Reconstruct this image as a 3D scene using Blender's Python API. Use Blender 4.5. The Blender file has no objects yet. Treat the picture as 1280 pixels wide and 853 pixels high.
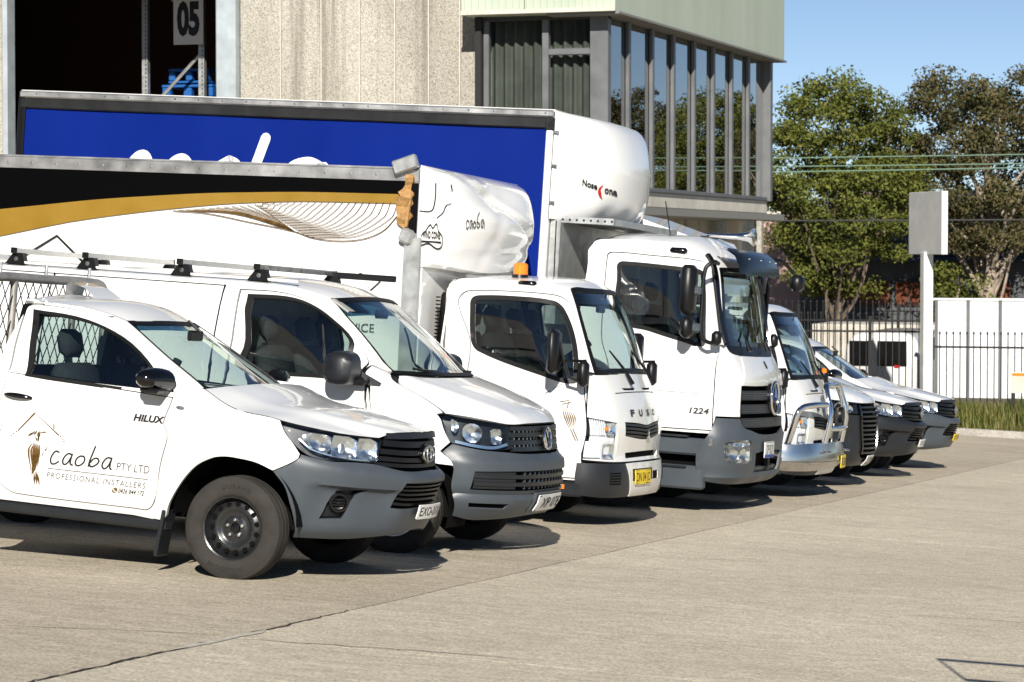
import bpy, math, random
import numpy as np
from mathutils import Matrix, Vector
random.seed(7)

# ------------------------------------------------------------------ camera, light, exposure
SC = bpy.context.scene
F_PX, VPX, HY = 3350.0, 1775.0, 312.0             # focal length in photo pixels, axis of the row, horizon line
PHI = math.atan((VPX-640)/F_PX); PIT = math.atan((426.5-HY)/F_PX)
cam = bpy.data.cameras.new('camera'); cam_o = bpy.data.objects.new('camera', cam); SC.collection.objects.link(cam_o)
cam.sensor_width = 36; cam.lens = F_PX/1280*36; cam.clip_start = .1; cam.clip_end = 3000; cam.dof.use_dof = True; cam.dof.focus_distance = 19.5; cam.dof.aperture_fstop = 8
cam_o.location = (0, 0, 1.70); cam_o.rotation_euler = (math.pi/2-PIT, 0, PHI); SC.camera = cam_o
SX, SY = 0.04, 0.0424                              # fall of the yard towards the front of the vehicles / away
def gz(x, y): return -SX*x - SY*y
SUN = Vector((.60, -1.73, 1.0)).normalized()       # towards the sun
EL = math.asin(SUN.z); AZ = math.atan2(SUN.x, SUN.y)
w = bpy.data.worlds.new('World'); SC.world = w; w.use_nodes = True
sky = w.node_tree.nodes.new('ShaderNodeTexSky'); sky.sky_type = 'NISHITA'; sky.sun_disc = False
sky.sun_elevation = EL; sky.sun_rotation = AZ; sky.altitude = 0; sky.air_density = .5; sky.dust_density = 0.0; sky.ozone_density = 1.2
bg = w.node_tree.nodes['Background']; bg.inputs[1].default_value = .064
w.node_tree.links.new(sky.outputs[0], bg.inputs[0])
sl = bpy.data.lights.new('sun', 'SUN'); sl.energy = 4.8; sl.angle = math.radians(.5); sl.color = (1, .95, .87)
so = bpy.data.objects.new('sun', sl); SC.collection.objects.link(so); so.rotation_euler = SUN.to_track_quat('Z', 'Y').to_euler(); so.location = (0, -20, 30)
SC.view_settings.view_transform = 'Standard'; SC.view_settings.look = 'None'; SC.view_settings.gamma = 1; SC.view_settings.exposure = 0.5
SC.view_settings.use_curve_mapping = False
SC.render.engine = 'CYCLES'; SC.cycles.max_bounces = 10; SC.cycles.transparent_max_bounces = 24; SC.cycles.use_denoising = True
SC.cycles.sample_clamp_indirect = 6; SC.cycles.caustics_reflective = False; SC.cycles.caustics_refractive = False

# ------------------------------------------------------------------ materials
M = {}
class NT:
    def __init__(s, name):
        s.m = bpy.data.materials.new(name); s.m.use_nodes = True; s.t = s.m.node_tree; s.b = s.t.nodes['Principled BSDF']; M[name] = s.m
    def n(s, typ, **kw):
        o = s.t.nodes.new(typ)
        for k, v in kw.items():
            if k[0] == 'i' and k[1:].isdigit(): o.inputs[int(k[1:])].default_value = v
            elif hasattr(o, k): setattr(o, k, v)
            else: o.inputs[k].default_value = v
        return o
    def l(s, a, b, ai=0, bi=0): s.t.links.new(a.outputs[ai], b.inputs[bi]); return b
    def coord(s, scale=(1,1,1)):
        c = s.n('ShaderNodeTexCoord'); mp = s.n('ShaderNodeMapping'); mp.inputs['Scale'].default_value = scale; s.l(c, mp, 3 if s.m.get('obj', 0) else 3); return mp
    def noise(s, sc, detail=4, rough=.55, scale=(1,1,1), src=None):
        t = s.n('ShaderNodeTexNoise'); t.inputs['Scale'].default_value = sc; t.inputs['Detail'].default_value = detail; t.inputs['Roughness'].default_value = rough
        s.l(src or s.coord(scale), t); return t
    def ramp(s, src, stops, ai=0):
        r = s.n('ShaderNodeValToRGB'); e = r.color_ramp.elements
        while len(e) < len(stops): e.new(.5)
        for q, (p, c) in zip(e, stops): q.position = p; q.color = (c if len(c) == 4 else tuple(c)+(1,)) if hasattr(c, '__len__') else (c, c, c, 1)
        s.l(src, r, ai); return r
    def mix(s, fac, a, b, blend='MIX'):
        m = s.n('ShaderNodeMix'); m.data_type = 'RGBA'; m.blend_type = blend
        for i, q in ((0, fac), (6, a), (7, b)):
            if isinstance(q, (int, float)): m.inputs[i].default_value = q
            elif isinstance(q, (tuple, list)): m.inputs[i].default_value = tuple(q)+((1,) if len(q) == 3 else ())
            else: s.t.links.new(q.outputs[2] if q.bl_idname == 'ShaderNodeMix' else q.outputs[0], m.inputs[i])
        return m
    def color(s, q): s.t.links.new(q.outputs[2] if q.bl_idname == 'ShaderNodeMix' else q.outputs[0], s.b.inputs['Base Color'])
    def bump(s, src, st=.2, dist=.01):
        b = s.n('ShaderNodeBump'); b.inputs['Strength'].default_value = st; b.inputs['Distance'].default_value = dist
        s.t.links.new(src.outputs[0], b.inputs['Height']); s.t.links.new(b.outputs[0], s.b.inputs['Normal']); return b
def pm(name, col, rough=.5, metal=0.0, coat=0.0, spec=.5, var=0.0, vs=6.0, bump=0.0, bs=200.0, emit=None):
    k = NT(name); b = k.b; b.inputs['Base Color'].default_value = tuple(col)+(1,); b.inputs['Roughness'].default_value = rough; b.inputs['Metallic'].default_value = metal
    b.inputs['Coat Weight'].default_value = coat; b.inputs['Coat Roughness'].default_value = .06; b.inputs['Specular IOR Level'].default_value = spec
    if var:
        nz = k.noise(vs, 5); r = k.ramp(nz, [(.3, tuple(c*(1-var) for c in col)), (.7, tuple(min(1, c*(1+var)) for c in col))]); k.color(r)
        rr = k.ramp(nz, [(.3, max(0, rough-.1)), (.75, min(1, rough+.12))]); k.l(rr, b, 0, b.inputs.find('Roughness'))
    if bump: k.bump(k.noise(bs, 2), bump, .002)
    return k
def glassm(name, tint, refl=1.0, rough=.0, ior=1.5):
    k = NT(name); t = k.t; t.nodes.remove(k.b); o = t.nodes['Material Output']
    tr = k.n('ShaderNodeBsdfTransparent'); tr.inputs[0].default_value = tuple(tint)+(1,)
    gl = k.n('ShaderNodeBsdfGlossy'); gl.inputs['Roughness'].default_value = rough; gl.inputs[0].default_value = (1,1,1,1)
    ge = k.n('ShaderNodeNewGeometry'); vd = k.n('ShaderNodeVectorMath'); vd.operation = 'DOT_PRODUCT'; k.l(ge, vd, 1, 0); k.l(ge, vd, 4, 1)
    def mth(op, a, v, second=None):
        q = k.n('ShaderNodeMath'); q.operation = op; k.t.links.new(a, q.inputs[0]); q.inputs[1].default_value = v
        if second is not None: q.inputs[2].default_value = second
        return q.outputs[0]
    c = mth('ABSOLUTE', vd.outputs['Value'], 0); c = mth('MULTIPLY_ADD', c, -1.0, 1.0); c = mth('POWER', c, 5.0); c = mth('MULTIPLY_ADD', c, .96, .04)
    mm = k.n('ShaderNodeMath'); mm.operation = 'MULTIPLY'; mm.use_clamp = True; mm.inputs[1].default_value = refl; k.t.links.new(c, mm.inputs[0])
    mx = k.n('ShaderNodeMixShader'); k.l(mm, mx, 0, 0); k.l(tr, mx, 0, 1); k.l(gl, mx, 0, 2); k.l(mx, o); return k
def paint(name, col, dirt=.06):
    k = NT(name); b = k.b; b.inputs['Roughness'].default_value = .28; b.inputs['Coat Weight'].default_value = .8; b.inputs['Coat Roughness'].default_value = .04
    # road film: a little warm dust, more of it low down on the panels
    c = k.n('ShaderNodeTexCoord'); n1 = k.n('ShaderNodeTexNoise'); n1.inputs['Scale'].default_value = 2.2; n1.inputs['Detail'].default_value = 7; n1.inputs['Roughness'].default_value = .65; k.l(c, n1, 3)
    sp = k.n('ShaderNodeSeparateXYZ'); k.l(c, sp, 3)
    mr = k.n('ShaderNodeMapRange'); mr.inputs[1].default_value = .9; mr.inputs[2].default_value = .3; k.l(sp, mr, 2)
    mu = k.n('ShaderNodeMath'); mu.operation = 'MULTIPLY_ADD'; mu.inputs[1].default_value = .55; k.l(mr, mu); 
    r = k.ramp(n1, [(.42, 0), (.8, .5)]); k.l(r, mu, 0, 2)
    m2 = k.n('ShaderNodeMath'); m2.operation = 'MULTIPLY'; m2.inputs[1].default_value = dirt*6; k.l(mu, m2)
    mx = k.mix(m2, col, (.42, .37, .29)); k.color(mx)
    rr = k.n('ShaderNodeMapRange'); rr.inputs[3].default_value = .24; rr.inputs[4].default_value = .6; k.l(m2, rr); k.t.links.new(rr.outputs[0], b.inputs['Roughness'])
    return k
paint('white_paint', (.80, .80, .785)); paint('cream_paint', (.78, .775, .74)); paint('box_white', (.80, .795, .77), .03)
pm('bumper_grey', (.055, .066, .078), .42, spec=.45, var=.10, vs=3, bump=.12, bs=900)
pm('bumper_dark', (.014, .016, .019), .40, spec=.45, var=.12, vs=3, bump=.1, bs=900)
pm('black_plastic', (.005, .005, .006), .40, spec=.4)
pm('black_gloss', (.003, .003, .004), .12, spec=.5, coat=.3)
pm('black_matte', (.004, .004, .004), .9, spec=.1)
pm('rubber_seal', (.005, .005, .005), .5, spec=.3)
pm('dark_steel', (.02, .021, .022), .4, metal=.3, var=.2, vs=12)
pm('steel_rim', (.014, .015, .016), .30, spec=.6, coat=.3, var=.25, vs=20)
pm('chrome', (.82, .82, .83), .07, metal=1)
pm('satin_metal', (.62, .62, .61), .32, metal=1, var=.08, vs=14)
pm('aluminium', (.58, .575, .56), .42, metal=.85, var=.10, vs=5, bump=.08, bs=60)
pm('galvanised', (.50, .51, .50), .45, metal=.7, var=.14, vs=9)
pm('bare_tube', (.36, .34, .31), .5, metal=.55, var=.22, vs=8)
pm('alloy', (.55, .56, .57), .28, metal=.9)
pm('interior', (.018, .019, .021), .85, spec=.2)
pm('seat_cloth', (.06, .062, .066), .95, spec=.1, var=.15, vs=30)
pm('dash', (.016, .018, .02), .7, spec=.25)
pm('headliner', (.35, .34, .32), .95, spec=.1)
pm('amber', (.85, .22, .01), .2, coat=.5); pm('red_lens', (.5, .01, .01), .2, coat=.5)
pm('plate_white', (.78, .78, .76), .4); pm('plate_yellow', (.80, .58, .02), .4); pm('ink', (.008, .008, .01), .5); pm('ink_blue', (.01, .05, .35), .5)
pm('brown_ink', (.105, .055, .010), .45, var=.5, vs=14); pm('white_ink', (.82, .82, .81), .45); pm('gold', (.27, .155, .016), .45, var=.08, vs=3)
pm('band_black', (.0018, .0018, .002), .35, spec=.08)
pm('timber', (.36, .20, .07), .8, var=.3, vs=40)
pm('reflector', (.86, .88, .90), .20, metal=1); pm('lamp_white', (.75, .76, .78), .25, coat=.5)
glassm('glass', (.80, .89, .87), 1.4); glassm('glass_side', (.55, .64, .62), 2.4); glassm('glass_band', (.04, .14, .24), 1.5); glassm('lens', (.93, .95, .96), .9); glassm('glass_dark', (.16, .19, .19), 1.2)
pm('tyre_letter', (.022, .021, .019), .8, spec=.15)
k = pm('tyre', (.036, .033, .029), .85, spec=.2, var=.3, vs=7)


# ------------------------------------------------------------------ curves
def prof(pts):
    """smooth monotone-ish interpolation of (key, value) pairs"""
    k = np.array([p[0] for p in pts], float); v = np.array([p[1] for p in pts], float)
    h = np.diff(k); d = np.diff(v) / h
    m = np.zeros(len(k)); m[0] = d[0]; m[-1] = d[-1]
    for i in range(1, len(k) - 1):
        m[i] = 0 if d[i-1] * d[i] <= 0 else 2 * d[i-1] * d[i] / (d[i-1] + d[i])
    def f(x):
        if x <= k[0]: return v[0] + m[0] * (x - k[0])
        if x >= k[-1]: return v[-1] + m[-1] * (x - k[-1])
        i = int(np.searchsorted(k, x)) - 1
        t = (x - k[i]) / h[i]; t2 = t * t; t3 = t2 * t
        return (2*t3-3*t2+1)*v[i] + (t3-2*t2+t)*h[i]*m[i] + (-2*t3+3*t2)*v[i+1] + (t3-t2)*h[i]*m[i+1]
    return f

def crom(pts, per=6, closed=False, dim=None):
    """Catmull-Rom through pts; a point with a trailing 1 is a sharp corner"""
    dim = dim or min(len(p) for p in pts)
    P = [np.array(p[:dim], float) for p in pts]
    sharp = [len(p) > dim for p in pts]
    n = len(P); out = []
    rng = range(n) if closed else range(n - 1)
    for i in rng:
        a, b = P[i], P[(i+1) % n]
        pa = a if (sharp[i] or (not closed and i == 0)) else P[i-1]
        pb = b if (sharp[(i+1) % n] or (not closed and i+2 >= n)) else P[(i+2) % n]
        L = np.linalg.norm(b - a)
        ta = (b - pa); tb = (pb - a)
        ta = ta / (np.linalg.norm(ta) + 1e-9) * L; tb = tb / (np.linalg.norm(tb) + 1e-9) * L
        for j in range(per):
            t = j / per; t2 = t*t; t3 = t2*t
            out.append((2*t3-3*t2+1)*a + (t3-2*t2+t)*ta + (-2*t3+3*t2)*b + (t3-t2)*tb)
    if not closed: out.append(P[-1])
    return out

def smooth(a, b, x):
    t = min(1, max(0, (x - a) / (b - a))); return t*t*(3-2*t)

class Shell:
    """body skin: plan contour at every height. u runs from the nose centre (0) round the corner along the side
    (u > 0 is the vehicle's right side, y < 0); z is the height key."""
    def __init__(s, plan, xf, w, dz=None, g=(0.65, 1.05), wx=None, plan2=None, zb=(0, 1)):
        s.xf = prof(xf); s.wf = prof(w); s.dz = prof(dz) if dz else None; s.g = g
        s.wx = prof(wx) if wx else None; s.zb = zb
        W0 = max(p[1] for p in w)
        A = np.array([q[:2] for q in crom([tuple(p) for p in plan], 8)])
        L = np.r_[0, np.cumsum(np.hypot(np.diff(A[:, 0]), np.diff(A[:, 1]) * W0))]
        s.L = L; s.A = A; s.B = np.array([q[:2] for q in crom([tuple(p) for p in plan2], 8)]) if plan2 else None
    def ab(s, u, z):
        u = abs(u)
        def ev(A):
            if u >= s.L[-1]: return A[-1, 0] + (u - s.L[-1]), A[-1, 1]
            return np.interp(u, s.L, A[:, 0]), np.interp(u, s.L, A[:, 1])
        a, b = ev(s.A)
        if s.B is not None:
            t = smooth(s.zb[0], s.zb[1], z); a2, b2 = ev(s.B); a += (a2-a)*t; b += (b2-b)*t
        return a, b
    def pt(s, u, z, off=0.0):
        if off:
            return s.pt(u, z) + s.nrm(u, z) * off
        a, b = s.ab(u, z)
        x = s.xf(z) - a; y = b * s.wf(z)
        if s.wx: y *= s.wx(x)
        zz = z
        if s.dz: zz = z + s.dz(x) * smooth(s.g[0], s.g[1], z)
        return np.array([x, -y if u >= 0 else y, zz])
    def nrm(s, u, z):
        e = 4e-3
        du = s.pt(u+e, z) - s.pt(u-e, z) if abs(u) > e else np.array([0, -1.0, 0])
        dv = s.pt(u, z+e) - s.pt(u, z-e)
        n = np.cross(du, dv); n = n / (np.linalg.norm(n) + 1e-12)
        return -n if n[0]*1.0 + (n[1] if u < 0 else -n[1]) * 1.0 + n[2]*.3 < 0 else n
    def ux(s, x, z):
        """chart u of the side point at length x"""
        lo, hi = 0.0, 12.0
        for _ in range(40):
            m = (lo+hi)/2
            if s.pt(m, z)[0] > x: lo = m
            else: hi = m
        return (lo+hi)/2

# ------------------------------------------------------------------ mesh helpers
from mathutils import Matrix, Vector
from mathutils.geometry import delaunay_2d_cdt
COL = bpy.context.scene.collection
V3 = lambda *a: np.array(a, float)

class MB:
    """collects verts and faces for ONE mesh object"""
    def __init__(s): s.v = []; s.f = []
    def add(s, v, f):
        n = len(s.v); s.v += [tuple(map(float, q)) for q in v]; s.f += [tuple(n+i for i in q) for q in f]; return s
    def box(s, c, d, rot=None, ch=0.0):
        hx, hy, hz = d[0]/2, d[1]/2, d[2]/2
        if ch <= 0:
            v = [(x, y, z) for x in (-hx, hx) for y in (-hy, hy) for z in (-hz, hz)]
            f = [(0,1,3,2),(4,6,7,5),(0,4,5,1),(2,3,7,6),(0,2,6,4),(1,5,7,3)]
        else:                                    # chamfered on all edges: two octagon-ish rings top/bottom
            c2 = min(ch, hx*.9, hy*.9, hz*.9)
            v = []; f = []
            for z, k in ((-hz, c2), (-hz+c2, 0), (hz-c2, 0), (hz, c2)):
                a, b = hx-k, hy-k
                v += [(-a+c2*(k == 0), -b, z), (a-c2*(k == 0), -b, z), (a, -b+c2*(k == 0), z), (a, b-c2*(k == 0), z),
                      (a-c2*(k == 0), b, z), (-a+c2*(k == 0), b, z), (-a, b-c2*(k == 0), z), (-a, -b+c2*(k == 0), z)]
            for r in range(3):
                for i in range(8): f.append((r*8+i, r*8+(i+1) % 8, r*8+8+(i+1) % 8, r*8+8+i))
            f += [tuple(range(7, -1, -1)), tuple(range(24, 32))]
        R = rot if rot is not None else np.eye(3)
        return s.add([np.asarray(c, float) + R @ np.array(q) for q in v], f)
    def tube(s, path, r, seg=8, caps=True, closed=False):
        P = [np.asarray(p, float) for p in path]; n = len(P); rs = r if hasattr(r, '__len__') else [r]*n
        rings = []; up = None
        for i, p in enumerate(P):
            t = (P[(i+1) % n] - P[i-1]) if closed else (P[min(i+1, n-1)] - P[max(i-1, 0)])
            t = t/(np.linalg.norm(t)+1e-12)
            if up is None:
                up = np.cross(t, V3(0,0,1) if abs(t[2]) < .9 else V3(1,0,0))
            up = up - t*(up @ t); up /= np.linalg.norm(up)+1e-12; b = np.cross(t, up)
            rings.append([p + rs[i]*(math.cos(2*math.pi*k/seg)*up + math.sin(2*math.pi*k/seg)*b) for k in range(seg)])
        v = [q for g in rings for q in g]; f = []
        for i in range(n if closed else n-1):
            j = (i+1) % n
            for k in range(seg): f.append((i*seg+k, i*seg+(k+1) % seg, j*seg+(k+1) % seg, j*seg+k))
        if caps and not closed: f += [tuple(range(seg-1, -1, -1)), tuple((n-1)*seg+k for k in range(seg))]
        return s.add(v, f)
    def lathe(s, pr, c, ax=1, seg=40, sgn=1, caps=True):
        """pr: (along axis, radius) pairs"""
        v = []; f = []
        for (a, r) in pr:
            for k in range(seg):
                t = 2*math.pi*k/seg
                q = [0, 0, 0]; q[ax] = a*sgn; q[(ax+1) % 3] = r*math.cos(t); q[(ax+2) % 3] = r*math.sin(t)
                v.append(np.asarray(c, float) + q)
        for i in range(len(pr)-1):
            for k in range(seg):
                g = (i*seg+k, i*seg+(k+1) % seg, (i+1)*seg+(k+1) % seg, (i+1)*seg+k)
                f.append(g if sgn > 0 else g[::-1])
        if caps:
            for i, rv in ((0, 1), (len(pr)-1, 0)):
                if pr[i][1] > 1e-4:
                    g = tuple(i*seg+k for k in range(seg)); f.append(g[::-1] if rv else g)
        return s.add(v, f)
    def grid(s, rows):
        n, m = len(rows), len(rows[0])
        return s.add([q for r in rows for q in r], [(i*m+j, i*m+j+1, (i+1)*m+j+1, (i+1)*m+j) for i in range(n-1) for j in range(m-1)])
    def prism(s, poly, fn0, fn1):
        """closed polygon (2-D) between two maps to 3-D"""
        n = len(poly); v = [fn0(*p) for p in poly] + [fn1(*p) for p in poly]
        tri = cap2d(poly)
        f = [t for t in tri] + [tuple(n+i for i in t[::-1]) for t in tri] + [(i, i+n, (i+1) % n+n, (i+1) % n) for i in range(n)]
        return s.add(v, f)
    def build(s, name, mat, parent=None, smooth_ang=None, fix=False, xf=None):
        me = bpy.data.meshes.new(name)
        v = s.v if xf is None else [xf(np.array(q)) for q in s.v]
        me.from_pydata(v, [], s.f); 
        if fix:
            import bmesh
            bm = bmesh.new(); bm.from_mesh(me); bmesh.ops.remove_doubles(bm, verts=bm.verts, dist=1e-5)
            bmesh.ops.recalc_face_normals(bm, faces=bm.faces); bm.to_mesh(me); bm.free()
        me.validate()
        if smooth_ang:
            me.polygons.foreach_set('use_smooth', [True]*len(me.polygons)); me.set_sharp_from_angle(angle=math.radians(smooth_ang))
        me.materials.append(mat if not isinstance(mat, str) else M[mat])
        return link(name, me, parent)

def link(name, me, parent=None):
    o = bpy.data.objects.new(name, me); COL.objects.link(o)
    if parent is not None: o.parent = parent
    return o
def empty(name, loc=(0,0,0), mat=None):
    o = bpy.data.objects.new(name, None); COL.objects.link(o); o.empty_display_size = .3
    if mat is not None: o.matrix_world = mat
    else: o.location = loc
    return o
def tag(o, label=None, cat=None, group=None, kind=None):
    for k, v in (('label', label), ('category', cat), ('group', group), ('kind', kind)):
        if v: o[k] = v
    return o
def cap2d(poly):
    r = delaunay_2d_cdt([Vector((float(p[0]), float(p[1]))) for p in poly], [], [list(range(len(poly)))], 1, 1e-7)
    if len(r[0]) != len(poly): return [tuple(range(len(poly)))]
    return [tuple(f) for f in r[2]]
def inpoly(P, x, y):
    X, Y = P[:, 0], P[:, 1]; X2, Y2 = np.roll(X, -1), np.roll(Y, -1)
    c = ((Y > y) != (Y2 > y)); d = np.where(Y2 == Y, 1e-12, Y2-Y)
    return bool(np.sum(c & (x < (X2-X)*(y-Y)/d + X)) % 2)
def resample(P, res, closed=True):
    out = []; n = len(P)
    for i in range(n if closed else n-1):
        a, b = np.asarray(P[i]), np.asarray(P[(i+1) % n]); k = max(1, int(math.ceil(np.linalg.norm(b-a)/res)))
        out += [a + (b-a)*j/k for j in range(k)]
    if not closed: out.append(np.asarray(P[-1]))
    return out
def clean(P, d=.0025):
    out = []
    for q in P:
        q = np.asarray(q)
        if not out or np.linalg.norm(q-out[-1]) > d: out.append(q)
    if len(out) > 2 and np.linalg.norm(out[0]-out[-1]) < d: out.pop()
    return out
def inset(P, d):
    """shrink a closed polygon by d (grow if negative)"""
    P = [np.asarray(p)[:2] for p in P]; n = len(P); A = sum(P[i][0]*P[(i+1) % n][1]-P[(i+1) % n][0]*P[i][1] for i in range(n)); s = 1 if A > 0 else -1
    out = []
    for i in range(n):
        a, b, c = P[i-1], P[i], P[(i+1) % n]
        e1 = b-a; e2 = c-b; e1 = e1/(np.linalg.norm(e1)+1e-9); e2 = e2/(np.linalg.norm(e2)+1e-9)
        n1 = s*V3(-e1[1], e1[0]); n2 = s*V3(-e2[1], e2[0]); m = n1+n2; k = max(.35, (m @ m)/2)
        out.append(b + m*d/k)
    return out
def outline(pts, per=5): return clean([q[:2] for q in crom(pts, per, True, 2)])
def sym(half):
    """half outline from the top of the centre line round to its bottom -> closed symmetric outline"""
    h = [tuple(p) for p in half]; h[0] = (0.0, h[0][1]) + h[0][2:]; h[-1] = (0.0, h[-1][1]) + h[-1][2:]
    return h + [(-p[0],) + p[1:] for p in h[-2:0:-1]]
def mirr(o): return [(-p[0],)+tuple(p[1:]) for p in o][::-1]

def patch(mb, fn, out, holes=(), res=.06, thick=.012, off=0.0, rim=True):
    """fill a 2-D outline (already dense) with triangles, map with fn(u, z, off) to 3-D; a rim runs inward by thick"""
    out = clean(resample(out, res)); holes = [clean(resample(h, res)) for h in holes]
    loops = [out] + holes; pts = []; edges = []
    for L in loops:
        n = len(pts); pts += [np.asarray(p)[:2] for p in L]; edges += [(n+i, n+(i+1) % len(L)) for i in range(len(L))]
    nb = len(pts); Ps = [np.array([p[:2] for p in L]) for L in loops]
    B = np.array(pts); lo, hi = B.min(0), B.max(0)
    gx = np.arange(lo[0]+res/2, hi[0], res); gy = np.arange(lo[1]+res/2, hi[1], res)
    for i, x in enumerate(gx):
        for y in gy + (res/2 if i % 2 else 0)*0:
            if inpoly(Ps[0], x, y) and not any(inpoly(h, x, y) for h in Ps[1:]) and np.min(np.hypot(B[:, 0]-x, B[:, 1]-y)) > res*.45:
                pts.append(V3(x, y))
    r = delaunay_2d_cdt([Vector((float(p[0]), float(p[1]))) for p in pts], edges, [], 0, 1e-6)
    vs = [np.array(v) for v in r[0]]; tri = []
    for f in r[2]:
        c = sum(vs[i] for i in f)/len(f)
        if inpoly(Ps[0], c[0], c[1]) and not any(inpoly(h, c[0], c[1]) for h in Ps[1:]): tri.append(tuple(f))
    v3 = [fn(v[0], v[1], off) for v in vs]
    # orient outward: compare with the offset direction
    if tri:
        a, b, c = (v3[i] for i in tri[0]); cc = sum(vs[i] for i in tri[0])/3
        nn = np.cross(b-a, c-a); od = fn(cc[0], cc[1], off+.01) - fn(cc[0], cc[1], off)
        flip = nn @ od < 0
        if flip: tri = [t[::-1] for t in tri]
    faces = list(tri)
    if rim and thick:
        cnt = {}
        for t in tri:
            for i in range(3): e = (t[i], t[(i+1) % 3]); cnt[e] = 1
        bd = [e for e in cnt if (e[1], e[0]) not in cnt]; m = {}
        for e in bd:
            for i in e:
                if i not in m: m[i] = len(v3); v3.append(fn(vs[i][0], vs[i][1], off-thick))
        faces += [(e[1], e[0], m[e[0]], m[e[1]]) for e in bd]
    mb.add(v3, faces)
    return mb
def band(mb, fn, out, wd, off=0.004, thick=.01):
    """a strip of width wd just inside a closed outline"""
    return patch(mb, fn, out, [inset(out, wd)], res=.05, off=off, thick=thick)
def coons(c0, c1, d0, d1, n, m, bump=None):
    """c0,c1: along i at j=0,1; d0,d1: along j at i=0,1"""
    def at(c, t):
        t = t*(len(c)-1); i = min(int(t), len(c)-2); return np.asarray(c[i])*(1-t+i) + np.asarray(c[i+1])*(t-i)
    c0, c1, d0, d1 = ([np.asarray(p) for p in arc(c)] for c in (c0, c1, d0, d1)); rows = []
    for i in range(n+1):
        s = i/n; row = []
        for j in range(m+1):
            t = j/m
            p = (1-t)*at(c0, s)+t*at(c1, s)+(1-s)*at(d0, t)+s*at(d1, t) - ((1-s)*(1-t)*c0[0]+(1-s)*t*c1[0]+s*(1-t)*c0[-1]+s*t*c1[-1])
            if bump: p = p + bump(s, t)
            row.append(p)
        rows.append(row)
    return rows
def arc(c, n=40):
    c = [np.asarray(p, float) for p in c]; L = np.r_[0, np.cumsum([np.linalg.norm(c[i+1]-c[i]) for i in range(len(c)-1)])]
    return [np.array([np.interp(t, L, [p[k] for p in c]) for k in range(3)]) for t in np.linspace(0, L[-1], n)]

# ------------------------------------------------------------------ lettering
_glyph = {}
def text2d(body, size=1.0, bold=0.0, spacing=1.0, shear=0.0, width=1.0):
    cu = bpy.data.curves.new('t', 'FONT'); cu.body = body; cu.size = 1.0; cu.offset = bold; cu.space_character = spacing; cu.shear = shear
    cu.resolution_u = 3; cu.align_x = 'LEFT'
    ob = bpy.data.objects.new('t', cu); me = bpy.data.meshes.new_from_object(ob)
    v = [(q.co.x*size*width, q.co.y*size) for q in me.vertices]; f = [tuple(p.vertices) for p in me.polygons]
    bpy.data.objects.remove(ob); bpy.data.curves.remove(cu); bpy.data.meshes.remove(me)
    return v, f
def lettering(mb, body, fn, x0, x1, y0, y1, **kw):
    """fit the text into the rectangle x0..x1, y0..y1 (capital height) of a 2-D chart and map with fn"""
    v, f = text2d(body, **kw)
    X = [p[0] for p in v]; ax, bx = min(X), max(X)
    Y = [p[1] for p in v]; ay, by = (0 if min(Y) < -.02 else min(Y)), max(Y)
    return mb.add([fn(x0+(p[0]-ax)/(bx-ax)*(x1-x0), y0+(p[1]-ay)/(by-ay)*(y1-y0)) for p in v], f)
def stroke(mb, pts, w, fn, per=6, smooth_=True):
    """flat brush stroke along a 2-D path; w = width or list of widths"""
    P = crom(pts, per) if smooth_ else [np.asarray(p, float) for p in pts]
    n = len(P); ws = [w]*n if not hasattr(w, '__len__') else list(np.interp(np.linspace(0, len(w)-1, n), range(len(w)), w))
    L = []; R = []
    for i, p in enumerate(P):
        t = P[min(i+1, n-1)] - P[max(i-1, 0)]; t = t/(np.linalg.norm(t)+1e-9); nn = V3(-t[1], t[0])*ws[i]/2
        L.append(p+nn); R.append(p-nn)
    def cap(p, d, w_):
        d = d/(np.linalg.norm(d)+1e-9); n_ = V3(-d[1], d[0]); return [p+w_/2*(math.cos(a)*n_+math.sin(a)*d) for a in np.linspace(0, math.pi, 6)[1:-1]]
    q = L + cap(P[-1], P[-1]-P[-2], ws[-1]) + R[::-1] + cap(P[0], P[0]-P[1], ws[0])
    v = [fn(*p) for p in q]; m = len(q)
    f = [(i, n+4+(n-1-i), n+4+(n-2-i), i+1) for i in range(n-1)] + [tuple(range(n-1, n+5)), tuple(list(range(m-5, m))+[0])]
    return mb.add(v, f)

# ------------------------------------------------------------------ vehicle skins
S = {}
S['HL'] = Shell([(0,0),(.012,.17),(.045,.33),(.10,.45),(.17,.56),(.27,.70),(.40,.82),(.55,.91),(.72,.965),(.95,.995),(1.3,1.0)],
    [(.25,.80),(.36,.90),(.5,.955),(.7,.98),(.82,.99),(.88,.975),(.93,.93),(1.05,.925),(1.2,.90),(1.3,.86)],
    [(.25,.83),(.35,.865),(.5,.885),(.75,.90),(.95,.895),(1.05,.88),(1.12,.862),(1.17,.838),(1.21,.79),(1.24,.72)],
    dz=[(-3,0),(-.5,0),(-.3,-.012),(.3,-.115),(.95,-.22),(1.3,-.27)], g=(.45,1.15))
S['HG'] = Shell([(0,0),(.015,.3),(.05,.55),(.10,.75),(.17,.90),(.30,.965),(.6,.99),(1.1,1)],
    [(1.05,-.14),(1.16,-.27),(1.35,-.585),(1.55,-.93),(1.60,-1.03),(1.66,-1.2)],
    [(1.0,.885),(1.05,.88),(1.12,.862),(1.2,.83),(1.35,.765),(1.55,.675),(1.60,.645),(1.66,.6)])
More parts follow.
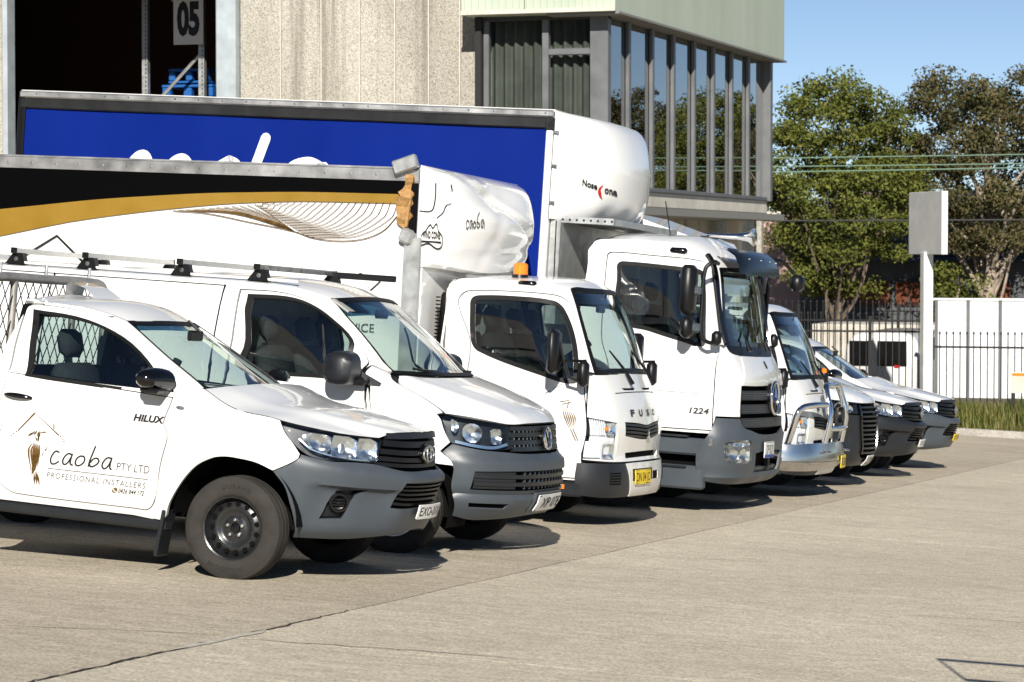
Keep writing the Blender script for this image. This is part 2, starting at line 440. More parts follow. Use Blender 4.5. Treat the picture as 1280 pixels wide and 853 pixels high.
S['VW'] = Shell([(0,0),(.01,.25),(.04,.45),(.09,.6),(.16,.73),(.26,.85),(.40,.94),(.6,.985),(.9,1.0)],
    [(.25,.70),(.32,.80),(.42,.87),(.55,.89),(.70,.885),(.76,.83),(.85,.81),(.97,.795),(1.03,.75),(1.10,.62),(1.2,.38),(1.29,.10),(1.45,-.12),(1.65,-.38),(1.82,-.605),(1.9,-.80),(1.95,-1.1)],
    [(.25,.88),(.4,.93),(.7,.95),(1.0,.945),(1.3,.925),(1.5,.89),(1.75,.82),(1.85,.77),(1.9,.72),(1.95,.6)],
    plan2=[(0,0),(.01,.25),(.03,.45),(.06,.6),(.11,.73),(.19,.86),(.33,.955),(.55,.99),(.9,1.0)], zb=(1.25,1.6))
S['CA'] = Shell([(0,0),(.015,.3),(.04,.55),(.085,.75),(.16,.88),(.28,.965),(.46,1.0)],
    [(.25,1.10),(.3,1.14),(.42,1.15),(.56,1.13),(.6,1.11),(.8,1.125),(1.0,1.09),(1.3,.97),(1.33,.96),(2.02,.66),(2.06,.60),(2.12,.45)],
    [(.25,.82),(.4,.84),(1.3,.84),(1.6,.81),(1.95,.74),(2.02,.70),(2.1,.6)])
S['AT'] = Shell([(0,0),(.01,.3),(.04,.6),(.09,.8),(.18,.93),(.32,.99),(.5,1.0)],
    [(.28,1.18),(.36,1.25),(.6,1.27),(.9,1.26),(1.0,1.25),(1.27,1.24),(1.6,1.09),(2.33,.93),(2.45,.85),(2.58,.6)],
    [(.28,1.08),(.5,1.12),(1.0,1.14),(1.6,1.135),(2.3,1.06),(2.5,1.0),(2.62,.85)])

# ------------------------------------------------------------------ vehicle kit
def frame(x, y, yaw=0.0):
    """matrix of a vehicle standing on the sloping yard, X forward"""
    ez = np.array([SX, SY, 1]); ez /= np.linalg.norm(ez)
    ex = np.array([math.cos(yaw), math.sin(yaw), 0]); ex -= ez*(ex @ ez); ex /= np.linalg.norm(ex); ey = np.cross(ez, ex)
    return Matrix(((ex[0], ey[0], ez[0], x), (ex[1], ey[1], ez[1], y), (ex[2], ey[2], ez[2], gz(x, y)), (0, 0, 0, 1)))
def rake(p):
    """nose-down stance of the body on its springs, turned about the ground point under the front axle"""
    c, s = math.cos(p), math.sin(p)
    return lambda q: (c*q[0]+s*q[2], q[1], -s*q[0]+c*q[2])
class Veh:
    def __init__(s, name, x, y, label, cat, group=None, pitch=0.0, yaw=0.0):
        s.root = empty(name, mat=frame(x, y, yaw)); tag(s.root, label, cat, group); s.xf = rake(pitch) if pitch else None
    def add(s, name, mb, mat, parent=None, sm=35, fix=False, raw=False):
        return mb.build(name, mat, parent or s.root, sm, fix, None if raw else s.xf)
def wheel(veh, x, y, R, wd, rimR, side, style='steel', nuts=5, text=None, z0=None):
    """side = -1 right (y<0), +1 left"""
    z = R-.012 if z0 is None else z0
    c = (x, y, z); h = wd/2
    t = MB().lathe([(-h*.72, rimR*.98), (-h*.98, rimR*1.10), (-h, (R+rimR)/2), (-h*.95, R-.035), (-h*.80, R-.008), (-h*.5, R), (-h*.48, R-.008), (-h*.44, R-.008), (-h*.42, R), (-h*.06, R), (-h*.04, R-.008), (h*.04, R-.008), (h*.06, R), (h*.42, R), (h*.44, R-.008), (h*.48, R-.008), (h*.5, R), (h*.80, R-.008), (h*.95, R-.035),
                    (h*1.0, (R+rimR)/2+.012), (h*.985, (R+rimR)/2-.012), (h*.965, rimR*1.10), (h*.80, rimR*1.0), (h*.6, rimR*.97)], c, 1, 56, side, caps=False)
    w_ = empty('wheel'); w_.parent = veh.root
    t.build('tyre', 'tyre', w_, 40)
    rim = MB()
    rim.lathe([(h*.62, rimR*.985), (h*.80, rimR*1.015), (h*.84, rimR*1.0), (h*.80, rimR*.955), (h*.45, rimR*.93), (h*.18, rimR*.88)], c, 1, 48, side, caps=False)
    mat = 'steel_rim' if style == 'steel' else ('alloy' if style == 'alloy' else 'cream_paint')
    if style == 'alloy':
        rim.build('rim', mat, w_, 40)
        for k in range(5):
            a = 2*math.pi*k/5
            sp = MB()
            d = V3(math.cos(a), 0, math.sin(a)); n = V3(-math.sin(a), 0, math.cos(a)); o = V3(0, side, 0)
            q = []
            for rr, ww, oo in ((.03, .055, h*.5), (rimR*.5, .045, h*.55), (rimR*.93, .075, h*.62)):
                q.append([V3(*c)+d*rr-n*ww+o*(oo-.012), V3(*c)+d*rr-n*ww*.7+o*oo, V3(*c)+d*rr+n*ww*.7+o*oo, V3(*c)+d*rr+n*ww+o*(oo-.012)])
            sp.grid(q); sp.build('spoke', mat, w_, 40)
        MB().lathe([(h*.2, rimR*.9), (h*.18, .05)], c, 1, 32, side, caps=False).build('brake_disc', 'dark_steel', w_, 40)
        MB().lathe([(h*.4, .06), (h*.58, .055), (h*.62, .03), (h*.62, 0.001)], c, 1, 24, side, caps=False).build('hub_cap', 'satin_metal', w_, 40)
        return w_
    # pressed disc with a raised ring, vent holes and a hub
    dish = [(h*.20, rimR*.90), (h*.26, rimR*.86), (h*.42, rimR*.72), (h*.46, rimR*.64), (h*.42, rimR*.58), (h*.30, rimR*.52), (h*.24, rimR*.44), (h*.26, rimR*.36), (h*.30, rimR*.32), (h*.30, 0.001)]
    if style == 'truck': dish = [(h*.2, rimR*.9), (-h*.1, rimR*.8), (-h*.35, rimR*.6), (-h*.35, rimR*.45), (h*.1, rimR*.42), (h*.15, .001)]
    rim.lathe(dish, c, 1, 48, side, caps=False); rim.build('rim', mat, w_, 40)
    nh = 15
    for k in range(nh):
        a = 2*math.pi*(k+.5)/nh; rr = rimR*.765
        e = MB(); pr = h*.39+.003
        cc = V3(*c)+V3(math.cos(a)*rr, side*pr, math.sin(a)*rr); e.lathe([(-.004, .016*rimR/.2), (.006, .0155*rimR/.2)], cc, 1, 12, side)
        e.build('vent_hole', 'black_matte', w_, 40)
    for k in range(nuts):
        a = 2*math.pi*k/nuts+math.pi/2
        cc = V3(*c)+V3(math.cos(a)*rimR*.26, side*h*.30, math.sin(a)*rimR*.26)
        MB().lathe([(0, .0125), (.018, .011), (.02, .001)], cc, 1, 6, side, caps=False).build('wheel_nut', 'satin_metal', w_, 20)
    MB().lathe([(h*.30, rimR*.17), (h*.42, rimR*.15), (h*.44, rimR*.10), (h*.44, .001)], c, 1, 24, side, caps=False).build('hub_cap', 'black_gloss', w_, 40)
    if text:
        for body, a0, span, fl in text:
            tm = MB(); rm = (R+rimR)/2
            def fn(u, v):
                a = a0 - side*0 + (u-.5)*span*(1 if fl else -1); rr = rm + (v-.5)*.030*(-1 if fl else 1)
                s_ = -side
                return V3(*c)+V3(math.cos(a)*rr*s_*s_, side*(h*1.008), math.sin(a)*rr)
            lettering(tm, body, fn, 0, 1, 0, 1, bold=.01, spacing=1.15); tm.build('tyre_lettering', 'tyre_letter', w_)
    return w_
def strip(mb, fn, pts, w0, off, thick, res=.05):
    """raised strip following a polyline in the chart"""
    P = [np.asarray(p, float) for p in crom(pts, 5)]; L = []; R = []
    for i, p in enumerate(P):
        t = P[min(i+1, len(P)-1)]-P[max(i-1, 0)]; t = t/(np.linalg.norm(t)+1e-9); n = V3(-t[1], t[0])*w0/2; L.append(p+n); R.append(p-n)
    return patch(mb, fn, L+R[::-1], res=res, off=off, thick=thick)
def ellipse(cx, cy, a, b, n=20): return [V3(cx+a*math.cos(2*math.pi*i/n), cy+b*math.sin(2*math.pi*i/n)) for i in range(n)]
def rect(u0, u1, z0, z1, r=0.0, n=3):
    if r <= 0: return [V3(u0, z0), V3(u1, z0), V3(u1, z1), V3(u0, z1)]
    o = []
    for cx, cy, a0 in ((u1-r, z0+r, -90), (u1-r, z1-r, 0), (u0+r, z1-r, 90), (u0+r, z0+r, 180)):
        for i in range(n+1): a = math.radians(a0+90*i/n); o.append(V3(cx+r*math.cos(a), cy+r*math.sin(a)))
    return o
def seat(veh, x, y, z, mat='seat_cloth', h=.62):
    s = empty('seat'); s.parent = veh.root
    MB().box((x+.22, y, z+.07), (.52, .50, .15), ch=.05).build('cushion', mat, s, 50, xf=veh.xf)
    a = math.radians(-14); R = np.array([[math.cos(a), 0, math.sin(a)], [0, 1, 0], [-math.sin(a), 0, math.cos(a)]])
    MB().box((x-.10, y, z+h*.5+.08), (.15, .50, h), R, .055).build('backrest', mat, s, 50, xf=veh.xf)
    MB().box((x-.20, y, z+h+.20), (.10, .26, .19), R, .045).build('headrest', mat, s, 50, xf=veh.xf)
    return s
def steering(veh, x, y, z, R=.19, tilt=62):
    s = empty('steering_wheel'); s.parent = veh.root
    a = math.radians(tilt); d = V3(-math.sin(a), 0, math.cos(a)); e = V3(math.cos(a), 0, math.sin(a))
    c = V3(x, y, z); f = V3(0, 1, 0)
    MB().tube([c+R*(math.cos(t)*f+math.sin(t)*d*-1*0+math.sin(t)*V3(math.cos(a-math.pi/2)*-1, 0, math.sin(math.pi/2-a)*-1)*0 + math.sin(t)*np.cross(e, f)) for t in np.linspace(0, 2*math.pi, 25)[:-1]], .016, 8, closed=True).build('rim', 'dash', s, 60, xf=veh.xf)
    g = np.cross(e, f)
    sp = MB()
    for t in (0, math.pi, math.pi*1.5): sp.tube([c, c+R*(math.cos(t)*f+math.sin(t)*g)], .018, 6)
    sp.lathe([(-.02, .06), (.02, .055)], c, 0, 12); sp.tube([c, c-e*-.35], .03, 6); sp.build('spokes', 'dash', s, 60, xf=veh.xf)
    return s
def plate(veh, fn, w, h, body, style='white', off=.012, badge=None):
    """number plate centred on the nose: fn(u, z, off); chart centre (0, 0)"""
    o = veh.add('number_plate', patch(MB(), fn, rect(-w/2, w/2, -h/2, h/2, .008), res=.06, off=off, thick=.008), 'plate_yellow' if style == 'yellow' else 'plate_white')
    g = lambda u, z: fn(-u, z, off+.0015)
    t = MB(); x0 = -w/2+w*.06
    if badge: x0 = -w/2+w*.16
    lettering(t, body, g, x0, w/2-w*.05, -h*.30, h*.32, bold=.004); veh.add('lettering', t, 'ink', o)
    t = MB()
    for q in (rect(-w/2+.004, w/2-.004, h/2-.010, h/2-.006), rect(-w/2+.004, w/2-.004, -h/2+.006, -h/2+.010)):
        t.add([g(*p) for p in q], [(0,1,2,3)])
    veh.add('border', t, 'ink', o)
    if badge == 'blue':
        veh.add('badge', MB().add([g(*p) for p in rect(-w/2+.003, -w/2+w*.085, -h/2+.003, h/2-.003)], [(0,1,2,3)]), 'ink_blue', o)
    if badge == 'bluefoot':
        veh.add('badge', MB().add([g(*p) for p in rect(-w/2+.003, w/2-.003, -h/2+.002, -h/2+h*.2)], [(0,1,2,3)]), 'ink_blue', o)
    return o

HX = {'fender': [(1.931, 1.201, 1), (1.912, 1.099), (1.973, 0.885), (2.004, 0.656), (1.991, 0.426), (1.947, 0.318, 1), (1.848, 0.31, 1), (1.883, 0.427), (1.851, 0.546), (1.762, 0.682), (1.655, 0.757), (1.58, 0.78), (1.506, 0.787), (1.366, 0.783), (1.248, 0.745, 1), (1.034, 0.922, 1), (1.075, 0.986), (1.142, 1.061), (1.177, 1.128, 1), (1.232, 1.131), (1.445, 1.114), (1.551, 1.13), (1.695, 1.183, 1), (1.819, 1.197)],
 'door': [(3.1, 1.153, 1), (1.912, 1.099, 1), (1.973, 0.885), (2.004, 0.656), (1.991, 0.426), (2.009, 0.375), (2.091, 0.371), (2.945, 0.377), (3.048, 0.404), (3.129, 0.463), (3.18, 0.659), (3.134, 0.976)],
 'doorframe': [(2.094, 1.153, 1), (1.887, 1.284), (1.458, 1.538), (1.322, 1.596), (1.014, 1.591), (0.83, 1.54), (0.79, 1.474), (0.873, 1.222), (0.907, 1.175), (0.978, 1.097, 1)],
 'dwin': [(1.346, 1.559, 1), (1.008, 1.523), (0.886, 1.405), (0.98, 1.17), (1.023, 1.107, 1), (1.326, 1.114), (1.971, 1.142, 1)],
 'sill': [(3.327, 0.415, 1), (1.977, 0.357, 1), (1.947, 0.318, 1), (1.848, 0.31, 1), (1.869, 0.319), (3.288, 0.341, 1)],
 'ws': [(0.691, 1.547, 1), (0.703, 1.346), (0.681, 1.16, 1)],
 'wsc': [(0.191, 1.555), (0.17, 1.163)],
 'hl': [(1.177, 1.128, 1), (0.99, 1.129), (0.481, 1.141, 1), (0.517, 0.944, 1), (0.693, 0.937), (0.84, 0.916), (0.979, 0.922), (1.075, 0.986), (1.142, 1.061)],
 'bonnet': [(1.695, 1.183), (1.551, 1.13), (1.445, 1.114), (1.232, 1.131), (1.177, 1.128), (0.99, 1.129), (0.481, 1.141), (0.462, 1.165), (0.249, 1.195), (0.0, 1.2)],
 'grille': [(0.0, 1.2), (0.249, 1.195), (0.462, 1.165, 1), (0.517, 0.936, 1), (0.318, 0.911), (0.043, 0.918)],
 'bumper': [(0.057, 0.912), (0.328, 0.904), (0.517, 0.936), (0.693, 0.929), (0.846, 0.909), (0.983, 0.916), (1.034, 0.922, 1), (1.248, 0.745, 1), (1.16, 0.638), (1.094, 0.491), (0.963, 0.28, 1), (0.598, 0.285), (0.426, 0.31), (0.079, 0.365)],
 'lgrille': [(0.087, 0.796), (0.341, 0.777, 1), (0.404, 0.511, 1), (0.111, 0.525)],
 'fog': [(0.815, 0.633), (0.701, 0.652), (0.578, 0.666, 1), (0.689, 0.598), (0.745, 0.424, 1), (0.894, 0.416, 1), (0.865, 0.527)],
 'misc': [(0.781, 0.54), (0.003, 1.058), (0.209, 0.567), (0.0, 0.584), (0.0, 0.495), (0.158, 0.463), (1.851, 1.041), (3.004, 1.003)],
 'logo': [(2.894, 0.909), (3.127, 0.748), (2.731, 0.746), (2.759, 0.481), (2.777, 0.564), (2.075, 0.564), (2.166, 0.959), (1.952, 0.928), (2.066, 0.481), (2.288, 0.489)]}
TR = {'v_hl': [(1.112, 1.016, 1), (0.873, 1.007), (0.575, 0.966, 1), (0.505, 0.833), (0.681, 0.786), (0.84, 0.796), (1.054, 0.827), (1.101, 0.931)],
 'v_grille': [(0.0, 0.973), (0.305, 0.974), (0.546, 0.968, 1), (0.492, 0.831), (0.549, 0.776, 1), (0.276, 0.768), (0.05, 0.766)],
 'v_bumpT': [(0.055, 0.76), (0.506, 0.771), (0.682, 0.781), (0.841, 0.79), (1.055, 0.821), (1.136, 0.758)],
 'v_bumpB': [(0.703, 0.251), (0.489, 0.282), (0.089, 0.302), (0.0, 0.339)],
 'v_intake': [(0.191, 0.642), (0.77, 0.643), (0.976, 0.629, 1), (0.974, 0.499, 1), (0.523, 0.502), (0.163, 0.505)],
 'v_slot': [(0.949, 0.403), (0.695, 0.362)],
 'v_plate': [(0.31, 0.472), (0.155, 0.349)],
 'v_dwin': [(1.416, 1.776, 1), (1.154, 1.778), (1.038, 1.746), (0.964, 1.66), (0.962, 1.476), (1.348, 1.209, 1), (1.59, 1.22), (1.993, 1.214), (2.2, 1.223, 1), (1.862, 1.376)],
 'v_door': [(1.438, 1.815, 1), (1.139, 1.811), (0.991, 1.749), (0.928, 1.63), (0.927, 1.396), (0.966, 1.334), (1.558, 1.085)],
 'v_doorr': [(1.438, 1.815), (1.91, 1.432)],
 'v_sail': [(0.965, 1.476), (1.16, 1.207), (1.227, 1.185), (1.432, 1.186)],
 'v_ws': [(0.0, 1.826), (0.502, 1.811), (0.802, 1.794, 1), (0.826, 1.548), (0.827, 1.284, 1), (0.56, 1.286), (0.05, 1.29)],
 'v_shut': [(0.973, 1.29), (0.88, 1.277), (1.026, 1.201), (1.025, 1.121), (1.045, 1.026)],
 'v_crease': [(1.535, 1.039), (1.107, 1.027)],
 'v_misc': [(0.022, 0.864), (1.36, 1.313), (1.22, 1.248)],
 'c_ws': [(0.0, 2.022), (0.659, 2.011, 1), (0.691, 1.717), (0.667, 1.309, 1), (0.0, 1.326)],
 'c_door': [(1.753, 1.834), (1.654, 1.939), (1.5, 1.959), (1.21, 1.965), (0.931, 1.958), (0.8, 1.938), (0.736, 1.875), (0.73, 1.682), (0.731, 1.472), (0.757, 1.34), (0.857, 1.086), (0.901, 0.68), (0.941, 0.419, 1)],
 'c_dwin': [(1.629, 1.839), (1.588, 1.888), (1.523, 1.905), (1.235, 1.912), (0.881, 1.889), (0.821, 1.825), (0.798, 1.575), (0.839, 1.333), (0.907, 1.224), (1.166, 1.279), (1.673, 1.452), (1.708, 1.543)],
 'c_hlu': [(0.884, 0.942), (0.578, 0.896), (0.569, 0.764), (0.908, 0.775)],
 'c_hll': [(0.913, 0.763), (0.587, 0.737), (0.566, 0.581), (0.908, 0.589)],
 'c_grille': [(0.0, 0.875), (0.464, 0.903, 1), (0.46, 0.783, 1), (0.0, 0.741)],
 'c_slot': [(0.001, 0.647), (0.429, 0.639, 1), (0.408, 0.592, 1), (0.0, 0.599)],
 'c_bump': [(0.931, 0.548), (0.468, 0.54), (0.379, 0.272), (0.732, 0.266), (0.925, 0.28)],
 'c_line': [(0.453, 1.136), (0.399, 1.196), (0.278, 0.975), (0.0, 0.986), (0.162, 0.427), (0.0, 0.789)],
 'c_plate': [(0.329, 0.489), (0.0, 0.496), (0.322, 0.367)],
 'c_mir': [(0.965, 1.658), (1.058, 1.302)],
 'a_ws': [(0.153, 2.33), (0.808, 2.322, 1), (0.852, 1.913), (0.839, 1.614, 1), (0.107, 1.609)],
 'a_strip': [(0.973, 2.432), (0.968, 2.059), (0.908, 1.627)],
 'a_door': [(2.112, 1.918), (2.077, 2.149), (2.01, 2.378), (1.932, 2.419), (1.534, 2.408), (1.122, 2.388), (1.032, 2.348), (1.015, 1.944), (1.026, 1.539), (1.163, 1.161), (1.209, 0.792, 1), (1.624, 0.788)],
 'a_dwin': [(1.932, 2.23), (1.917, 2.299), (1.86, 2.324), (1.317, 2.302), (1.133, 2.289), (1.094, 2.255), (1.151, 1.654), (1.197, 1.585), (1.381, 1.622), (1.679, 1.699), (1.964, 1.791)],
 'a_crease': [(1.608, 1.132), (1.21, 1.124)],
 'a_panel': [(0.653, 1.506), (0.839, 1.208), (0.858, 0.929), (1.184, 0.916)],
 'a_grille': [(0.149, 1.224), (0.85, 1.201, 1), (0.861, 0.846, 1), (0.538, 0.813), (0.079, 0.807)],
 'a_bump': [(1.184, 0.916), (1.243, 0.763), (1.236, 0.311), (0.502, 0.307)],
 'a_hl': [(1.086, 0.683), (0.665, 0.701), (0.651, 0.504), (1.063, 0.507)],
 'a_misc': [(0.0, 1.116), (0.0, 1.277), (0.222, 0.684), (0.138, 0.536), (1.449, 0.954), (1.256, 0.99)],
 'a_fog': [(0.564, 0.6), (0.531, 0.391)]}
# ------------------------------------------------------------------ ground
def concrete(name, a, b, dark, grain=.25):
    k = NT(name); B = k.b; B.inputs['Roughness'].default_value = .88; B.inputs['Specular IOR Level'].default_value = .25
    c = k.n('ShaderNodeTexCoord'); g = k.n('ShaderNodeNewGeometry')
    def nz(sc, det, rough=.6, scale=(1, 1, 1)):
        mp = k.n('ShaderNodeMapping'); mp.inputs['Scale'].default_value = scale; k.l(g, mp)
        t = k.n('ShaderNodeTexNoise'); t.inputs['Scale'].default_value = sc; t.inputs['Detail'].default_value = det; t.inputs['Roughness'].default_value = rough; k.l(mp, t); return t
    big = k.ramp(nz(.35, 6, .62), [(.36, a), (.64, b)])
    st = k.ramp(nz(.9, 8, .7, (.5, 2.2, 1)), [(.50, 0), (.72, .55)]); m1 = k.mix(st, big, dark)
    tr = k.ramp(nz(2.0, 5, .6, (.22, 3.0, 1)), [(.52, 0), (.75, .30)]); m2 = k.mix(tr, m1, dark)
    gr = k.ramp(nz(48, 4, .8), [(.40, .62), (.5, 1.0), (.60, 1.30)]); m3 = k.mix(.85, m2, gr, 'MULTIPLY')
    sm1 = k.ramp(nz(9, 5, .7, (.6, 1.6, 1)), [(.40, .86), (.60, 1.12)]); m3 = k.mix(.8, m3, sm1, 'MULTIPLY')
    f2 = k.ramp(nz(240, 2, .8), [(.3, .66), (.5, 1), (.72, 1.30)]); m4 = k.mix(grain*2.2, m3, f2, 'MULTIPLY')
    sp = k.ramp(nz(12, 2, .5), [(.70, 0), (.74, .5)]); m5 = k.mix(sp, m4, tuple(q*.6 for q in dark))
    k.color(m5); k.bump(nz(160, 4, .7), .35, .004)
    return k
concrete('slab_new', (.525, .465, .355), (.615, .55, .425), (.43, .375, .285)); concrete('slab_old', (.45, .385, .29), (.54, .475, .365), (.33, .28, .21), .42)
pm('joint_dirt', (.035, .03, .025), .95, spec=.1); concrete('kerb_concrete', (.30, .28, .25), (.42, .39, .35), (.18, .16, .13))
concrete('road_asphalt', (.06, .06, .06), (.10, .10, .095), (.05, .05, .05))
land = MB(); gx_ = [-1500, -300, -80, -40, -20, 0, 20, 40, 80, 300, 1500]; gy_ = [-1500, -300, -60, -20, 20, 49.5, 51.4, 53.2, 55, 60, 90, 300, 1500]
cl = lambda v, a, b: max(a, min(b, v))
def landz(x, y): return -SX*cl(x, -40, 40) - SY*cl(y, -60, 60) - .30 + .55*smooth(51.0, 53.6, y)*(1-smooth(70, 90, y)*.5)
land.grid([[V3(x, y, landz(x, y)) for x in gx_] for y in gy_])
k = NT('earth'); n1 = k.noise(.25, 6, .6); r1 = k.ramp(n1, [(.35, (.10, .09, .06)), (.65, (.17, .15, .10))]); k.color(r1); k.b.inputs['Roughness'].default_value = .95
tag(land.build('ground', 'earth'), kind='structure')
yard = MB(); yard.add([V3(x, y, gz(x, y)-.0035) for x, y in ((-46, -46), (46, -46), (46, 50.9), (-46, 50.9))], [(0, 1, 2, 3)]); yo = tag(yard.build('yard', 'joint_dirt'), kind='structure')
xs_ = [-44.0, -37, -30.3, -23.6, -17.8, -11.8, -5.80, -.3, 5.2, 10.7, 16.2, 22, 30, 44]; ys_ = [-44, -35, -26, -19, -12.5, -7.6, -2.4, 2.6, 7.6, 12.62, 17.7, 22.8, 27.9, 33.0, 38.1, 43.2, 47.4, 50.9]
rs = random.Random(4)
for i in range(len(xs_)-1):
    for j in range(len(ys_)-1):
        g_ = .008; x0, x1, y0, y1 = xs_[i]+g_, xs_[i+1]-g_, ys_[j]+.004, ys_[j+1]-.004; e = rs.uniform(-.0006, .0); sk = .018*(1 if i == 5 else 0)
        old = i <= 5; nx_ = 10 if (4 <= i <= 9 and 5 <= j) else 1
        wob = lambda t, s: .010*math.sin(t*3.1+s)+.006*math.sin(t*9.7+s*2)
        top = []
        for t in np.linspace(0, 1, nx_+1): top.append((x0+(x1-x0)*t, y0+wob(x0+(x1-x0)*t, j)*.5))
        for t in np.linspace(0, 1, nx_+1)[1:]: top.append((x1+wob(y0+(y1-y0)*t, i)*.5, y0+(y1-y0)*t))
        for t in np.linspace(1, 0, nx_+1)[1:]: top.append((x0+(x1-x0)*t, y1+wob(x0+(x1-x0)*t, j+1)*.5))
        for t in np.linspace(1, 0, nx_+1)[1:-1]: top.append((x0+wob(y0+(y1-y0)*t, i-1)*.5, y0+(y1-y0)*t))
        m = MB(); n = len(top); m.add([V3(x, y, gz(x, y)+e) for x, y in top]+[V3(x, y, gz(x, y)-.02) for x, y in top], [tuple(range(n))]+[(q, q+n, (q+1) % n+n, (q+1) % n) for q in range(n)])
        m.build('slab', 'slab_old' if old else 'slab_new', yo)
# broken joint edge filled with pale mortar, hairline cracks
def decal(name, pts, mat, dz=.004):
    m = MB(); m.add([V3(x, y, gz(x, y)+dz) for x, y in pts], cap2d(pts)); return m.build(name, mat, yo)
pm('mortar', (.50, .46, .39), .9, var=.25, vs=30)
cx0 = [(-5.80, 11.9), (-5.77, 12.1), (-5.755, 12.35), (-5.76, 12.6), (-5.735, 12.85), (-5.78, 13.0), (-5.81, 12.6), (-5.80, 12.3), (-5.82, 12.1)]
decal('joint_patch', cx0, 'mortar')
pm('crack_dark', (.05, .042, .035), .95, spec=.1)
rc = random.Random(9)
def crack(a, b, w=.012, n=26, amp=.05):
    P = []; off = 0
    for i in range(n+1):
        t = i/n; off = off*.7+rc.uniform(-amp, amp); P.append((a[0]+(b[0]-a[0])*t-(b[1]-a[1])*off*.3, a[1]+(b[1]-a[1])*t+(b[0]-a[0])*off*.3))
    m = MB(); stroke(m, P, [w*.4, w, w*.8, w, w*.3], lambda x, y: V3(x, y, gz(x, y)+.0035), smooth_=False); m.build('crack', 'crack_dark', yo)
crack((-5.81, 10.2), (-5.79, 14.2), .016, 70, .012); crack((-5.74, 12.55), (-4.3, 12.82), .014); crack((-3.0, 16.6), (-.4, 16.9), .010); crack((-5.75, 19.2), (-4.3, 19.7), .010); crack((-2.0, 21.5), (.3, 22.4), .008); crack((-6.9, 12.2), (-5.85, 12.66), .010)
# kerb and street beyond
for i in range(14):
    x0 = -16+i*2.4; m = MB(); z0 = gz(x0+1.2, 51.05)
    m.box((x0+1.2, 51.06, z0+.03), (2.388, .30, .20), np.array([[1, 0, SX], [0, 1, SY], [-SX, -SY, 1]]), .02); o = tag(m.build('kerb', 'kerb_concrete', None, 40), kind='structure')
    if i: o.parent = k0
    else: k0 = o


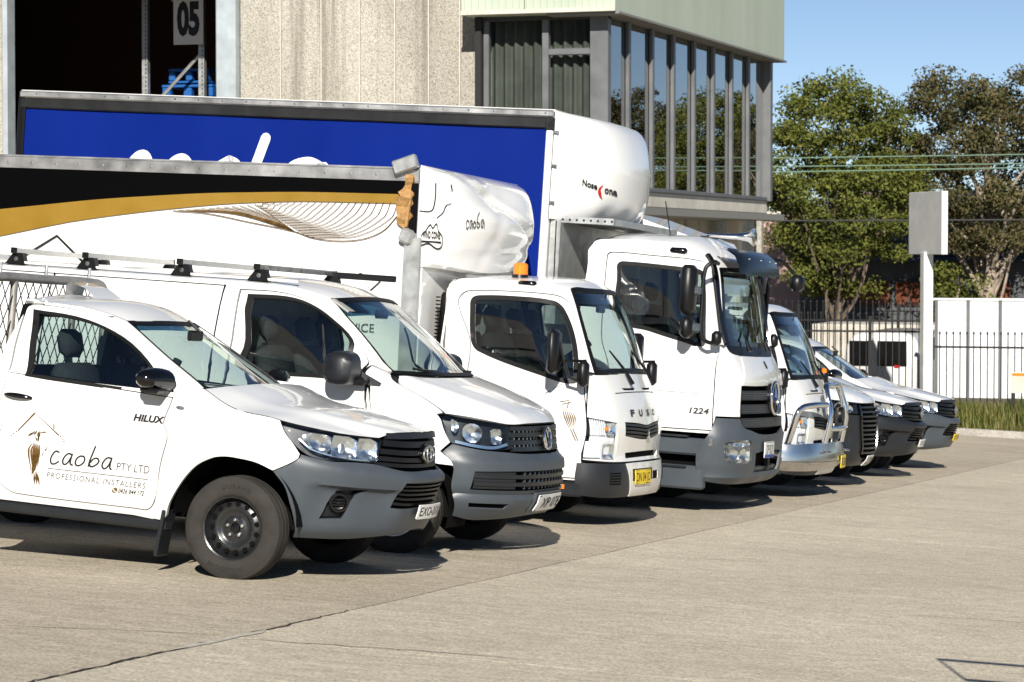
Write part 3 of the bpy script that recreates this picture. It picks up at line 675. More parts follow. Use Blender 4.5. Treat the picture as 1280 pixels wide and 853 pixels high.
# ------------------------------------------------------------------ single-cab ute
def copy_tree(o, parent=None, skip=()):
    c = o.copy(); COL.objects.link(c)
    if parent is not None: c.parent = parent
    for ch in list(o.children):
        if ch.name.split('.')[0] not in skip: copy_tree(ch, c, skip)
    return c
def both(veh, name, make, mat, **kw):
    """build the right part and its mirror image on the left"""
    r = []
    for sg in (1, -1):
        mb = MB(); make(mb, sg); r.append(veh.add(name, mb, mat, **kw))
    return r
def flipu(o, sg): return [V3(p[0]*sg, p[1]) for p in o]
mir = lambda c: [V3(p[0], -p[1], p[2]) for p in c]
def ute_core(V, D, bump_mat='bumper_grey', fog=True, plate_args=None, alloy=False):
    hl, hg = S['HL'].pt, S['HG'].pt; ux = S['HL'].ux; gx = S['HG'].ux
    fe = outline(D['fender']); do = outline(D['door']); df = outline(D['doorframe']); dw = outline(D['dwin'])
    both(V, 'fender', lambda m, s: patch(m, hl, flipu(inset(fe, .005), s), res=.06, thick=.03), 'white_paint')
    doors = both(V, 'door', lambda m, s: (patch(m, hl, flipu(inset(do, .005), s), res=.07, thick=.03), patch(m, hg, flipu(inset(df, .005), s), [flipu(dw, s)], res=.06, thick=.03)), 'white_paint')
    both(V, 'window_seal', lambda m, s: patch(m, hg, flipu(inset(dw, -.008), s), [flipu(inset(dw, .016), s)], res=.06, off=.004, thick=.012), 'rubber_seal')
    both(V, 'side_window', lambda m, s: patch(m, hg, flipu(inset(dw, .006), s), res=.08, off=-.008, thick=.004), 'glass_side')
    # cab side behind / below the door
    out = [(D['fender'][1][0]-.012, 1.13), (1.961, .885), (1.992, .656), (1.978, .426), (1.93, .316)] + [(ux(x, .33), .328+.01*0) for x in (-.7, -1.2, -1.79)] + [(ux(-1.79, .7), .7), (ux(-1.79, 1.15), 1.15)]
    both(V, 'cab_side', lambda m, s: patch(m, hl, flipu([V3(*p) for p in out], s), [flipu(inset(do,-.003), s)], res=.08, off=-.003, thick=.03), 'white_paint')
    fr = [(.681, 1.16, 1), (.703, 1.346), (.691, 1.547, 1), (.80, 1.588), (.95, 1.614), (1.3, 1.622), (gx(-1.60, 1.62), 1.618), (gx(-1.67, 1.60), 1.60), (gx(-1.71, 1.5), 1.5), (gx(-1.76, 1.3), 1.3), (gx(-1.79, 1.13), 1.13, 1), (2.0, 1.09), (1.2, 1.078), (.95, 1.075, 1), (.80, 1.12)]
    both(V, 'cab_frame', lambda m, s: patch(m, hg, flipu(outline(fr), s), [flipu(inset(df,-.003), s)], res=.06, off=-.003, thick=.04), 'white_paint')
    both(V, 'door_gap', lambda m, s: (patch(m, hl, flipu(inset(do, -.03), s), [flipu(inset(do, .03), s)], res=.08, off=-.024, thick=0), patch(m, hg, flipu(inset(df, -.02), s), [flipu(inset(df, .02), s)], res=.06, off=-.024, thick=0)), 'black_matte')
    # roof
    e0 = [hg(*p[:2]) for p in crom([(.691, 1.547), (.80, 1.588), (.95, 1.614), (1.3, 1.622), (gx(-1.60, 1.62), 1.618), (gx(-1.67, 1.60), 1.60)], 6)]
    d0 = [hg(u, 1.547+.012*(1-(u/.691)**2)) for u in np.linspace(.691, -.691, 21)]
    d1 = [e0[-1]*(1-t)+mir([e0[-1]])[0]*t + V3(-.03*math.sin(math.pi*t), 0, .0) for t in np.linspace(0, 1, 21)]
    roofb = MB().grid(coons(e0, mir(e0), d0, d1, 14, 16, lambda s, t: V3(0, 0, .055*math.sin(math.pi*t)**.8*min(1, s*4)*(1-.35*s))))
    V.add('roof', roofb, 'white_paint', sm=50)
    # bonnet
    B = crom(D['bonnet'], 5); i0 = min(range(len(B)), key=lambda i: abs(B[i][0]-.80)); c0 = [hl(*b[:2]) for b in B[:i0+1]]
    fr_ = B[i0:]; d1 = [hl(*b[:2]) for b in fr_]; d1 = d1 + mir(d1[:-1])[::-1]
    d0 = [V3(c0[0][0]+.10*math.sin(math.pi*t), c0[0][1]*(1-2*t), c0[0][2]+.035*math.sin(math.pi*t)) for t in np.linspace(0, 1, 21)]
    def bb(s, t):
        q = abs(t-.5)*2; ridge = math.exp(-((q-(.72-.25*s))/.10)**2)
        return V3(0, 0, (.030*(1-q**3)+.012*ridge)*math.sin(math.pi*min(1, s*.93+.02))**.7)
    V.add('bonnet', MB().grid(coons(c0, mir(c0), d0, d1, 20, 28, bb)), 'white_paint', sm=50)
    V.add('cowl', MB().grid([[V3(p[0]-.16, p[1], p[2]+.012-.03) for p in d0], [V3(p[0]-.005, p[1], p[2]-.012) for p in d0]]), 'black_plastic')
    # windscreen with its black border
    half = [(0, 1.559)] + [tuple(p[:2])+(1,)*(len(p) > 2) for p in D['ws']] + [(.55, 1.150), (.3, 1.140), (0, 1.137)]
    ws = outline(sym(half))
    V.add('windscreen', patch(MB(), hg, inset(ws, .004), res=.08, off=-.006, thick=.004), 'glass')
    V.add('windscreen_seal', patch(MB(), hg, ws, [inset(ws, .020)], res=.06, off=-.002, thick=.01), 'rubber_seal')
    sb = outline(sym([(0, 1.553), (.4, 1.551), (.665, 1.542, 1), (.676, 1.50, 1), (.4, 1.508), (0, 1.510)])); V.add('blue_band', patch(MB(), hg, sb, res=.08, off=-.012, thick=0), 'glass_band')  # deep blue strip across the top of the windscreen
    # headlights
    h = outline(D['hl']); lamps = []
    for sg in (1, -1):
        L = empty('headlight'); L.parent = V.root; lamps.append(L)
        V.add('lens', patch(MB(), hl, flipu(inset(h, .003), sg), res=.05, off=-.002, thick=.006), 'lens', L)
        V.add('housing', patch(MB(), hl, flipu(inset(h, .002), sg), res=.06, off=-.075, thick=-.07), 'bumper_dark', L)
        def bowl(c, a, b, depth, ph):
            def fn(u, z, off):
                q = min(1, math.hypot((u-sg*c[0])/a, (z-c[1])/b)); fl = .006*math.sin(u*95+ph)*math.sin(z*120)
                return hl(u, z, -.012-depth*(1-q**2)+fl*(1-q)+off)
            return patch(MB(), fn, [V3(sg*c[0]+a*x, c[1]+b*y) for x, y in ((-.95,-.8),(-.2,-1),(.85,-.9),(1,.1),(.8,.9),(-.3,1),(-1,.8))], res=.02, thick=.012)
        V.add('inner_panel', patch(MB(), lambda u, z, o: hl(u, z, -.055+.010*math.sin(u*60)+o), flipu(outline([(.525, .965, 1), (.70, .96), (.86, .955), (.985, 1.0), (1.02, 1.09), (.75, 1.112), (.51, 1.118, 1)]), sg), res=.025, thick=0), 'satin_metal', L)
        V.add('reflector', bowl((.59, 1.045), .078, .088, .045, 0), 'reflector', L)
        V.add('reflector', bowl((.755, 1.035), .092, .088, .045, 1), 'reflector', L)
        V.add('reflector', bowl((.915, 1.045), .070, .060, .035, 2), 'reflector', L)
        V.add('trim', strip(MB(), hl, [(sg*.56, .962), (sg*.75, .955), (sg*.95, .975), (sg*1.05, 1.04)], .012, -.02, .01), 'reflector', L)
    # grille: recessed backing, five bars, top lip
    g = outline(sym(D['grille'])); G = empty('grille'); G.parent = V.root
    V.add('backing', patch(MB(), hl, inset(g, -.01), res=.08, off=-.045, thick=0), 'black_matte', G)
    for i, (z, hw, wd, of) in enumerate(((1.185, .455, .035, .012), (1.128, .475, .040, .0), (1.068, .495, .040, .0), (1.008, .51, .040, .0), (.955, .52, .036, .0))):
        o = [V3(u, z+(.5 if k else -.5)*wd - .03*(abs(u)/.5)**2*(1 if i == 0 else .4)) for k in (0, 1) for u in (np.linspace(-hw, hw, 15) if k == 0 else np.linspace(hw, -hw, 15))]
        V.add('grille_bar', patch(MB(), hl, o, res=.05, off=of, thick=.035), 'black_plastic' if i else 'bumper_dark', G)
    E_ = empty('emblem'); E_.parent = V.root
    ef = lambda u, z: hl(u, 1.055+z, .022)
    V.add('badge_disc', patch(MB(), hl, ellipse(0, 1.055, .098, .080), res=.04, off=.012, thick=.03), 'black_gloss', E_)
    for a, b, cy in ((.090, .062, 0), (.034, .060, 0), (.060, .024, .036)):
        V.add('ring', MB().tube([ef(a*math.cos(t), cy+b*math.sin(t)) for t in np.linspace(0, 2*math.pi, 29)[:-1]],   .006, 6, closed=True), 'satin_metal', E_)
    # bumper with its sculpted lower facets
    def bf(u, z, off=0.0):
        a = abs(u); k = smooth(.30, .46, a)*(1-smooth(.86, 1.06, a))
        d = -.042*k*(smooth(.33, .60, z)-smooth(.64, .69, z)) + .012*(1-smooth(.30, .40, a))*smooth(.45, .55, z)*(1-smooth(.84, .90, z))
        d += .015*smooth(.46, .38, z)*0 - .02*(1-smooth(.27, .36, z))
        return hl(u, z, d+off)
    bo = outline(sym(D['bumper'])); lg = outline(sym(D['lgrille'])); fg = [V3(*p) for p in ((.815, .633), (.70, .650), (.59, .662), (.685, .598), (.722, .50), (.745, .430), (.892, .422), (.878, .48), (.866, .53))]
    V.add('bumper', patch(MB(), bf, inset(bo, .002), [lg, flipu(fg, 1), flipu(fg, -1)], res=.03, thick=.012), bump_mat, sm=30)
    G2 = empty('lower_grille'); G2.parent = V.root
    V.add('backing', patch(MB(), bf, inset(lg, -.015), res=.08, off=-.06, thick=0), 'black_matte', G2)
    for i in range(6):
        z = .545+i*.046; hw = .385-.012*i
        V.add('slat', patch(MB(), bf, rect(-hw, hw, z-.010, z+.010), res=.06, off=-.018, thick=.03), 'black_plastic', G2)
    for sg in (1, -1):
        Fp = empty('fog_pocket'); Fp.parent = V.root
        V.add('pocket', patch(MB(), bf, flipu(fg, sg), res=.04, off=-.045, thick=-.040), 'black_plastic', Fp)
        c = bf(.785*sg, .535, -.03); n = S['HL'].nrm(.785*sg, .535); t1 = np.cross(n, V3(0, 0, 1)); t1 /= np.linalg.norm(t1); t2 = np.cross(t1, n)
        for rr in ((.058, .052) if 1 else ()):
            pass
        V.add('ring', MB().tube([c+n*.03+.056*(math.cos(t)*t1+math.sin(t)*t2) for t in np.linspace(0, 2*math.pi, 21)[:-1]], .012, 6, closed=True), 'black_gloss', Fp)
        if fog:
            m = MB(); 
            for k, (r_, o_) in enumerate(((.055, .012), (.03, -.005), (.001, -.01))): pass
            m.grid([[c+n*o_+r_*(math.cos(t)*t1+math.sin(t)*t2) for t in np.linspace(0, 2*math.pi, 21)] for r_, o_ in ((.054, .014), (.035, .0), (.001, -.012))]); V.add('lamp', m, 'bumper_dark', Fp)
            for q in (-.018, 0, .018): V.add('bar', MB().tube([c+n*.02+t1*-.05+t2*q, c+n*.02+t1*.05+t2*q], .006, 5), 'black_plastic', Fp)
    # inner structure, liners
    ub = MB(); ub.box((-.70, 0, .42), (2.1, 1.1, .2)); ub.box((.12, 0, .66), (.8, .86, .42)); ub.box((-2.9, 0, .5), (3.0, .9, .14)); V.add('underbody', ub, 'black_matte', sm=None)
    for sg in (-1, 1):
        q = MB(); rows = [[V3(-.10*0+.425*math.cos(a), sg*yy, .37+.42*math.sin(a)) for a in np.linspace(.0, math.pi, 20)] for yy in (.885-.02, .45)]
        q.grid(rows); q.add([V3(.43*math.cos(a), sg*.45, .37+.43*math.sin(a)) for a in np.linspace(.0, math.pi, 20)], [tuple(range(20))]); V.add('wheel_arch_liner', q, 'black_matte')
    fm = MB().box((.36, 0, .37), (.5, .8, .04)); V.add('skid_plate', fm, 'dark_steel')
    # cab interior
    V.add('dashboard', MB().grid([[V3(-.30, y, 1.07-.05*abs(y)) , V3(-.55, y, 1.105-.03*abs(y)), V3(-.72, y, 1.07), V3(-.78, y, .95), V3(-.70, y, .70)] for y in np.linspace(-.74, .74, 9)]), 'dash', sm=60)
    V.add('cab_floor', MB().box((-1.1, 0, .50), (1.3, 1.5, .04)), 'interior', sm=None)
    wall = [V3(-.72, .45), V3(.72, .45), V3(.80, 1.13), V3(.62, 1.58), V3(-.62, 1.58), V3(-.80, 1.13)]; hole = [V3(-.52, 1.20), V3(.52, 1.20), V3(.47, 1.52), V3(-.47, 1.52)]
    rw = lambda y, z, o=0: V3(-1.78+max(0, z-1.13)*.24-o, y, z)
    V.add('rear_wall', patch(MB(), rw, wall, [hole], res=.2, thick=.03), 'white_paint'); V.add('rear_lining', patch(MB(), lambda y, z, o=0: rw(y, z)+V3(.02, 0, 0), wall, [hole], res=.3, thick=0), 'interior')
    V.add('rear_window', patch(MB(), rw, hole, res=.2, off=-.01, thick=.004), 'glass')
    for y in (-.38, .40): seat(V, -1.30, y, .60, h=.56)
    steering(V, -.86, -.36, 1.0, .18, 66)
    mr = MB().box((-.78, 0, 1.475), (.03, .20, .07), ch=.01); mr.tube([V3(-.74, 0, 1.50), V3(-.84, 0, 1.57)], .01, 6); V.add('rear_view_mirror', mr, 'black_plastic')
    V.add('headlining', MB().grid([[V3(x, y, 1.595-(.03 if abs(y) > .5 else 0)) for y in (-.6, -.3, 0, .3, .6)] for x in (-1.65, -1.1)]), 'headliner')
    # door mirrors
    for sg in (-1, 1):
        R_ = empty('door_mirror'); R_.parent = V.root
        rows = []
        for i, t in enumerate(np.linspace(0, 1, 9)):           # from the door outwards
            y = sg*(.872+.235*t); cx = -.56-.05*t; hh = .082*(1-.25*t**3)*(math.sin(math.pi*min(1, .35+t*.5))**.5) ; dx = .085*(1-.2*t**2)
            if i == 8: hh *= .55; dx *= .6
            rows.append([V3(cx+dx*math.cos(a)*(1 if math.cos(a) > 0 else .75), y, 1.195+.012*t+hh*math.sin(a)*(1 if math.sin(a) > 0 else .9)) for a in np.linspace(0, 2*math.pi, 17)])
        mm = MB().grid(rows); n0 = len(mm.v); mm.f.append(tuple(range(n0-17, n0-1))); mm.f.append(tuple(range(0, 16))); V.add('mirror_shell', mm, 'black_gloss', R_, sm=50, fix=True)
        V.add('mirror_base', MB().box((-.575, sg*.95, 1.135), (.13, .2, .03), ch=.012), 'black_plastic', R_)
        V.add('corner_cover', patch(MB(), hg, [V3(-sg*p[0], p[1]) for p in ((.965, 1.20), (1.04, 1.115), (1.20, 1.118), (1.10, 1.20), (.99, 1.27))], res=.06, off=.006, thick=.01), 'black_plastic', R_)
    for sg in (1, -1):
        dh = MB(); rows = []
        for t in np.linspace(0, 1, 9):
            p = hl(sg*(3.10-.20*t), 1.008-.006*t, .012+.022*math.sin(math.pi*t)**.6); k = math.sin(math.pi*(t*.92+.04))**.4
            rows.append([p+V3(0, -sg*.012*math.cos(a)*k, .018*k*math.sin(a)) for a in np.linspace(0, 2*math.pi, 11)])
        dh.grid(rows); V.add('door_handle', dh, 'black_gloss', doors[0 if sg == 1 else 1], sm=60)
        V.add('handle_cup', patch(MB(), lambda u, z, o: hl(u, z, .003+o), flipu(ellipse(3.0, 1.02, .07, .032), sg), res=.03, thick=.003), 'white_paint', doors[0 if sg == 1 else 1])
        V.add('side_repeater', patch(MB(), hl, flipu(ellipse(1.851, 1.041, .030, .011), sg), res=.02, off=.008, thick=.01), 'satin_metal')
        V.add('running_board', MB().box((-1.15, -sg*.80, .285), (1.35, .12, .07), ch=.015), 'bumper_dark')
        fl = MB().box((-.50, -sg*.80, .235), (.025, .17, .30), np.array([[math.cos(.12), 0, math.sin(.12)], [0, 1, 0], [-math.sin(.12), 0, math.cos(.12)]]), .006); V.add('mud_flap', fl, 'bumper_dark')
        V.add('wiper', MB().tube([V3(-.27, sg*.05-.25, 1.165), V3(-.33, sg*.05+.05, 1.185), V3(-.34, sg*.05+.32, 1.18)], .009, 5), 'black_plastic')
    for sx_, in ((0.0,), (-3.085,)):
        for sg in (-1, 1):
            wheel(V, sx_, sg*.775, .33, .205, .20, sg, 'alloy' if alloy else 'steel', 5, [('DURAVIS', math.pi/2-.1, .75, 0), ('BRIDGESTONE', -math.pi/2-.1, .95, 1)] if sg == -1 and sx_ == 0 and not alloy else None)
    if plate_args:
        body, style = plate_args
        plate(V, lambda u, z, off: bf(u, .505+z*1.02, off+.012), .372, .100, body, style)
def ute_tray(V):
    t = MB().box((-3.05, 0, .86), (2.4, 1.84, .06)); V.add('tray_deck', t, 'aluminium')
    for sg in (-1, 1): V.add('tray_side', MB().box((-3.05, sg*.93, 1.0), (2.4, .03, .24), ch=.008), 'aluminium')
    V.add('tailboard', MB().box((-4.24, 0, 1.0), (.03, 1.84, .24), ch=.008), 'aluminium')
    # headboard of bent tube with diamond mesh
    x = -1.93
    hb = [(x, -.90, .90), (x, -.90, 1.60), (x, -.86, 1.71), (x, -.76, 1.755), (x, 0, 1.76), (x, .76, 1.755), (x, .86, 1.71), (x, .90, 1.60), (x, .90, .90)]
    V.add('headboard_hoop', MB().tube([p for p in crom(hb, 5)], .032, 10), 'bare_tube', sm=60)
    V.add('headboard_post', MB().tube([V3(x, -.42, .9), V3(x, -.42, 1.75)], .026, 8), 'bare_tube', sm=60); V.add('headboard_post', MB().tube([V3(x, .42, .9), V3(x, .42, 1.75)], .026, 8), 'bare_tube', sm=60)
    for y in (-.62, .0, .62): V.add('rack_pin', MB().tube([V3(x, y, 1.75), V3(x, y, 1.86)], .012, 6), 'satin_metal')
    m = MB()
    for i in range(-16, 34):
        for sg in (-1, 1):
            pts = []
            for k in range(0, 41):
                zz = .90+.85*k/40; yy = -.9+i*.105*1.0+sg*(zz-.9)*.62
                if -.88 < yy < .88: pts.append(V3(x+.006*sg, yy, zz))
            if len(pts) > 1: m.tube([pts[0], pts[-1]], .0045, 4)
    o = V.add('wire_mesh', m, 'dark_steel'); o['kind'] = 'stuff'
    q = MB()
    rows = [[V3(-1.58+xx, yy*(1-.1*k)+.08, 1.675+hh) for yy in np.linspace(-.20, .20, 9)] for k, (xx, hh) in enumerate(((.10, -.01), (.0, .055), (-.12, .085), (-.16, .06), (-.17, -.02)))]
    q.grid(rows); V.add('roof_deflector', q, 'white_paint', sm=60)

D = HX
V = Veh('ute', -7.057, 16.16, 'white single-cab ute with grey bumper and mesh headboard, nearest the camera at left', 'ute', 'utes parked in the row', pitch=.035)
ute_core(V, D, plate_args=None)
core_children = list(V.root.children)
UTE = V
# the two far utes are copies of the same cab
for nm, x, y, lab, bm, pa, fog in (('far', -6.90, 33.4, 'white ute with dark bumper and white plate, second from the far end of row', 'bumper_dark', ('CHX 20W', 'white'), True),
                                ('last', -6.95, 36.3, 'white ute with grey bumper and yellow plate at the far end of the row', 'bumper_grey', ('DF 72 KH', 'yellow'), False)):
    r = copy_tree(V.root); r.matrix_world = frame(x, y); tag(r, lab, 'ute', 'utes parked in the row')
    W_ = Veh.__new__(Veh); W_.root = r; W_.xf = rake(.035)
    for ch in r.children:
        if ch.name.split('.')[0] == 'bumper' and bm != 'bumper_grey': ch.data = ch.data.copy(); ch.data.materials[0] = M[bm]
    hl = S['HL'].pt
    plate(W_, lambda u, z, off: hl(u, .505+z*1.02, off+.026), .372, .100, *pa)
    ute_tray(W_)
hl = S['HL'].pt
plate(V, lambda u, z, off: hl(u, .505+z*1.02, off+.026), .372, .100, 'EXO-31X', 'white')
ute_tray(V)
# ---- door lettering of the nearest ute, drawn in the photo's own proportions
def dl(cx, cy):
    u = 2.785-(cx-270)/558*.71; z = .566-((cy-(430+(cx-270)*.113))/4.49)*.0051
    return u, z
dfn = lambda cx, cy: hl(*dl(cx, cy), .003)
door = [c for c in V.root.children if c.name.split('.')[0] == 'door'][0]
m = MB()
for w_, pts in ((9, [(318,338),(300,332),(284,352),(277,378),(285,402),(304,404),(322,392)]), (9, [(392,352),(372,346),(352,366),(346,392),(358,408),(376,396),(390,366)]), (9, [(394,350),(389,380),(390,404),(402,412)]),
                (9, [(440,360),(424,372),(417,396),(428,414),(450,410),(466,388),(460,364),(440,360)]), (9, [(515,306),(506,345),(496,385),(492,418)]), (9, [(494,402),(506,420),(528,414),(546,392),(536,374),(516,376),(500,396)]),
                (9, [(614,374),(592,370),(572,392),(568,418),(582,432),(600,418),(612,388)]), (9, [(615,372),(611,404),(612,428),(620,436)])):
    stroke(m, pts, w_, dfn)
V.add('lettering_caoba', m, 'ink', door)
for name, body, x0, x1, ytop, ybot, kw in (('lettering_company', 'PTY LTD', 650, 830, 397, 440, dict(bold=-.01)), ('lettering_trade', 'PROFESSIONAL', 272, 566, 452, 484, dict(bold=-.010, spacing=1.25)), ('lettering_trade', 'INSTALLERS', 590, 822, 488, 520, dict(bold=-.010, spacing=1.25)), ('lettering_phone', '0426 844 172', 682, 825, 544, 570, dict(bold=.004)), ('lettering_model', 'HILUX', 752, 926, 126, 164, dict(bold=.045, shear=.25))):
    m = MB(); sl_ = .113
    fn = lambda x, y: dfn(x, y+(x-x0)*sl_)
    lettering(m, body, lambda x, y: fn(x, y), x0, x1, ybot, ytop, **kw); V.add(name, m, 'ink', door)
m = MB(); stroke(m, [(270,430),(828,493)], 3, dfn, smooth_=False); V.add('lettering_rule', m, 'ink', door)
m = MB(); stroke(m, [(70,212),(190,118),(300,240)], 7, dfn, smooth_=False); stroke(m, [(270,205),(271,180)], 6, dfn, smooth_=False)
for x, y in ((62,219),(48,231),(35,243),(312,250),(324,263),(336,277)): m.add([dfn(x+4*math.cos(a), y+4*math.sin(a)) for a in np.linspace(0, 6.28, 9)[:-1]], [tuple(range(8))])
V.add('roof_logo', m, 'brown_ink', door)
m = MB()
def leaf(a, b, w): stroke(m, [a, ((a[0]+b[0])/2, (a[1]+b[1])/2), b], [2, w*1.25, 2], dfn)
for i in range(7):
    t = i/6; leaf((168+t*38, 284+t*16), (186+t*14, 470-t*30), 9); 
for i in range(5):
    t = i/4; stroke(m, [(160+t*44, 288+t*8), (146+t*62, 325+t*16), (176+t*34, 440-t*20)], [3, 11, 3], dfn)
for a, b, w in (((150,225),(128,246),8),((165,216),(140,244),8),((178,214),(160,240),9),((190,216),(182,246),10),((196,222),(190,262),9),((186,244),(196,276),9),((198,225),(234,222),7),((172,250),(190,278),7),((196,455),(214,524),9),((204,450),(228,524),9),((210,452),(243,528),9),((226,360),(232,336),4),((236,332),(248,306),3),((240,330),(250,318),2)): leaf(a, b, w)
V.add('bird_logo', m, 'brown_ink', door)
m = MB(); m.add([dfn(662+14*math.cos(a), 555+15*math.sin(a)) for a in np.linspace(0, 6.28, 17)[:-1]], [tuple(range(16))]); pi_ = V.add('phone_icon', m, 'brown_ink', door)
m = MB(); stroke(m, [(656,549),(658,556),(664,562),(669,562)], 4, lambda x, y: hl(*dl(x, y), .0045)); V.add('handset', m, 'white_ink', pi_)

# ------------------------------------------------------------------ panel van with roof bars
D = TR; vw = S['VW'].pt; vx = S['VW'].ux
V = Veh('panel_van', -7.0, 18.83, 'white panel van with roof bars, black mirrors and dark grey bumper beside nearest ute', 'van', pitch=.02)
P2 = lambda L: [tuple(p) for p in L]
arch = [(vx(.42*math.cos(a), .34+.42*math.sin(a)), .34+.42*math.sin(a)) for a in np.radians(np.linspace(-5, 185, 14))]
dtop = P2(D['v_door'])
def vline(x0, z0, x1, z1, n=14): return [(vx(x0+(x1-x0)*t, z0+(z1-z0)*t), z0+(z1-z0)*t) for t in np.linspace(0, 1, n)]
xt_, xm_ = vw(*D['v_doorr'][0][:2])[0], vw(*D['v_doorr'][1][:2])[0]
dr = outline(dtop + [(vx(-.27, .95), .95), (vx(-.27, .80), .80), (vx(-.36, .60), .60), (vx(-.45, .40), .40, 1), (vx(xm_-.03, .38), .38, 1)] + vline(xm_-.03, .45, xm_-.03, 1.1, 9) + vline(xm_-.02, 1.15, xm_, 1.432, 7) + vline(xm_, 1.47, xt_, 1.78, 9))
dw = outline(D['v_dwin'])
both(V, 'door', lambda m, s: patch(m, vw, flipu(inset(dr, .006), s), [flipu(dw, s)], res=.07, thick=.03), 'white_paint')
both(V, 'window_seal', lambda m, s: patch(m, vw, flipu(inset(dw, -.008), s), [flipu(inset(dw, .02), s)], res=.06, off=.003, thick=.012), 'rubber_seal')
both(V, 'side_window', lambda m, s: patch(m, vw, flipu(inset(dw, .006), s), res=.08, off=-.008, thick=.004), 'glass_side')
both(V, 'door_gap', lambda m, s: patch(m, vw, flipu(inset(dr, -.03), s), [flipu(inset(dr, .03), s)], res=.08, off=-.024, thick=0), 'black_matte')
XR = -4.05
side = [(.83, 1.30, 1), (.826, 1.548), (.802, 1.794, 1), (.95, 1.845), (1.15, 1.865), (vx(-1.6, 1.87), 1.87), (vx(-3, 1.87), 1.87), (vx(XR, 1.87), 1.87, 1)] + vline(XR, 1.82, XR, .42, 22) + [(vx(XR, .35), .35, 1), (vx(-3.45, .34), .34, 1)]
side += [(vx(-3.0+.42*math.cos(a), .34+.42*math.sin(a)), .34+.42*math.sin(a)) for a in np.radians(np.linspace(185, -5, 12))]
side += [(vx(-2.55, .34), .34, 1), (vx(-.46, .345), .345, 1), (vx(-.40, .5), .5), (vx(-.30, .68), .68), (vx(-.235, .8), .8), (vx(-.235, .95), .95), (1.53, 1.085), (.945, 1.334), (.86, 1.30)]
sd = outline(side, 4)
both(V, 'body_side', lambda m, s: patch(m, vw, flipu(sd, s), [flipu(inset(dr, -.003), s)], res=.08, thick=.03), 'white_paint')
both(V, 'pressed_panel', lambda m, s: patch(m, vw, flipu(outline([(vx(-1.62, 1.74), 1.74), (vx(-1.62, 1.05), 1.05), (vx(-2.75, 1.05), 1.05), (vx(-2.75, 1.74), 1.74)], 8) if 0 else [V3(*p) for p in vline(-1.60, 1.68, -1.56, 1.06, 12)+[(vx(-1.60, 1.0), 1.0), (vx(-2.75, 1.0), 1.0)]+vline(-2.8, 1.05, -2.8, 1.70, 12)+[(vx(-2.75, 1.75), 1.75), (vx(-1.66, 1.75), 1.75)]], s), res=.08, off=.004, thick=.006), 'white_paint')
for xs in (-1.50, -2.92):
    both(V, 'door_seam', lambda m, s: strip(m, vw, [(p[0]*s, p[1]) for p in vline(xs, 1.84, xs-.02, .4, 24)], .007, .0015, .002), 'black_matte')
both(V, 'roof_seam', lambda m, s: strip(m, vw, [(vx(x, 1.835)*s, 1.835) for x in (-1.5, -2.2, -3, -4)], .006, .0015, .002), 'rubber_seal')
# roof
e0 = [vw(*p[:2]) for p in crom([(.802, 1.794), (.95, 1.845), (1.15, 1.865), (vx(-1.6, 1.87), 1.87), (vx(-3, 1.87), 1.87), (vx(XR, 1.87), 1.87)], 6)]
d0 = [vw(u, 1.794+.03*(1-(u/.802)**2)) for u in np.linspace(.802, -.802, 21)]; d1 = [e0[-1]*(1-t)+mir([e0[-1]])[0]*t for t in np.linspace(0, 1, 21)]
V.add('roof', MB().grid(coons(e0, mir(e0), d0, d1, 20, 16, lambda s, t: V3(0, 0, .050*math.sin(math.pi*t)**.75*min(1, s*5)))), 'white_paint', sm=50)
V.add('rear_wall', patch(MB(), lambda y, z, o=0: V3(XR-o, y, z), [V3(-.9, .35), V3(.9, .35), V3(.93, .9), V3(.77, 1.86), V3(.5, 1.96), V3(-.5, 1.96), V3(-.77, 1.86), V3(-.93, .9)], res=.3, thick=.02), 'white_paint')
# bonnet and fenders
bn = outline(sym([(0, 1.272), (.5, 1.268), (.86, 1.265, 1), (1.015, 1.205), (1.027, 1.121), (1.05, 1.030, 1), (.873, 1.014), (.57, .974), (.305, .981), (0, .982)]))
def vb(u, z, off=0.0):
    a = abs(u); r = math.exp(-((a-(.45+.35*smooth(1.0, 1.25, z)))/.09)**2)*.010
    return vw(u, z, off+r*smooth(.98, 1.06, z))
V.add('bonnet', patch(MB(), vb, inset(bn, .003), res=.03, thick=.03), 'white_paint', sm=50)
fe = outline([(.885, 1.272, 1), (1.032, 1.201), (1.04, 1.121), (1.06, 1.030, 1), (1.115, 1.02, 1), (1.101, .931), (1.054, .827, 1), (1.136, .760, 1), (vx(.445, .66), .66, 1)] + arch[4:-3] + [(vx(-.29, .72), .72, 1), (vx(-.235, .8), .8), (vx(-.235, .95), .95), (1.53, 1.085), (.95, 1.330, 1), (.90, 1.295)])
both(V, 'fender', lambda m, s: patch(m, vw, flipu(inset(fe, .005), s), res=.06, thick=.03), 'white_paint')
ws = outline(sym([(0, 1.826)] + [p for p in D['v_ws'][1:5]] + [(.56, 1.284), (0, 1.282)]))
V.add('windscreen', patch(MB(), vw, inset(ws, .004), res=.08, off=-.006, thick=.004), 'glass')
V.add('windscreen_seal', patch(MB(), vw, ws, [inset(ws, .022)], res=.06, off=-.002, thick=.01), 'rubber_seal')
sb = outline(sym([(0, 1.815), (.5, 1.80), (.775, 1.785, 1), (.785, 1.68, 1), (.5, 1.695), (0, 1.70)])); V.add('blue_band', patch(MB(), vw, sb, res=.08, off=-.012, thick=0), 'glass_band')  # same deep blue strip, deeper on the van
V.add('cowl', patch(MB(), vw, sym([(0, 1.29), (.5, 1.288), (.84, 1.286), (.86, 1.25), (.5, 1.25), (0, 1.25)]), res=.06, off=-.02, thick=0), 'black_plastic')
h = outline(D['v_hl'])
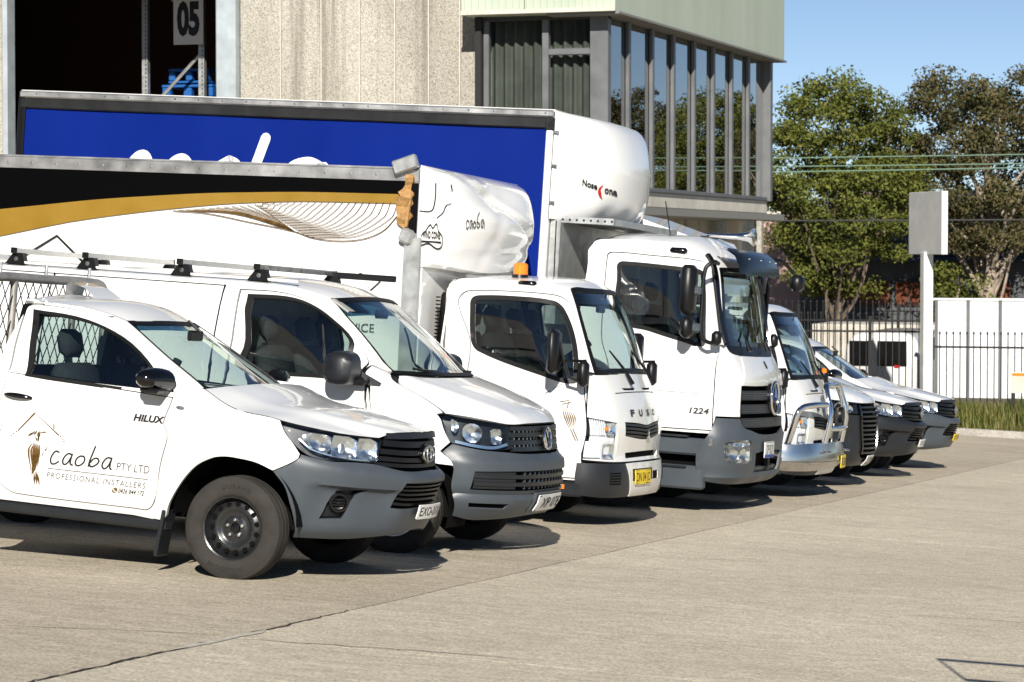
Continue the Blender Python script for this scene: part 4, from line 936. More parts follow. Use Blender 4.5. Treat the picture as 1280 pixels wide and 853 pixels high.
for sg in (1, -1):
    L = empty('headlight'); L.parent = V.root
    V.add('lens', patch(MB(), vw, flipu(inset(h, .003), sg), res=.05, off=-.002, thick=.006), 'lens', L)
    V.add('housing', patch(MB(), vw, flipu(inset(h, .002), sg), res=.06, off=-.08, thick=-.075), 'bumper_dark', L)
    def bowl(c, a, b, depth, sq=False):
        def fn(u, z, off):
            q = min(1, math.hypot((u-sg*c[0])/a, (z-c[1])/b)); return vw(u, z, -.018-depth*(1-q**2)+.004*math.sin(u*80)*math.sin(z*90)+off)
        return patch(MB(), fn, ellipse(sg*c[0], c[1], a, b, 14) if not sq else rect(sg*c[0]-a, sg*c[0]+a, c[1]-b, c[1]+b, .02), res=.02, thick=.012)
    V.add('reflector', bowl((.885, .905), .080, .070, .05), 'reflector', L)
    V.add('reflector', bowl((.68, .885), .050, .055, .04, True), 'reflector', L)
    V.add('reflector', bowl((1.02, .95), .03, .05, .03), 'reflector', L)
    V.add('trim', strip(MB(), vw, [(sg*.55, .835), (sg*.70, .808), (sg*.86, .815), (sg*1.02, .838)], .020, -.03, .01), 'reflector', L)
g = outline(sym(P2(D['v_grille']))); G = empty('grille'); G.parent = V.root
V.add('backing', patch(MB(), vw, inset(g, -.005), res=.08, off=-.04, thick=0), 'black_matte', G)
for i, (z, hw) in enumerate(((.945, .545), (.900, .54), (.845, .53), (.798, .535))):
    V.add('grille_bar', patch(MB(), vw, rect(-hw, hw, z-.016, z+.016), res=.06, off=.0, thick=.03), 'bumper_dark', G)
for z in (.872, .822, .924):
    for u in np.arange(-.5, .51, .062):
        V.add('grille_stud', patch(MB(), vw, rect(u-.007, u+.007, z-.007, z+.007), res=.05, off=-.012, thick=.03), 'satin_metal', G)
E_ = empty('emblem'); E_.parent = V.root
ef = lambda u, z: vw(u, .868+z, .03)
V.add('badge_disc', patch(MB(), vw, ellipse(0, .868, .082, .082), res=.04, off=.014, thick=.03), 'black_gloss', E_)
V.add('ring', MB().tube([ef(.083*math.cos(t), .083*math.sin(t)) for t in np.linspace(0, 2*math.pi, 33)[:-1]], .009, 6, closed=True), 'chrome', E_)
for pts in (((-.036, .070), (0, .008), (.036, .070)), ((-.066, .045), (-.030, -.068), (0, -.008), (.030, -.068), (.066, .045))):
    V.add('monogram', MB().tube([ef(*q) for q in pts], .0075, 6), 'chrome', E_)
bo = outline(sym([(0, .762), (.40, .765), (.62, .776), (.841, .788), (1.045, .819, 1), (1.128, .756, 1), (vx(.44, .64), .64, 1), (vx(.43, .5), .5), (vx(.42, .30), .30, 1), (.80, .272), (.5, .285), (.25, .30), (0, .305)]))
ik = outline(sym([(0, .642), (.60, .642), (.935, .634, 1), (.965, .500, 1), (.523, .497), (0, .500)])); sl_ = outline([(.95, .405, 1), (.60, .402, 1), (.62, .360, 1), (.93, .366, 1)])
def vbp(u, z, off=0.0): return vw(u, z, off-.016*math.exp(-((z-.466)/.013)**2) + .012*smooth(.43, .46, z)*(1-smooth(.66, .69, z))*0)
V.add('bumper', patch(MB(), vbp, inset(bo, .002), [ik, flipu(sl_, 1), flipu(sl_, -1)], res=.035, thick=.014), 'bumper_grey', sm=30)
I = empty('intake'); I.parent = V.root
V.add('backing', patch(MB(), vw, inset(ik, -.01), res=.08, off=-.05, thick=0), 'black_matte', I)
for z in (.600, .545): V.add('slat', patch(MB(), vw, rect(-.94, .94, z-.014, z+.014), res=.06, off=-.006, thick=.03), 'bumper_dark', I)
for z in (.624, .572, .520):
    V.add('blank', patch(MB(), vw, rect(.56, .94, z-.012, z+.012), res=.06, off=-.018, thick=.02), 'bumper_dark', I)
    for u in np.arange(-.45, .51, .075): V.add('stud', patch(MB(), vw, rect(u-.008, u+.008, z-.012, z+.012), res=.05, off=-.016, thick=.03), 'bumper_grey', I)
both(V, 'bumper_slot', lambda m, s: patch(m, vw, flipu(inset(sl_, -.005), s), res=.06, off=-.04, thick=0), 'black_matte')
V.add('plate_holder', patch(MB(), vw, rect(-.30, .30, .335, .485, .02), res=.06, off=.010, thick=.02), 'bumper_grey')
plate(V, lambda u, z, off: vw(u, .412+z, off+.014), .52, .112, 'XP 07E', 'white', badge='blue')
ub = MB(); ub.box((-1.7, 0, .38), (4.4, 1.5, .2)); ub.box((.3, 0, .65), (.75, 1.15, .5)); V.add('underbody', ub, 'black_matte', sm=None)
for cx in (0, -3.0):
    for sg in (-1, 1):
        q = MB(); A_ = np.linspace(-.3, math.pi+.3, 18); q.grid([[V3(cx+.43*math.cos(a), sg*yy, .34+.43*math.sin(a)) for a in A_] for yy in (.92, .5)]); q.add([V3(cx+.43*math.cos(a), sg*.5, .34+.43*math.sin(a)) for a in A_], [tuple(range(18))]); V.add('wheel_arch_liner', q, 'black_matte')
        wheel(V, cx, sg*.81, .335, .215, .205, sg, 'alloy')
V.add('dashboard', MB().grid([[V3(.02, y, 1.20-.03*abs(y)), V3(-.35, y, 1.235), V3(-.50, y, 1.19), V3(-.55, y, .9)] for y in np.linspace(-.82, .82, 9)]), 'dash', sm=60)
V.add('bulkhead', MB().box((-1.42, 0, 1.1), (.04, 1.6, 1.4)), 'headliner', sm=None); V.add('cab_floor', MB().box((-.7, 0, .55), (1.4, 1.7, .05)), 'interior', sm=None)
for y in (-.48, .2, .58): seat(V, -1.05, y, .72)
steering(V, -.62, -.46, 1.14, .19, 55)
mr = MB().box((-.55, 0, 1.70), (.03, .22, .07), ch=.01); V.add('rear_view_mirror', mr, 'black_plastic')
V.add('sun_visor', MB().box((-.62, -.45, 1.745), (.16, .42, .015), np.array([[.85, 0, .52], [0, 1, 0], [-.52, 0, .85]])), 'headliner')
for sg in (-1, 1):
    R_ = empty('door_mirror'); R_.parent = V.root; rows = []
    for i, t in enumerate(np.linspace(0, 1, 9)):
        y = sg*(.955+.25*t); hh = .125*(1-.35*max(0, t-.5)**2*4*.4); dx = .11
        if i in (0, 8): hh *= .72; dx *= .6
        rows.append([V3(-.40+dx*math.copysign(abs(math.cos(a))**.7, math.cos(a)), y, 1.30+hh*math.copysign(abs(math.sin(a))**.7, math.sin(a))) for a in np.linspace(0, 2*math.pi, 21)])
    mm = MB().grid(rows); n0 = len(mm.v); mm.f += [tuple(range(n0-21, n0-1)), tuple(range(0, 20))]; V.add('mirror_shell', mm, 'bumper_dark', R_, sm=50, fix=True)
    V.add('mirror_arm', MB().box((-.30, sg*.96, 1.215), (.12, .16, .06), ch=.02), 'black_plastic', R_)
    V.add('corner_cover', patch(MB(), vw, [V3(-sg*p[0], p[1]) for p in D['v_sail']], res=.06, off=.008, thick=.012), 'bumper_dark', R_)
    V.add('window_divider', patch(MB(), vw, [V3(-sg*p[0], p[1]) for p in ((1.075, 1.60), (1.065, 1.60), (1.385, 1.21), (1.40, 1.21))], res=.06, off=.001, thick=.01), 'rubber_seal')
    V.add('wiper', MB().tube([V3(.03, sg*.32+.15, 1.305), V3(.015, sg*.32-.2, 1.315), V3(-.03, sg*.32-.30, 1.325)], .010, 5), 'black_plastic')
for xb in (-3.30, -2.69, -1.90, -1.27):
    R_ = empty('roof_bar'); R_.parent = V.root
    b = MB(); pr = [(-.022,-.018),(.022,-.018),(.022,.022),(-.022,.022)]
    b.grid([[V3(xb+p[0], y, 1.985+p[1]) for p in pr+pr[:1]] for y in (-.74, .74)]); V.add('bar', b, 'satin_metal', R_, sm=None)
    for sg in (-1, 1):
        V.add('end_cap', MB().box((xb, sg*.745, 1.988), (.05, .02, .045), ch=.005), 'black_plastic', R_)
        f = MB(); f.prism([(-.085, 1.885), (.085, 1.885), (.06, 1.972), (-.02, 1.972)], lambda x, z: V3(xb+x, sg*.66, z), lambda x, z: V3(xb+x, sg*.72, z)); V.add('foot', f, 'black_plastic', R_, sm=None)
        V.add('lock', MB().lathe([(0, .018), (.008, .016), (.009, .001)], (xb+.01, sg*.72, 1.925), 1, 12, sg, caps=False), 'satin_metal', R_)
for y in (-.70, .70): V.add('roof_gutter', MB().box((-2.4, y, 1.90), (2.9, .035, .02), ch=.006), 'white_paint')
V.add('roof_bar_tie', MB().box((-1.0, .70, 1.975), (.55, .03, .05), ch=.008), 'black_plastic')

# ------------------------------------------------------------------ light cab-over trucks
ca = S['CA'].pt; cx_ = S['CA'].ux; D = TR
def canter_cab(V, letters, plate_kw, bumper=True):
    dr = outline(D['c_door'] + [(cx_(.15, .42), .42, 1), (cx_(-.12, .60), .60), (cx_(-.20, 1.0), 1.0), (cx_(-.20, 1.5), 1.5)]); dw = outline(D['c_dwin'])
    doors = both(V, 'door', lambda m, s: patch(m, ca, flipu(inset(dr, .007), s), [flipu(dw, s)], res=.07, thick=.03), 'white_paint')
    both(V, 'window_seal', lambda m, s: patch(m, ca, flipu(inset(dw, -.012), s), [flipu(inset(dw, .028), s)], res=.05, off=.003, thick=.014), 'rubber_seal')
    both(V, 'side_window', lambda m, s: patch(m, ca, flipu(inset(dw, .006), s), res=.08, off=-.008, thick=.004), 'glass_side')
    both(V, 'door_gap', lambda m, s: patch(m, ca, flipu(inset(dr, -.03), s), [flipu(inset(dr, .03), s)], res=.08, off=-.024, thick=0), 'black_matte')
    XR = -.47
    side = [(.69, 1.31, 1), (.70, 1.717), (.675, 2.0, 1), (.78, 2.035), (.95, 2.05), (cx_(.2, 2.055), 2.055), (cx_(XR+.12, 2.055), 2.055), (cx_(XR+.04, 2.02), 2.02), (cx_(XR, 1.92), 1.92), (cx_(XR, .60), .60, 1), (cx_(-.25, .60), .60), (cx_(-.05, .42), .42, 1), (cx_(.17, .405), .405, 1), (.955, .405, 1), (.93, .56), (.905, .78), (.885, .94), (.85, 1.08), (.745, 1.31)]
    sd = outline(side, 4)
    drb = inset(dr, -.003)
    side2 = sd
    both(V, 'cab_side', lambda m, s: patch(m, ca, flipu(side2, s), [flipu(drb, s)], res=.07, thick=.03), 'white_paint')
    e0 = [ca(*p[:2]) for p in crom([(.675, 2.0), (.78, 2.035), (.95, 2.05), (cx_(.2, 2.055), 2.055), (cx_(XR+.12, 2.055), 2.055), (cx_(XR+.04, 2.02), 2.02)], 6)]
    d0 = [ca(u, 2.0+.03*(1-(u/.675)**2)) for u in np.linspace(.675, -.675, 21)]; d1 = [e0[-1]*(1-t)+mir([e0[-1]])[0]*t for t in np.linspace(0, 1, 21)]
    V.add('roof', MB().grid(coons(e0, mir(e0), d0, d1, 14, 16, lambda s, t: V3(0, 0, .045*math.sin(math.pi*t)**.7*min(1, s*6)*min(1, (1-s)*6)))), 'white_paint', sm=50)
    V.add('rear_wall', patch(MB(), lambda y, z, o=0: V3(XR-o, y, z), [V3(-.83, .6), V3(.83, .6), V3(.82, 1.5), V3(.70, 2.0), V3(.6, 2.05), V3(-.6, 2.05), V3(-.70, 2.0), V3(-.82, 1.5)], [[V3(-.5, 1.45), V3(.5, 1.45), V3(.45, 1.85), V3(-.45, 1.85)]], res=.3, thick=.02), 'white_paint')
    V.add('rear_window', patch(MB(), lambda y, z, o=0: V3(XR-o, y, z), [V3(-.5, 1.45), V3(.5, 1.45), V3(.45, 1.85), V3(-.45, 1.85)], res=.3, off=-.01, thick=0), 'glass_dark')
    ws = outline(sym([(0, 2.022), (.4, 2.02), (.659, 2.011), (.67, 1.95), (.69, 1.717), (.672, 1.36), (.65, 1.312), (.4, 1.318), (0, 1.326)]))
    V.add('windscreen', patch(MB(), ca, inset(ws, .006), res=.08, off=-.008, thick=.004), 'glass')
    V.add('windscreen_seal', patch(MB(), ca, inset(ws, -.006), [inset(ws, .028)], res=.06, off=.002, thick=.014), 'rubber_seal')
    sb = outline(sym([(0, 1.995), (.4, 1.993), (.63, 1.985, 1), (.645, 1.905, 1), (.4, 1.905), (0, 1.905)])); V.add('blue_band', patch(MB(), ca, sb, res=.08, off=-.014, thick=0), 'glass_band')  # deep blue strip along the top of the truck windscreen
    hu = outline([p+(1,) for p in D['c_hlu']]); hlw = outline([p+(1,) for p in D['c_hll']])
    gr = outline(sym([(0, .872), (.2, .89), (.455, .903, 1), (.46, .783, 1), (.2, .755), (0, .745)])); so_ = outline(sym([(0, .647), (.425, .640, 1), (.41, .592, 1), (0, .597)]))
    hz = [V3(.578, .945), V3(.884, .945), V3(.925, .58), V3(.566, .575)]
    hz = outline([(.575, .898, 1), (.884, .944, 1), (.91, .775, 1), (.912, .585, 1), (.566, .578, 1)])
    lo = outline(sym([(0, 1.305), (.4, 1.30), (.68, 1.292), (.735, 1.30, 1), (.842, 1.075), (.876, .945, 1), (.905, .58, 1), (.6, .565), (.3, .565), (0, .567)]))
    V.add('front_panel', patch(MB(), ca, inset(lo, .002), [gr, so_, inset(hz, .004), flipu(inset(hz, .004), -1)], res=.05, thick=.03), 'cream_paint')
    V.add('panel_line', strip(MB(), ca, [(-.50, 1.142), (-.25, 1.150), (0, 1.152), (.25, 1.150), (.50, 1.142)], .008, .001, .002), 'rubber_seal')
    for c in (-.24, .22): V.add('air_slot', patch(MB(), ca, outline([(c-.14, 1.185, 1), (c+.14, 1.185, 1), (c+.10, 1.168, 1), (c-.10, 1.168, 1)]), res=.05, off=.002, thick=.004), 'black_matte')
    for sg in (1, -1):
        L = empty('headlight'); L.parent = V.root
        V.add('housing', patch(MB(), ca, flipu(inset(hz, -.004), sg), res=.06, off=-.040, thick=0), 'lamp_white', L)
        V.add('upper_lens', patch(MB(), ca, flipu(inset(hu, .003), sg), res=.05, off=-.002, thick=.006), 'lens', L); V.add('lower_lens', patch(MB(), ca, flipu(inset(hlw, .003), sg), res=.05, off=-.002, thick=.006), 'lens', L)
        V.add('back_panel', patch(MB(), ca, flipu(rect(.585, .875, .785, .905), sg), res=.05, off=-.045, thick=0), 'lamp_white', L)
        def cup(c, a, b_, dep): return patch(MB(), lambda u, z, o: ca(u, z, -.014-dep*(1-min(1, max(abs(u-sg*c[0])/a, abs(z-c[1])/b_))**2)+o), flipu(rect(c[0]-a, c[0]+a, c[1]-b_, c[1]+b_, .012), sg), res=.014, thick=.01)
        V.add('reflector', cup((.645, .842), .055, .052, .03), 'reflector', L)
        for i in range(7): V.add('flute', patch(MB(), ca, flipu(rect(.715+.022*i, .728+.022*i, .79, .925), sg), res=.06, off=-.02, thick=.01), 'lamp_white', L)
        V.add('amber_bulb', MB().lathe([(0, .020), (.02, .018), (.035, .001)], ca(.705*sg, .845, -.03), 0, 10, 1, caps=False), 'amber', L)
        V.add('reflector', cup((.655, .655), .065, .062, .035), 'reflector', L)
        V.add('cover_panel', patch(MB(), ca, flipu(rect(.745, .895, .600, .735), sg), res=.05, off=-.012, thick=.01), 'lamp_white', L)
        for i in range(9): V.add('rib', patch(MB(), ca, flipu(rect(.75, .89, .606+.0145*i, .612+.0145*i), sg), res=.05, off=-.008, thick=.006), 'lamp_white', L)
    G = empty('grille'); G.parent = V.root
    V.add('backing', patch(MB(), ca, inset(gr, -.01), res=.08, off=-.04, thick=0), 'black_matte', G)
    for i in range(4):
        z0 = .888-.032*i
        for sg in (1, -1): V.add('grille_bar', strip(MB(), ca, [(sg*.44, z0-.005), (sg*.2, z0-.018), (0, z0-.034)], .020, -.008, .02), 'bumper_dark', G)
    E_ = empty('emblem'); E_.parent = V.root; ef = lambda u, z: ca(u, .775+z, .012)
    for a in (90, 210, 330):
        t = math.radians(a); d = np.array([math.cos(t), math.sin(t)]); n = np.array([-d[1], d[0]])
        V.add('diamond', MB().prism([tuple(d*.002), tuple(d*.026+n*.015), tuple(d*.052), tuple(d*.026-n*.015)], lambda u, z: ef(u, z), lambda u, z: ef(u, z)+V3(.006, 0, 0)), 'chrome', E_, sm=None)
    V.add('backing', patch(MB(), ca, inset(so_, -.01), res=.08, off=-.03, thick=0), 'black_matte')
    m = None
    for i, ch in enumerate(letters):
        m = MB(); u0 = .30-.175*i; lettering(m, ch, lambda x, y: ca(x, y, .008), u0+.035, u0-.045, .950, 1.004, bold=.04); V.add('letter', m, 'bumper_dark')
    if bumper:
        bo = outline(sym([(0, .556), (.42, .552), (.80, .553), (cx_(.80, .55), .552, 1), (cx_(.79, .42), .42), (cx_(.80, .28), .285, 1), (.72, .268), (.38, .268), (0, .27)]))
        cpt = outline(sym([(0, .552), (.30, .552), (.455, .549, 1), (.41, .42), (.375, .275, 1), (0, .276)]))
        V.add('bumper', patch(MB(), ca, bo, res=.05, off=.006, thick=.06), 'bumper_dark')
        V.add('bumper_centre', patch(MB(), ca, cpt, [rect(-.27, -.10, .40, .47, .012), rect(.10, .13, .36, .49)], res=.045, off=.014, thick=.02), 'cream_paint')
        V.add('bumper_hole', patch(MB(), ca, rect(-.28, -.09, .39, .48), res=.05, off=.009, thick=0), 'black_matte'); V.add('plate_backing', patch(MB(), ca, rect(-.08, .36, .40, .50, .01), res=.05, off=.016, thick=.004), 'black_plastic')
        for sg in (1, -1):
            for i in range(5): V.add('bumper_louvre', patch(MB(), ca, flipu(rect(.55, .69, .375+.022*i, .388+.022*i), sg), res=.05, off=.008, thick=.004), 'black_matte')
    if plate_kw:
        plate(V, lambda u, z, off: ca(.17+u, .43+z, off+.018), .33, .118, *plate_kw)
    V.add('underbody', MB().box((-.1, 0, .62), (1.9, 1.3, .35)).box((-2.6, 0, .75), (4.4, .75, .2)), 'black_matte', sm=None)
    V.add('dashboard', MB().grid([[V3(.86, y, 1.30), V3(.62, y, 1.335), V3(.48, y, 1.28), V3(.45, y, .9)] for y in np.linspace(-.74, .74, 9)]), 'dash', sm=60)
    V.add('cab_floor', MB().box((.2, 0, .80), (1.3, 1.6, .05)), 'interior', sm=None)
    for y in (-.42, .1, .48): seat(V, .02, y, .95, 'interior', h=.58)
    steering(V, .42, -.40, 1.36, .20, 35)
    V.add('rear_view_mirror', MB().box((.66, -.05, 1.86), (.03, .18, .08), ch=.012).tube([V3(.68, -.05, 1.88), V3(.70, -.05, 1.98)], .008, 5), 'black_plastic')
    for sg in (-1, 1):
        R_ = empty('door_mirror'); R_.parent = V.root
        V.add('mirror_shell', MB().box((.635, sg*1.05, 1.475), (.09, .17, .37), ch=.035), 'black_plastic', R_, sm=50)
        V.add('mirror_arm', MB().tube([V3(.66, sg*1.03, 1.60), V3(.69, sg*1.0, 1.45), V3(.74, sg*.96, 1.27), V3(.84, sg*.90, 1.22)], .016, 6).tube([V3(.68, sg*1.0, 1.40), V3(.86, sg*.88, 1.41)], .013, 6), 'black_plastic', R_, sm=60)
        V.add('mirror_mount', MB().box((.84, sg*.885, 1.30), (.09, .10, .22), ch=.03), 'black_plastic', R_, sm=50)
        V.add('wiper', MB().tube([V3(1.03, sg*.28+.10, 1.22), V3(.975, sg*.28+.06, 1.33), V3(.90, sg*.28-.16, 1.50)], [.022, .014, .007], 6), 'black_plastic')
        V.add('roof_lamp', MB().box((.22, sg*.665, 2.035), (.17, .05, .05), ch=.018), 'black_gloss', sm=50)
        wheel(V, .0, sg*.70, .37, .20, .22, sg, 'truck', 6); wheel(V, -2.9, sg*.72, .37, .30, .22, sg, 'truck', 6)
        V.add('wheel_guard', MB().box((.0, sg*.70, .78), (.95, .26, .03)), 'black_matte', sm=None)
        V.add('step_skirt', MB().box((.68, sg*.78, .33), (.32, .10, .13), ch=.02), 'bumper_dark'); V.add('side_marker', MB().box((.66, sg*.835, .345), (.09, .015, .04), ch=.004), 'amber')
        V.add('cab_vent', patch(MB(), lambda y, z, o=0: V3(-.50-.02*(1.9-z)-o*.0, sg*(.84+y)+sg*o, z), [V3(-.12, 1.45), V3(-.02, 1.45), V3(-.05, 1.90), V3(-.09, 1.93), V3(-.12, 1.93)], res=.1, thick=.03), 'black_plastic')
        for i in range(14): V.add('vent_slat', MB().box((-.515-.004*i*0, sg*.815, 1.48+.031*i), (.02, .05, .012)), 'black_matte', sm=None)
    return doors
def box_body(V, x0, x1, z0, z1, hw, mat='box_white', rail=.11, post='aluminium'):
    V.add('box_wall', MB().box(((x0+x1)/2, 0, (z0+z1)/2), (x1-x0, hw*2-.02, z1-z0-.01)), mat, sm=None)
    for sg in (-1, 1):
        V.add('top_rail', MB().box(((x0+x1)/2, sg*(hw-.012), z1-rail/2), (x1-x0+.01, .035, rail), ch=.008), post); V.add('bottom_rail', MB().box(((x0+x1)/2, sg*(hw-.012), z0+.06), (x1-x0+.01, .035, .12), ch=.008), post)
        for xx in np.arange(x0+.12, x1-.3, .235): V.add('rivet', MB().lathe([(0, .010), (.004, .008), (.005, .001)], (xx, sg*(hw+.0055), z1-rail*.5), 1, 8, sg, caps=False), 'satin_metal')
        V.add('corner_post', MB().box((x1-.04, sg*(hw-.015), (z0+z1)/2), (.10, .045, z1-z0-.22), ch=.012), post)
    V.add('roof_skin', MB().box(((x0+x1)/2, 0, z1+.006), (x1-x0, hw*2-.06, .02)), 'aluminium', sm=None)

V = Veh('box_truck', -7.5, 22.36, 'white light truck with damaged white box, gold and black stripe and amber beacon', 'truck')
V.root.matrix_world = V.root.matrix_world @ Matrix.Diagonal((1, 1.19, 1, 1))      # wide-cab version of the same shell
doors = canter_cab(V, 'FUSO', ('DN 04 JO', 'yellow'))
BX1, BW, ZT = -.63, 1.075, 2.95
box_body(V, -5.6, BX1, .85, ZT, BW)
sf = lambda x, z, o=0.0: V3(x, -(BW+.004+o), z)
# black band and gold sweep under the rail
topz = lambda x: 2.845
m = MB(); xs = np.linspace(-5.5, -.70, 40); goldT = lambda x: float(np.interp(x, [-5.6, -4.58, -3.6, -2.6, -1.7, -.7], [2.36, 2.475, 2.60, 2.685, 2.725, 2.735])); goldB = lambda x: float(np.interp(x, [-5.6, -4.58, -3.9, -3.2, -2.4, -1.7, -.7], [2.02, 2.235, 2.39, 2.50, 2.60, 2.645, 2.655]))
def sm_(f): return lambda x: (f(x-.25)+2*f(x)+f(x+.25))/4
gT, gB = sm_(goldT), sm_(goldB)
V.add('black_band', MB().grid([[sf(x, gT(x)), sf(x, ZT-.10)] for x in xs]), 'band_black'); V.add('gold_sweep', MB().grid([[sf(x, gB(x)), sf(x, gT(x))] for x in xs]), 'gold')
# fine contour lines of the livery
ln = empty('line_art'); ln.parent = V.root
def LA(cx, cy):
    px, py = 220+cx/4.267, 240+cy/4.267; return (-4.58+px*.00765, 2.78-(py-218-.0357*px)*.0067)
def la_line(pts, w_=.006): V.add('line', stroke(MB(), [LA(*p) for p in pts], w_, sf), 'brown_ink', ln)
for i in range(20):
    t = i/19; s_ = (500+665*t, 62-10*t); e_ = (445+275*t, 72+175*t**.95); la_line([s_, (s_[0]-30-60*t*(1-t), s_[1]+(e_[1]-s_[1])*.45), (s_[0]*.5+e_[0]*.5+20*t, s_[1]+(e_[1]-s_[1])*.93+6*t), e_])
for i in range(11):
    t = i/10; la_line([(30+400*t, 103-35*t), (330+190*t, 122+4*t), (640, 213)])
la_line([(0, 106), (180, 120), (400, 165), (640, 215), (740, 250), (870, 266), (1000, 254), (1100, 208), (1165, 130)], .008)
for pts in ([(-4.45, 2.0), (-4.02, 2.26), (-3.58, 1.90)], [(-1.22, 1.72), (-.93, 1.99), (-1.12, 2.05)], [(-2.1, 1.88), (-1.98, 1.96), (-1.86, 1.88)]):
    V.add('line', stroke(MB(), pts, .020 if pts[0][0] < -4 else .012, sf, smooth_=False), 'ink', ln)
m = MB(); lettering(m, 'SERVICE', lambda x, y: sf(x, y), -1.34, -.965, 1.555, 1.625, bold=-.008); V.add('lettering', m, 'ink')
for pts in ([(-.64, 1.05), (-1.2, 1.05)],): V.add('line', stroke(MB(), pts, .02, sf, smooth_=False), 'ink', ln)
# torn corner and dented fibreglass wind cone
def bulge(x1, hw, prof_, p, q, ny=33, warp=None):
    rows = []
    for (z, h) in prof_:
        row = []
        for b_ in np.linspace(-1, 1, ny):
            yy = math.sin(b_*math.pi/2); P = V3(x1+h*max(0, 1-abs(yy)**p)**q, yy*hw, z)
            if warp: P = warp(P, yy)
            row.append(P)
        rows.append(row)
    return rows
WP = prof([(2.11, .10), (2.14, .34), (2.22, .41), (2.35, .48), (2.50, .53), (2.60, .53), (2.70, .51), (2.82, .47), (2.90, .42), (2.955, .32), (2.985, .06)])
zz_ = [2.10, 2.112, 2.13, 2.16, 2.2]+list(np.linspace(2.22, 2.90, 36))+[2.925, 2.95, 2.97, 2.982, 2.988]
def wwarp(P, yy):
    k = smooth(BX1, BX1+.4, P[0]); P = P.copy()
    if P[2] > 2.55: P[0] -= .12*k*smooth(2.55, 2.75, P[2])*math.exp(-((yy+.15)/.5)**2)*(.8+.2*math.sin(P[2]*14)); P[2] -= .05*k*smooth(2.7, 2.95, P[2])
    P[0] += .004*k*math.sin(P[1]*5+P[2]*6); q = P[2]-(2.86-.42*(yy+.45)); P[0] -= .055*k*max(0, 1-abs(q)/.07)*(yy > -.75); q = P[2]-(2.30+.10*yy); P[0] -= .015*k*max(0, 1-abs(q)/.06); q = yy+.30-.35*(P[2]-2.5); P[0] -= .012*k*max(0, 1-abs(q)/.12)
    if P[2] < 2.3: P[2] -= .05*k*math.sin((yy+1)*2.4)*smooth(2.3, 2.15, P[2])
    return P
rows = bulge(BX1+.01, BW-.005, [(z, max(.0, WP(z))*.84 if z not in (2.10, 2.988) else 0.0) for z in zz_], 2.6, .72, 61, wwarp)
WC = V.add('wind_cone', MB().grid(rows), 'box_white', sm=22)
RW = rows
def flank(R, x, z):
    """point of the near flank at length x and height z"""
    i = min(range(len(R)), key=lambda i: abs(R[i][3][2]-z)); r_ = R[i]
    for a, b_ in zip(r_[:-1], r_[1:]):
        if a[0] <= x <= b_[0]: t = (x-a[0])/(b_[0]-a[0]+1e-9); return a+(b_-a)*t
    return r_[len(r_)//2]
def cfn(x, z):
    p = flank(RW, x, z); q = flank(RW, x+.02, z); n = V3((q-p)[1], -(q-p)[0], 0); n = n/(np.linalg.norm(n)+1e-9); return V3(p[0], p[1], z)+n*.012
m = MB(); lettering(m, 'WIND CONE', cfn, -.582, -.468, 2.375, 2.435, bold=.03); V.add('lettering', m, 'ink', WC)
mp_ = lambda x, z: cfn(-.59+(x+.56)*.33, z+.06)
m = MB(); stroke(m, [(-.55, 2.25), (-.56, 2.33), (-.48, 2.37), (-.38, 2.43), (-.33, 2.40), (-.26, 2.44), (-.22, 2.38), (-.15, 2.33), (-.17, 2.25), (-.26, 2.23), (-.40, 2.27), (-.55, 2.25)], .012, mp_, 3); V.add('map_outline', m, 'ink', WC)
m = MB(); stroke(m, [(-.54, 2.285), (-.18, 2.285)], .014, mp_, smooth_=False); V.add('small_print', m, 'ink', WC)
m = MB(); kf = lambda x, z: cfn(-.325+x*.27, z-.03)
for ch in ([(.05,.06),(.025,.075),(.005,.04),(.02,.005),(.05,.02)], [(.11,.06),(.085,.07),(.07,.03),(.085,.005),(.11,.05),(.115,0)], [(.15,.06),(.13,.03),(.15,.005),(.175,.03),(.15,.06)], [(.20,.13),(.195,.02),(.215,.005),(.235,.03),(.20,.05)], [(.295,.06),(.27,.065),(.26,.02),(.28,.005),(.295,.05),(.305,0)]):
    stroke(m, [(p[0], 2.50+p[1]*1.05+.10*p[0]) for p in ch], .010, kf, 4)
V.add('lettering_caoba', m, 'ink', WC)
m = MB(); stroke(m, [(-.515, 2.84), (-.51, 2.72), (-.52, 2.62), (-.545, 2.60), (-.61, 2.60)], .008, cfn); stroke(m, [(-.49, 2.55), (-.455, 2.60), (-.44, 2.66), (-.415, 2.68)], .006, cfn); stroke(m, [(-.43, 2.84), (-.42, 2.79)], .006, cfn); V.add('crack', m, 'ink', WC)
pr = random.Random(5); lf = []; rt = []
for i in range(19):
    z = 2.36+i*.030; lf.append((-.745-.035*math.sin(i*.22)-pr.uniform(0, .045)+.05*(i < 4), z)); rt.append((-.665+pr.uniform(-.03, .012)-.03*(i < 5), z+pr.uniform(-.01, .01)))
V.add('torn_plywood', MB().prism(lf+rt[::-1], lambda x, z: V3(x, -BW-.030-.014*math.sin(z*40), z), lambda x, z: V3(x, -BW+.005, z)), 'timber', sm=None)
V.add('torn_splinter', MB().prism([(-.71, 2.45), (-.69, 2.46), (-.665, 2.70), (-.70, 2.62)], lambda x, z: V3(x, -BW-.055, z), lambda x, z: V3(x, -BW-.035, z)), 'timber', sm=None)
V.add('torn_gap', MB().box((-.66, -BW-.006, 2.62), (.07, .02, .42)), 'black_matte', sm=None)
R1 = np.array([[.94, 0, .34], [0, 1, 0], [-.34, 0, .94]])
V.add('bent_rail', MB().box((-.74, -BW-.035, 2.985), (.22, .06, .12), R1.T, .012), 'galvanised'); V.add('bent_rail', MB().box((-.70, -BW-.03, 2.38), (.12, .06, .13), R1, .02), 'galvanised')
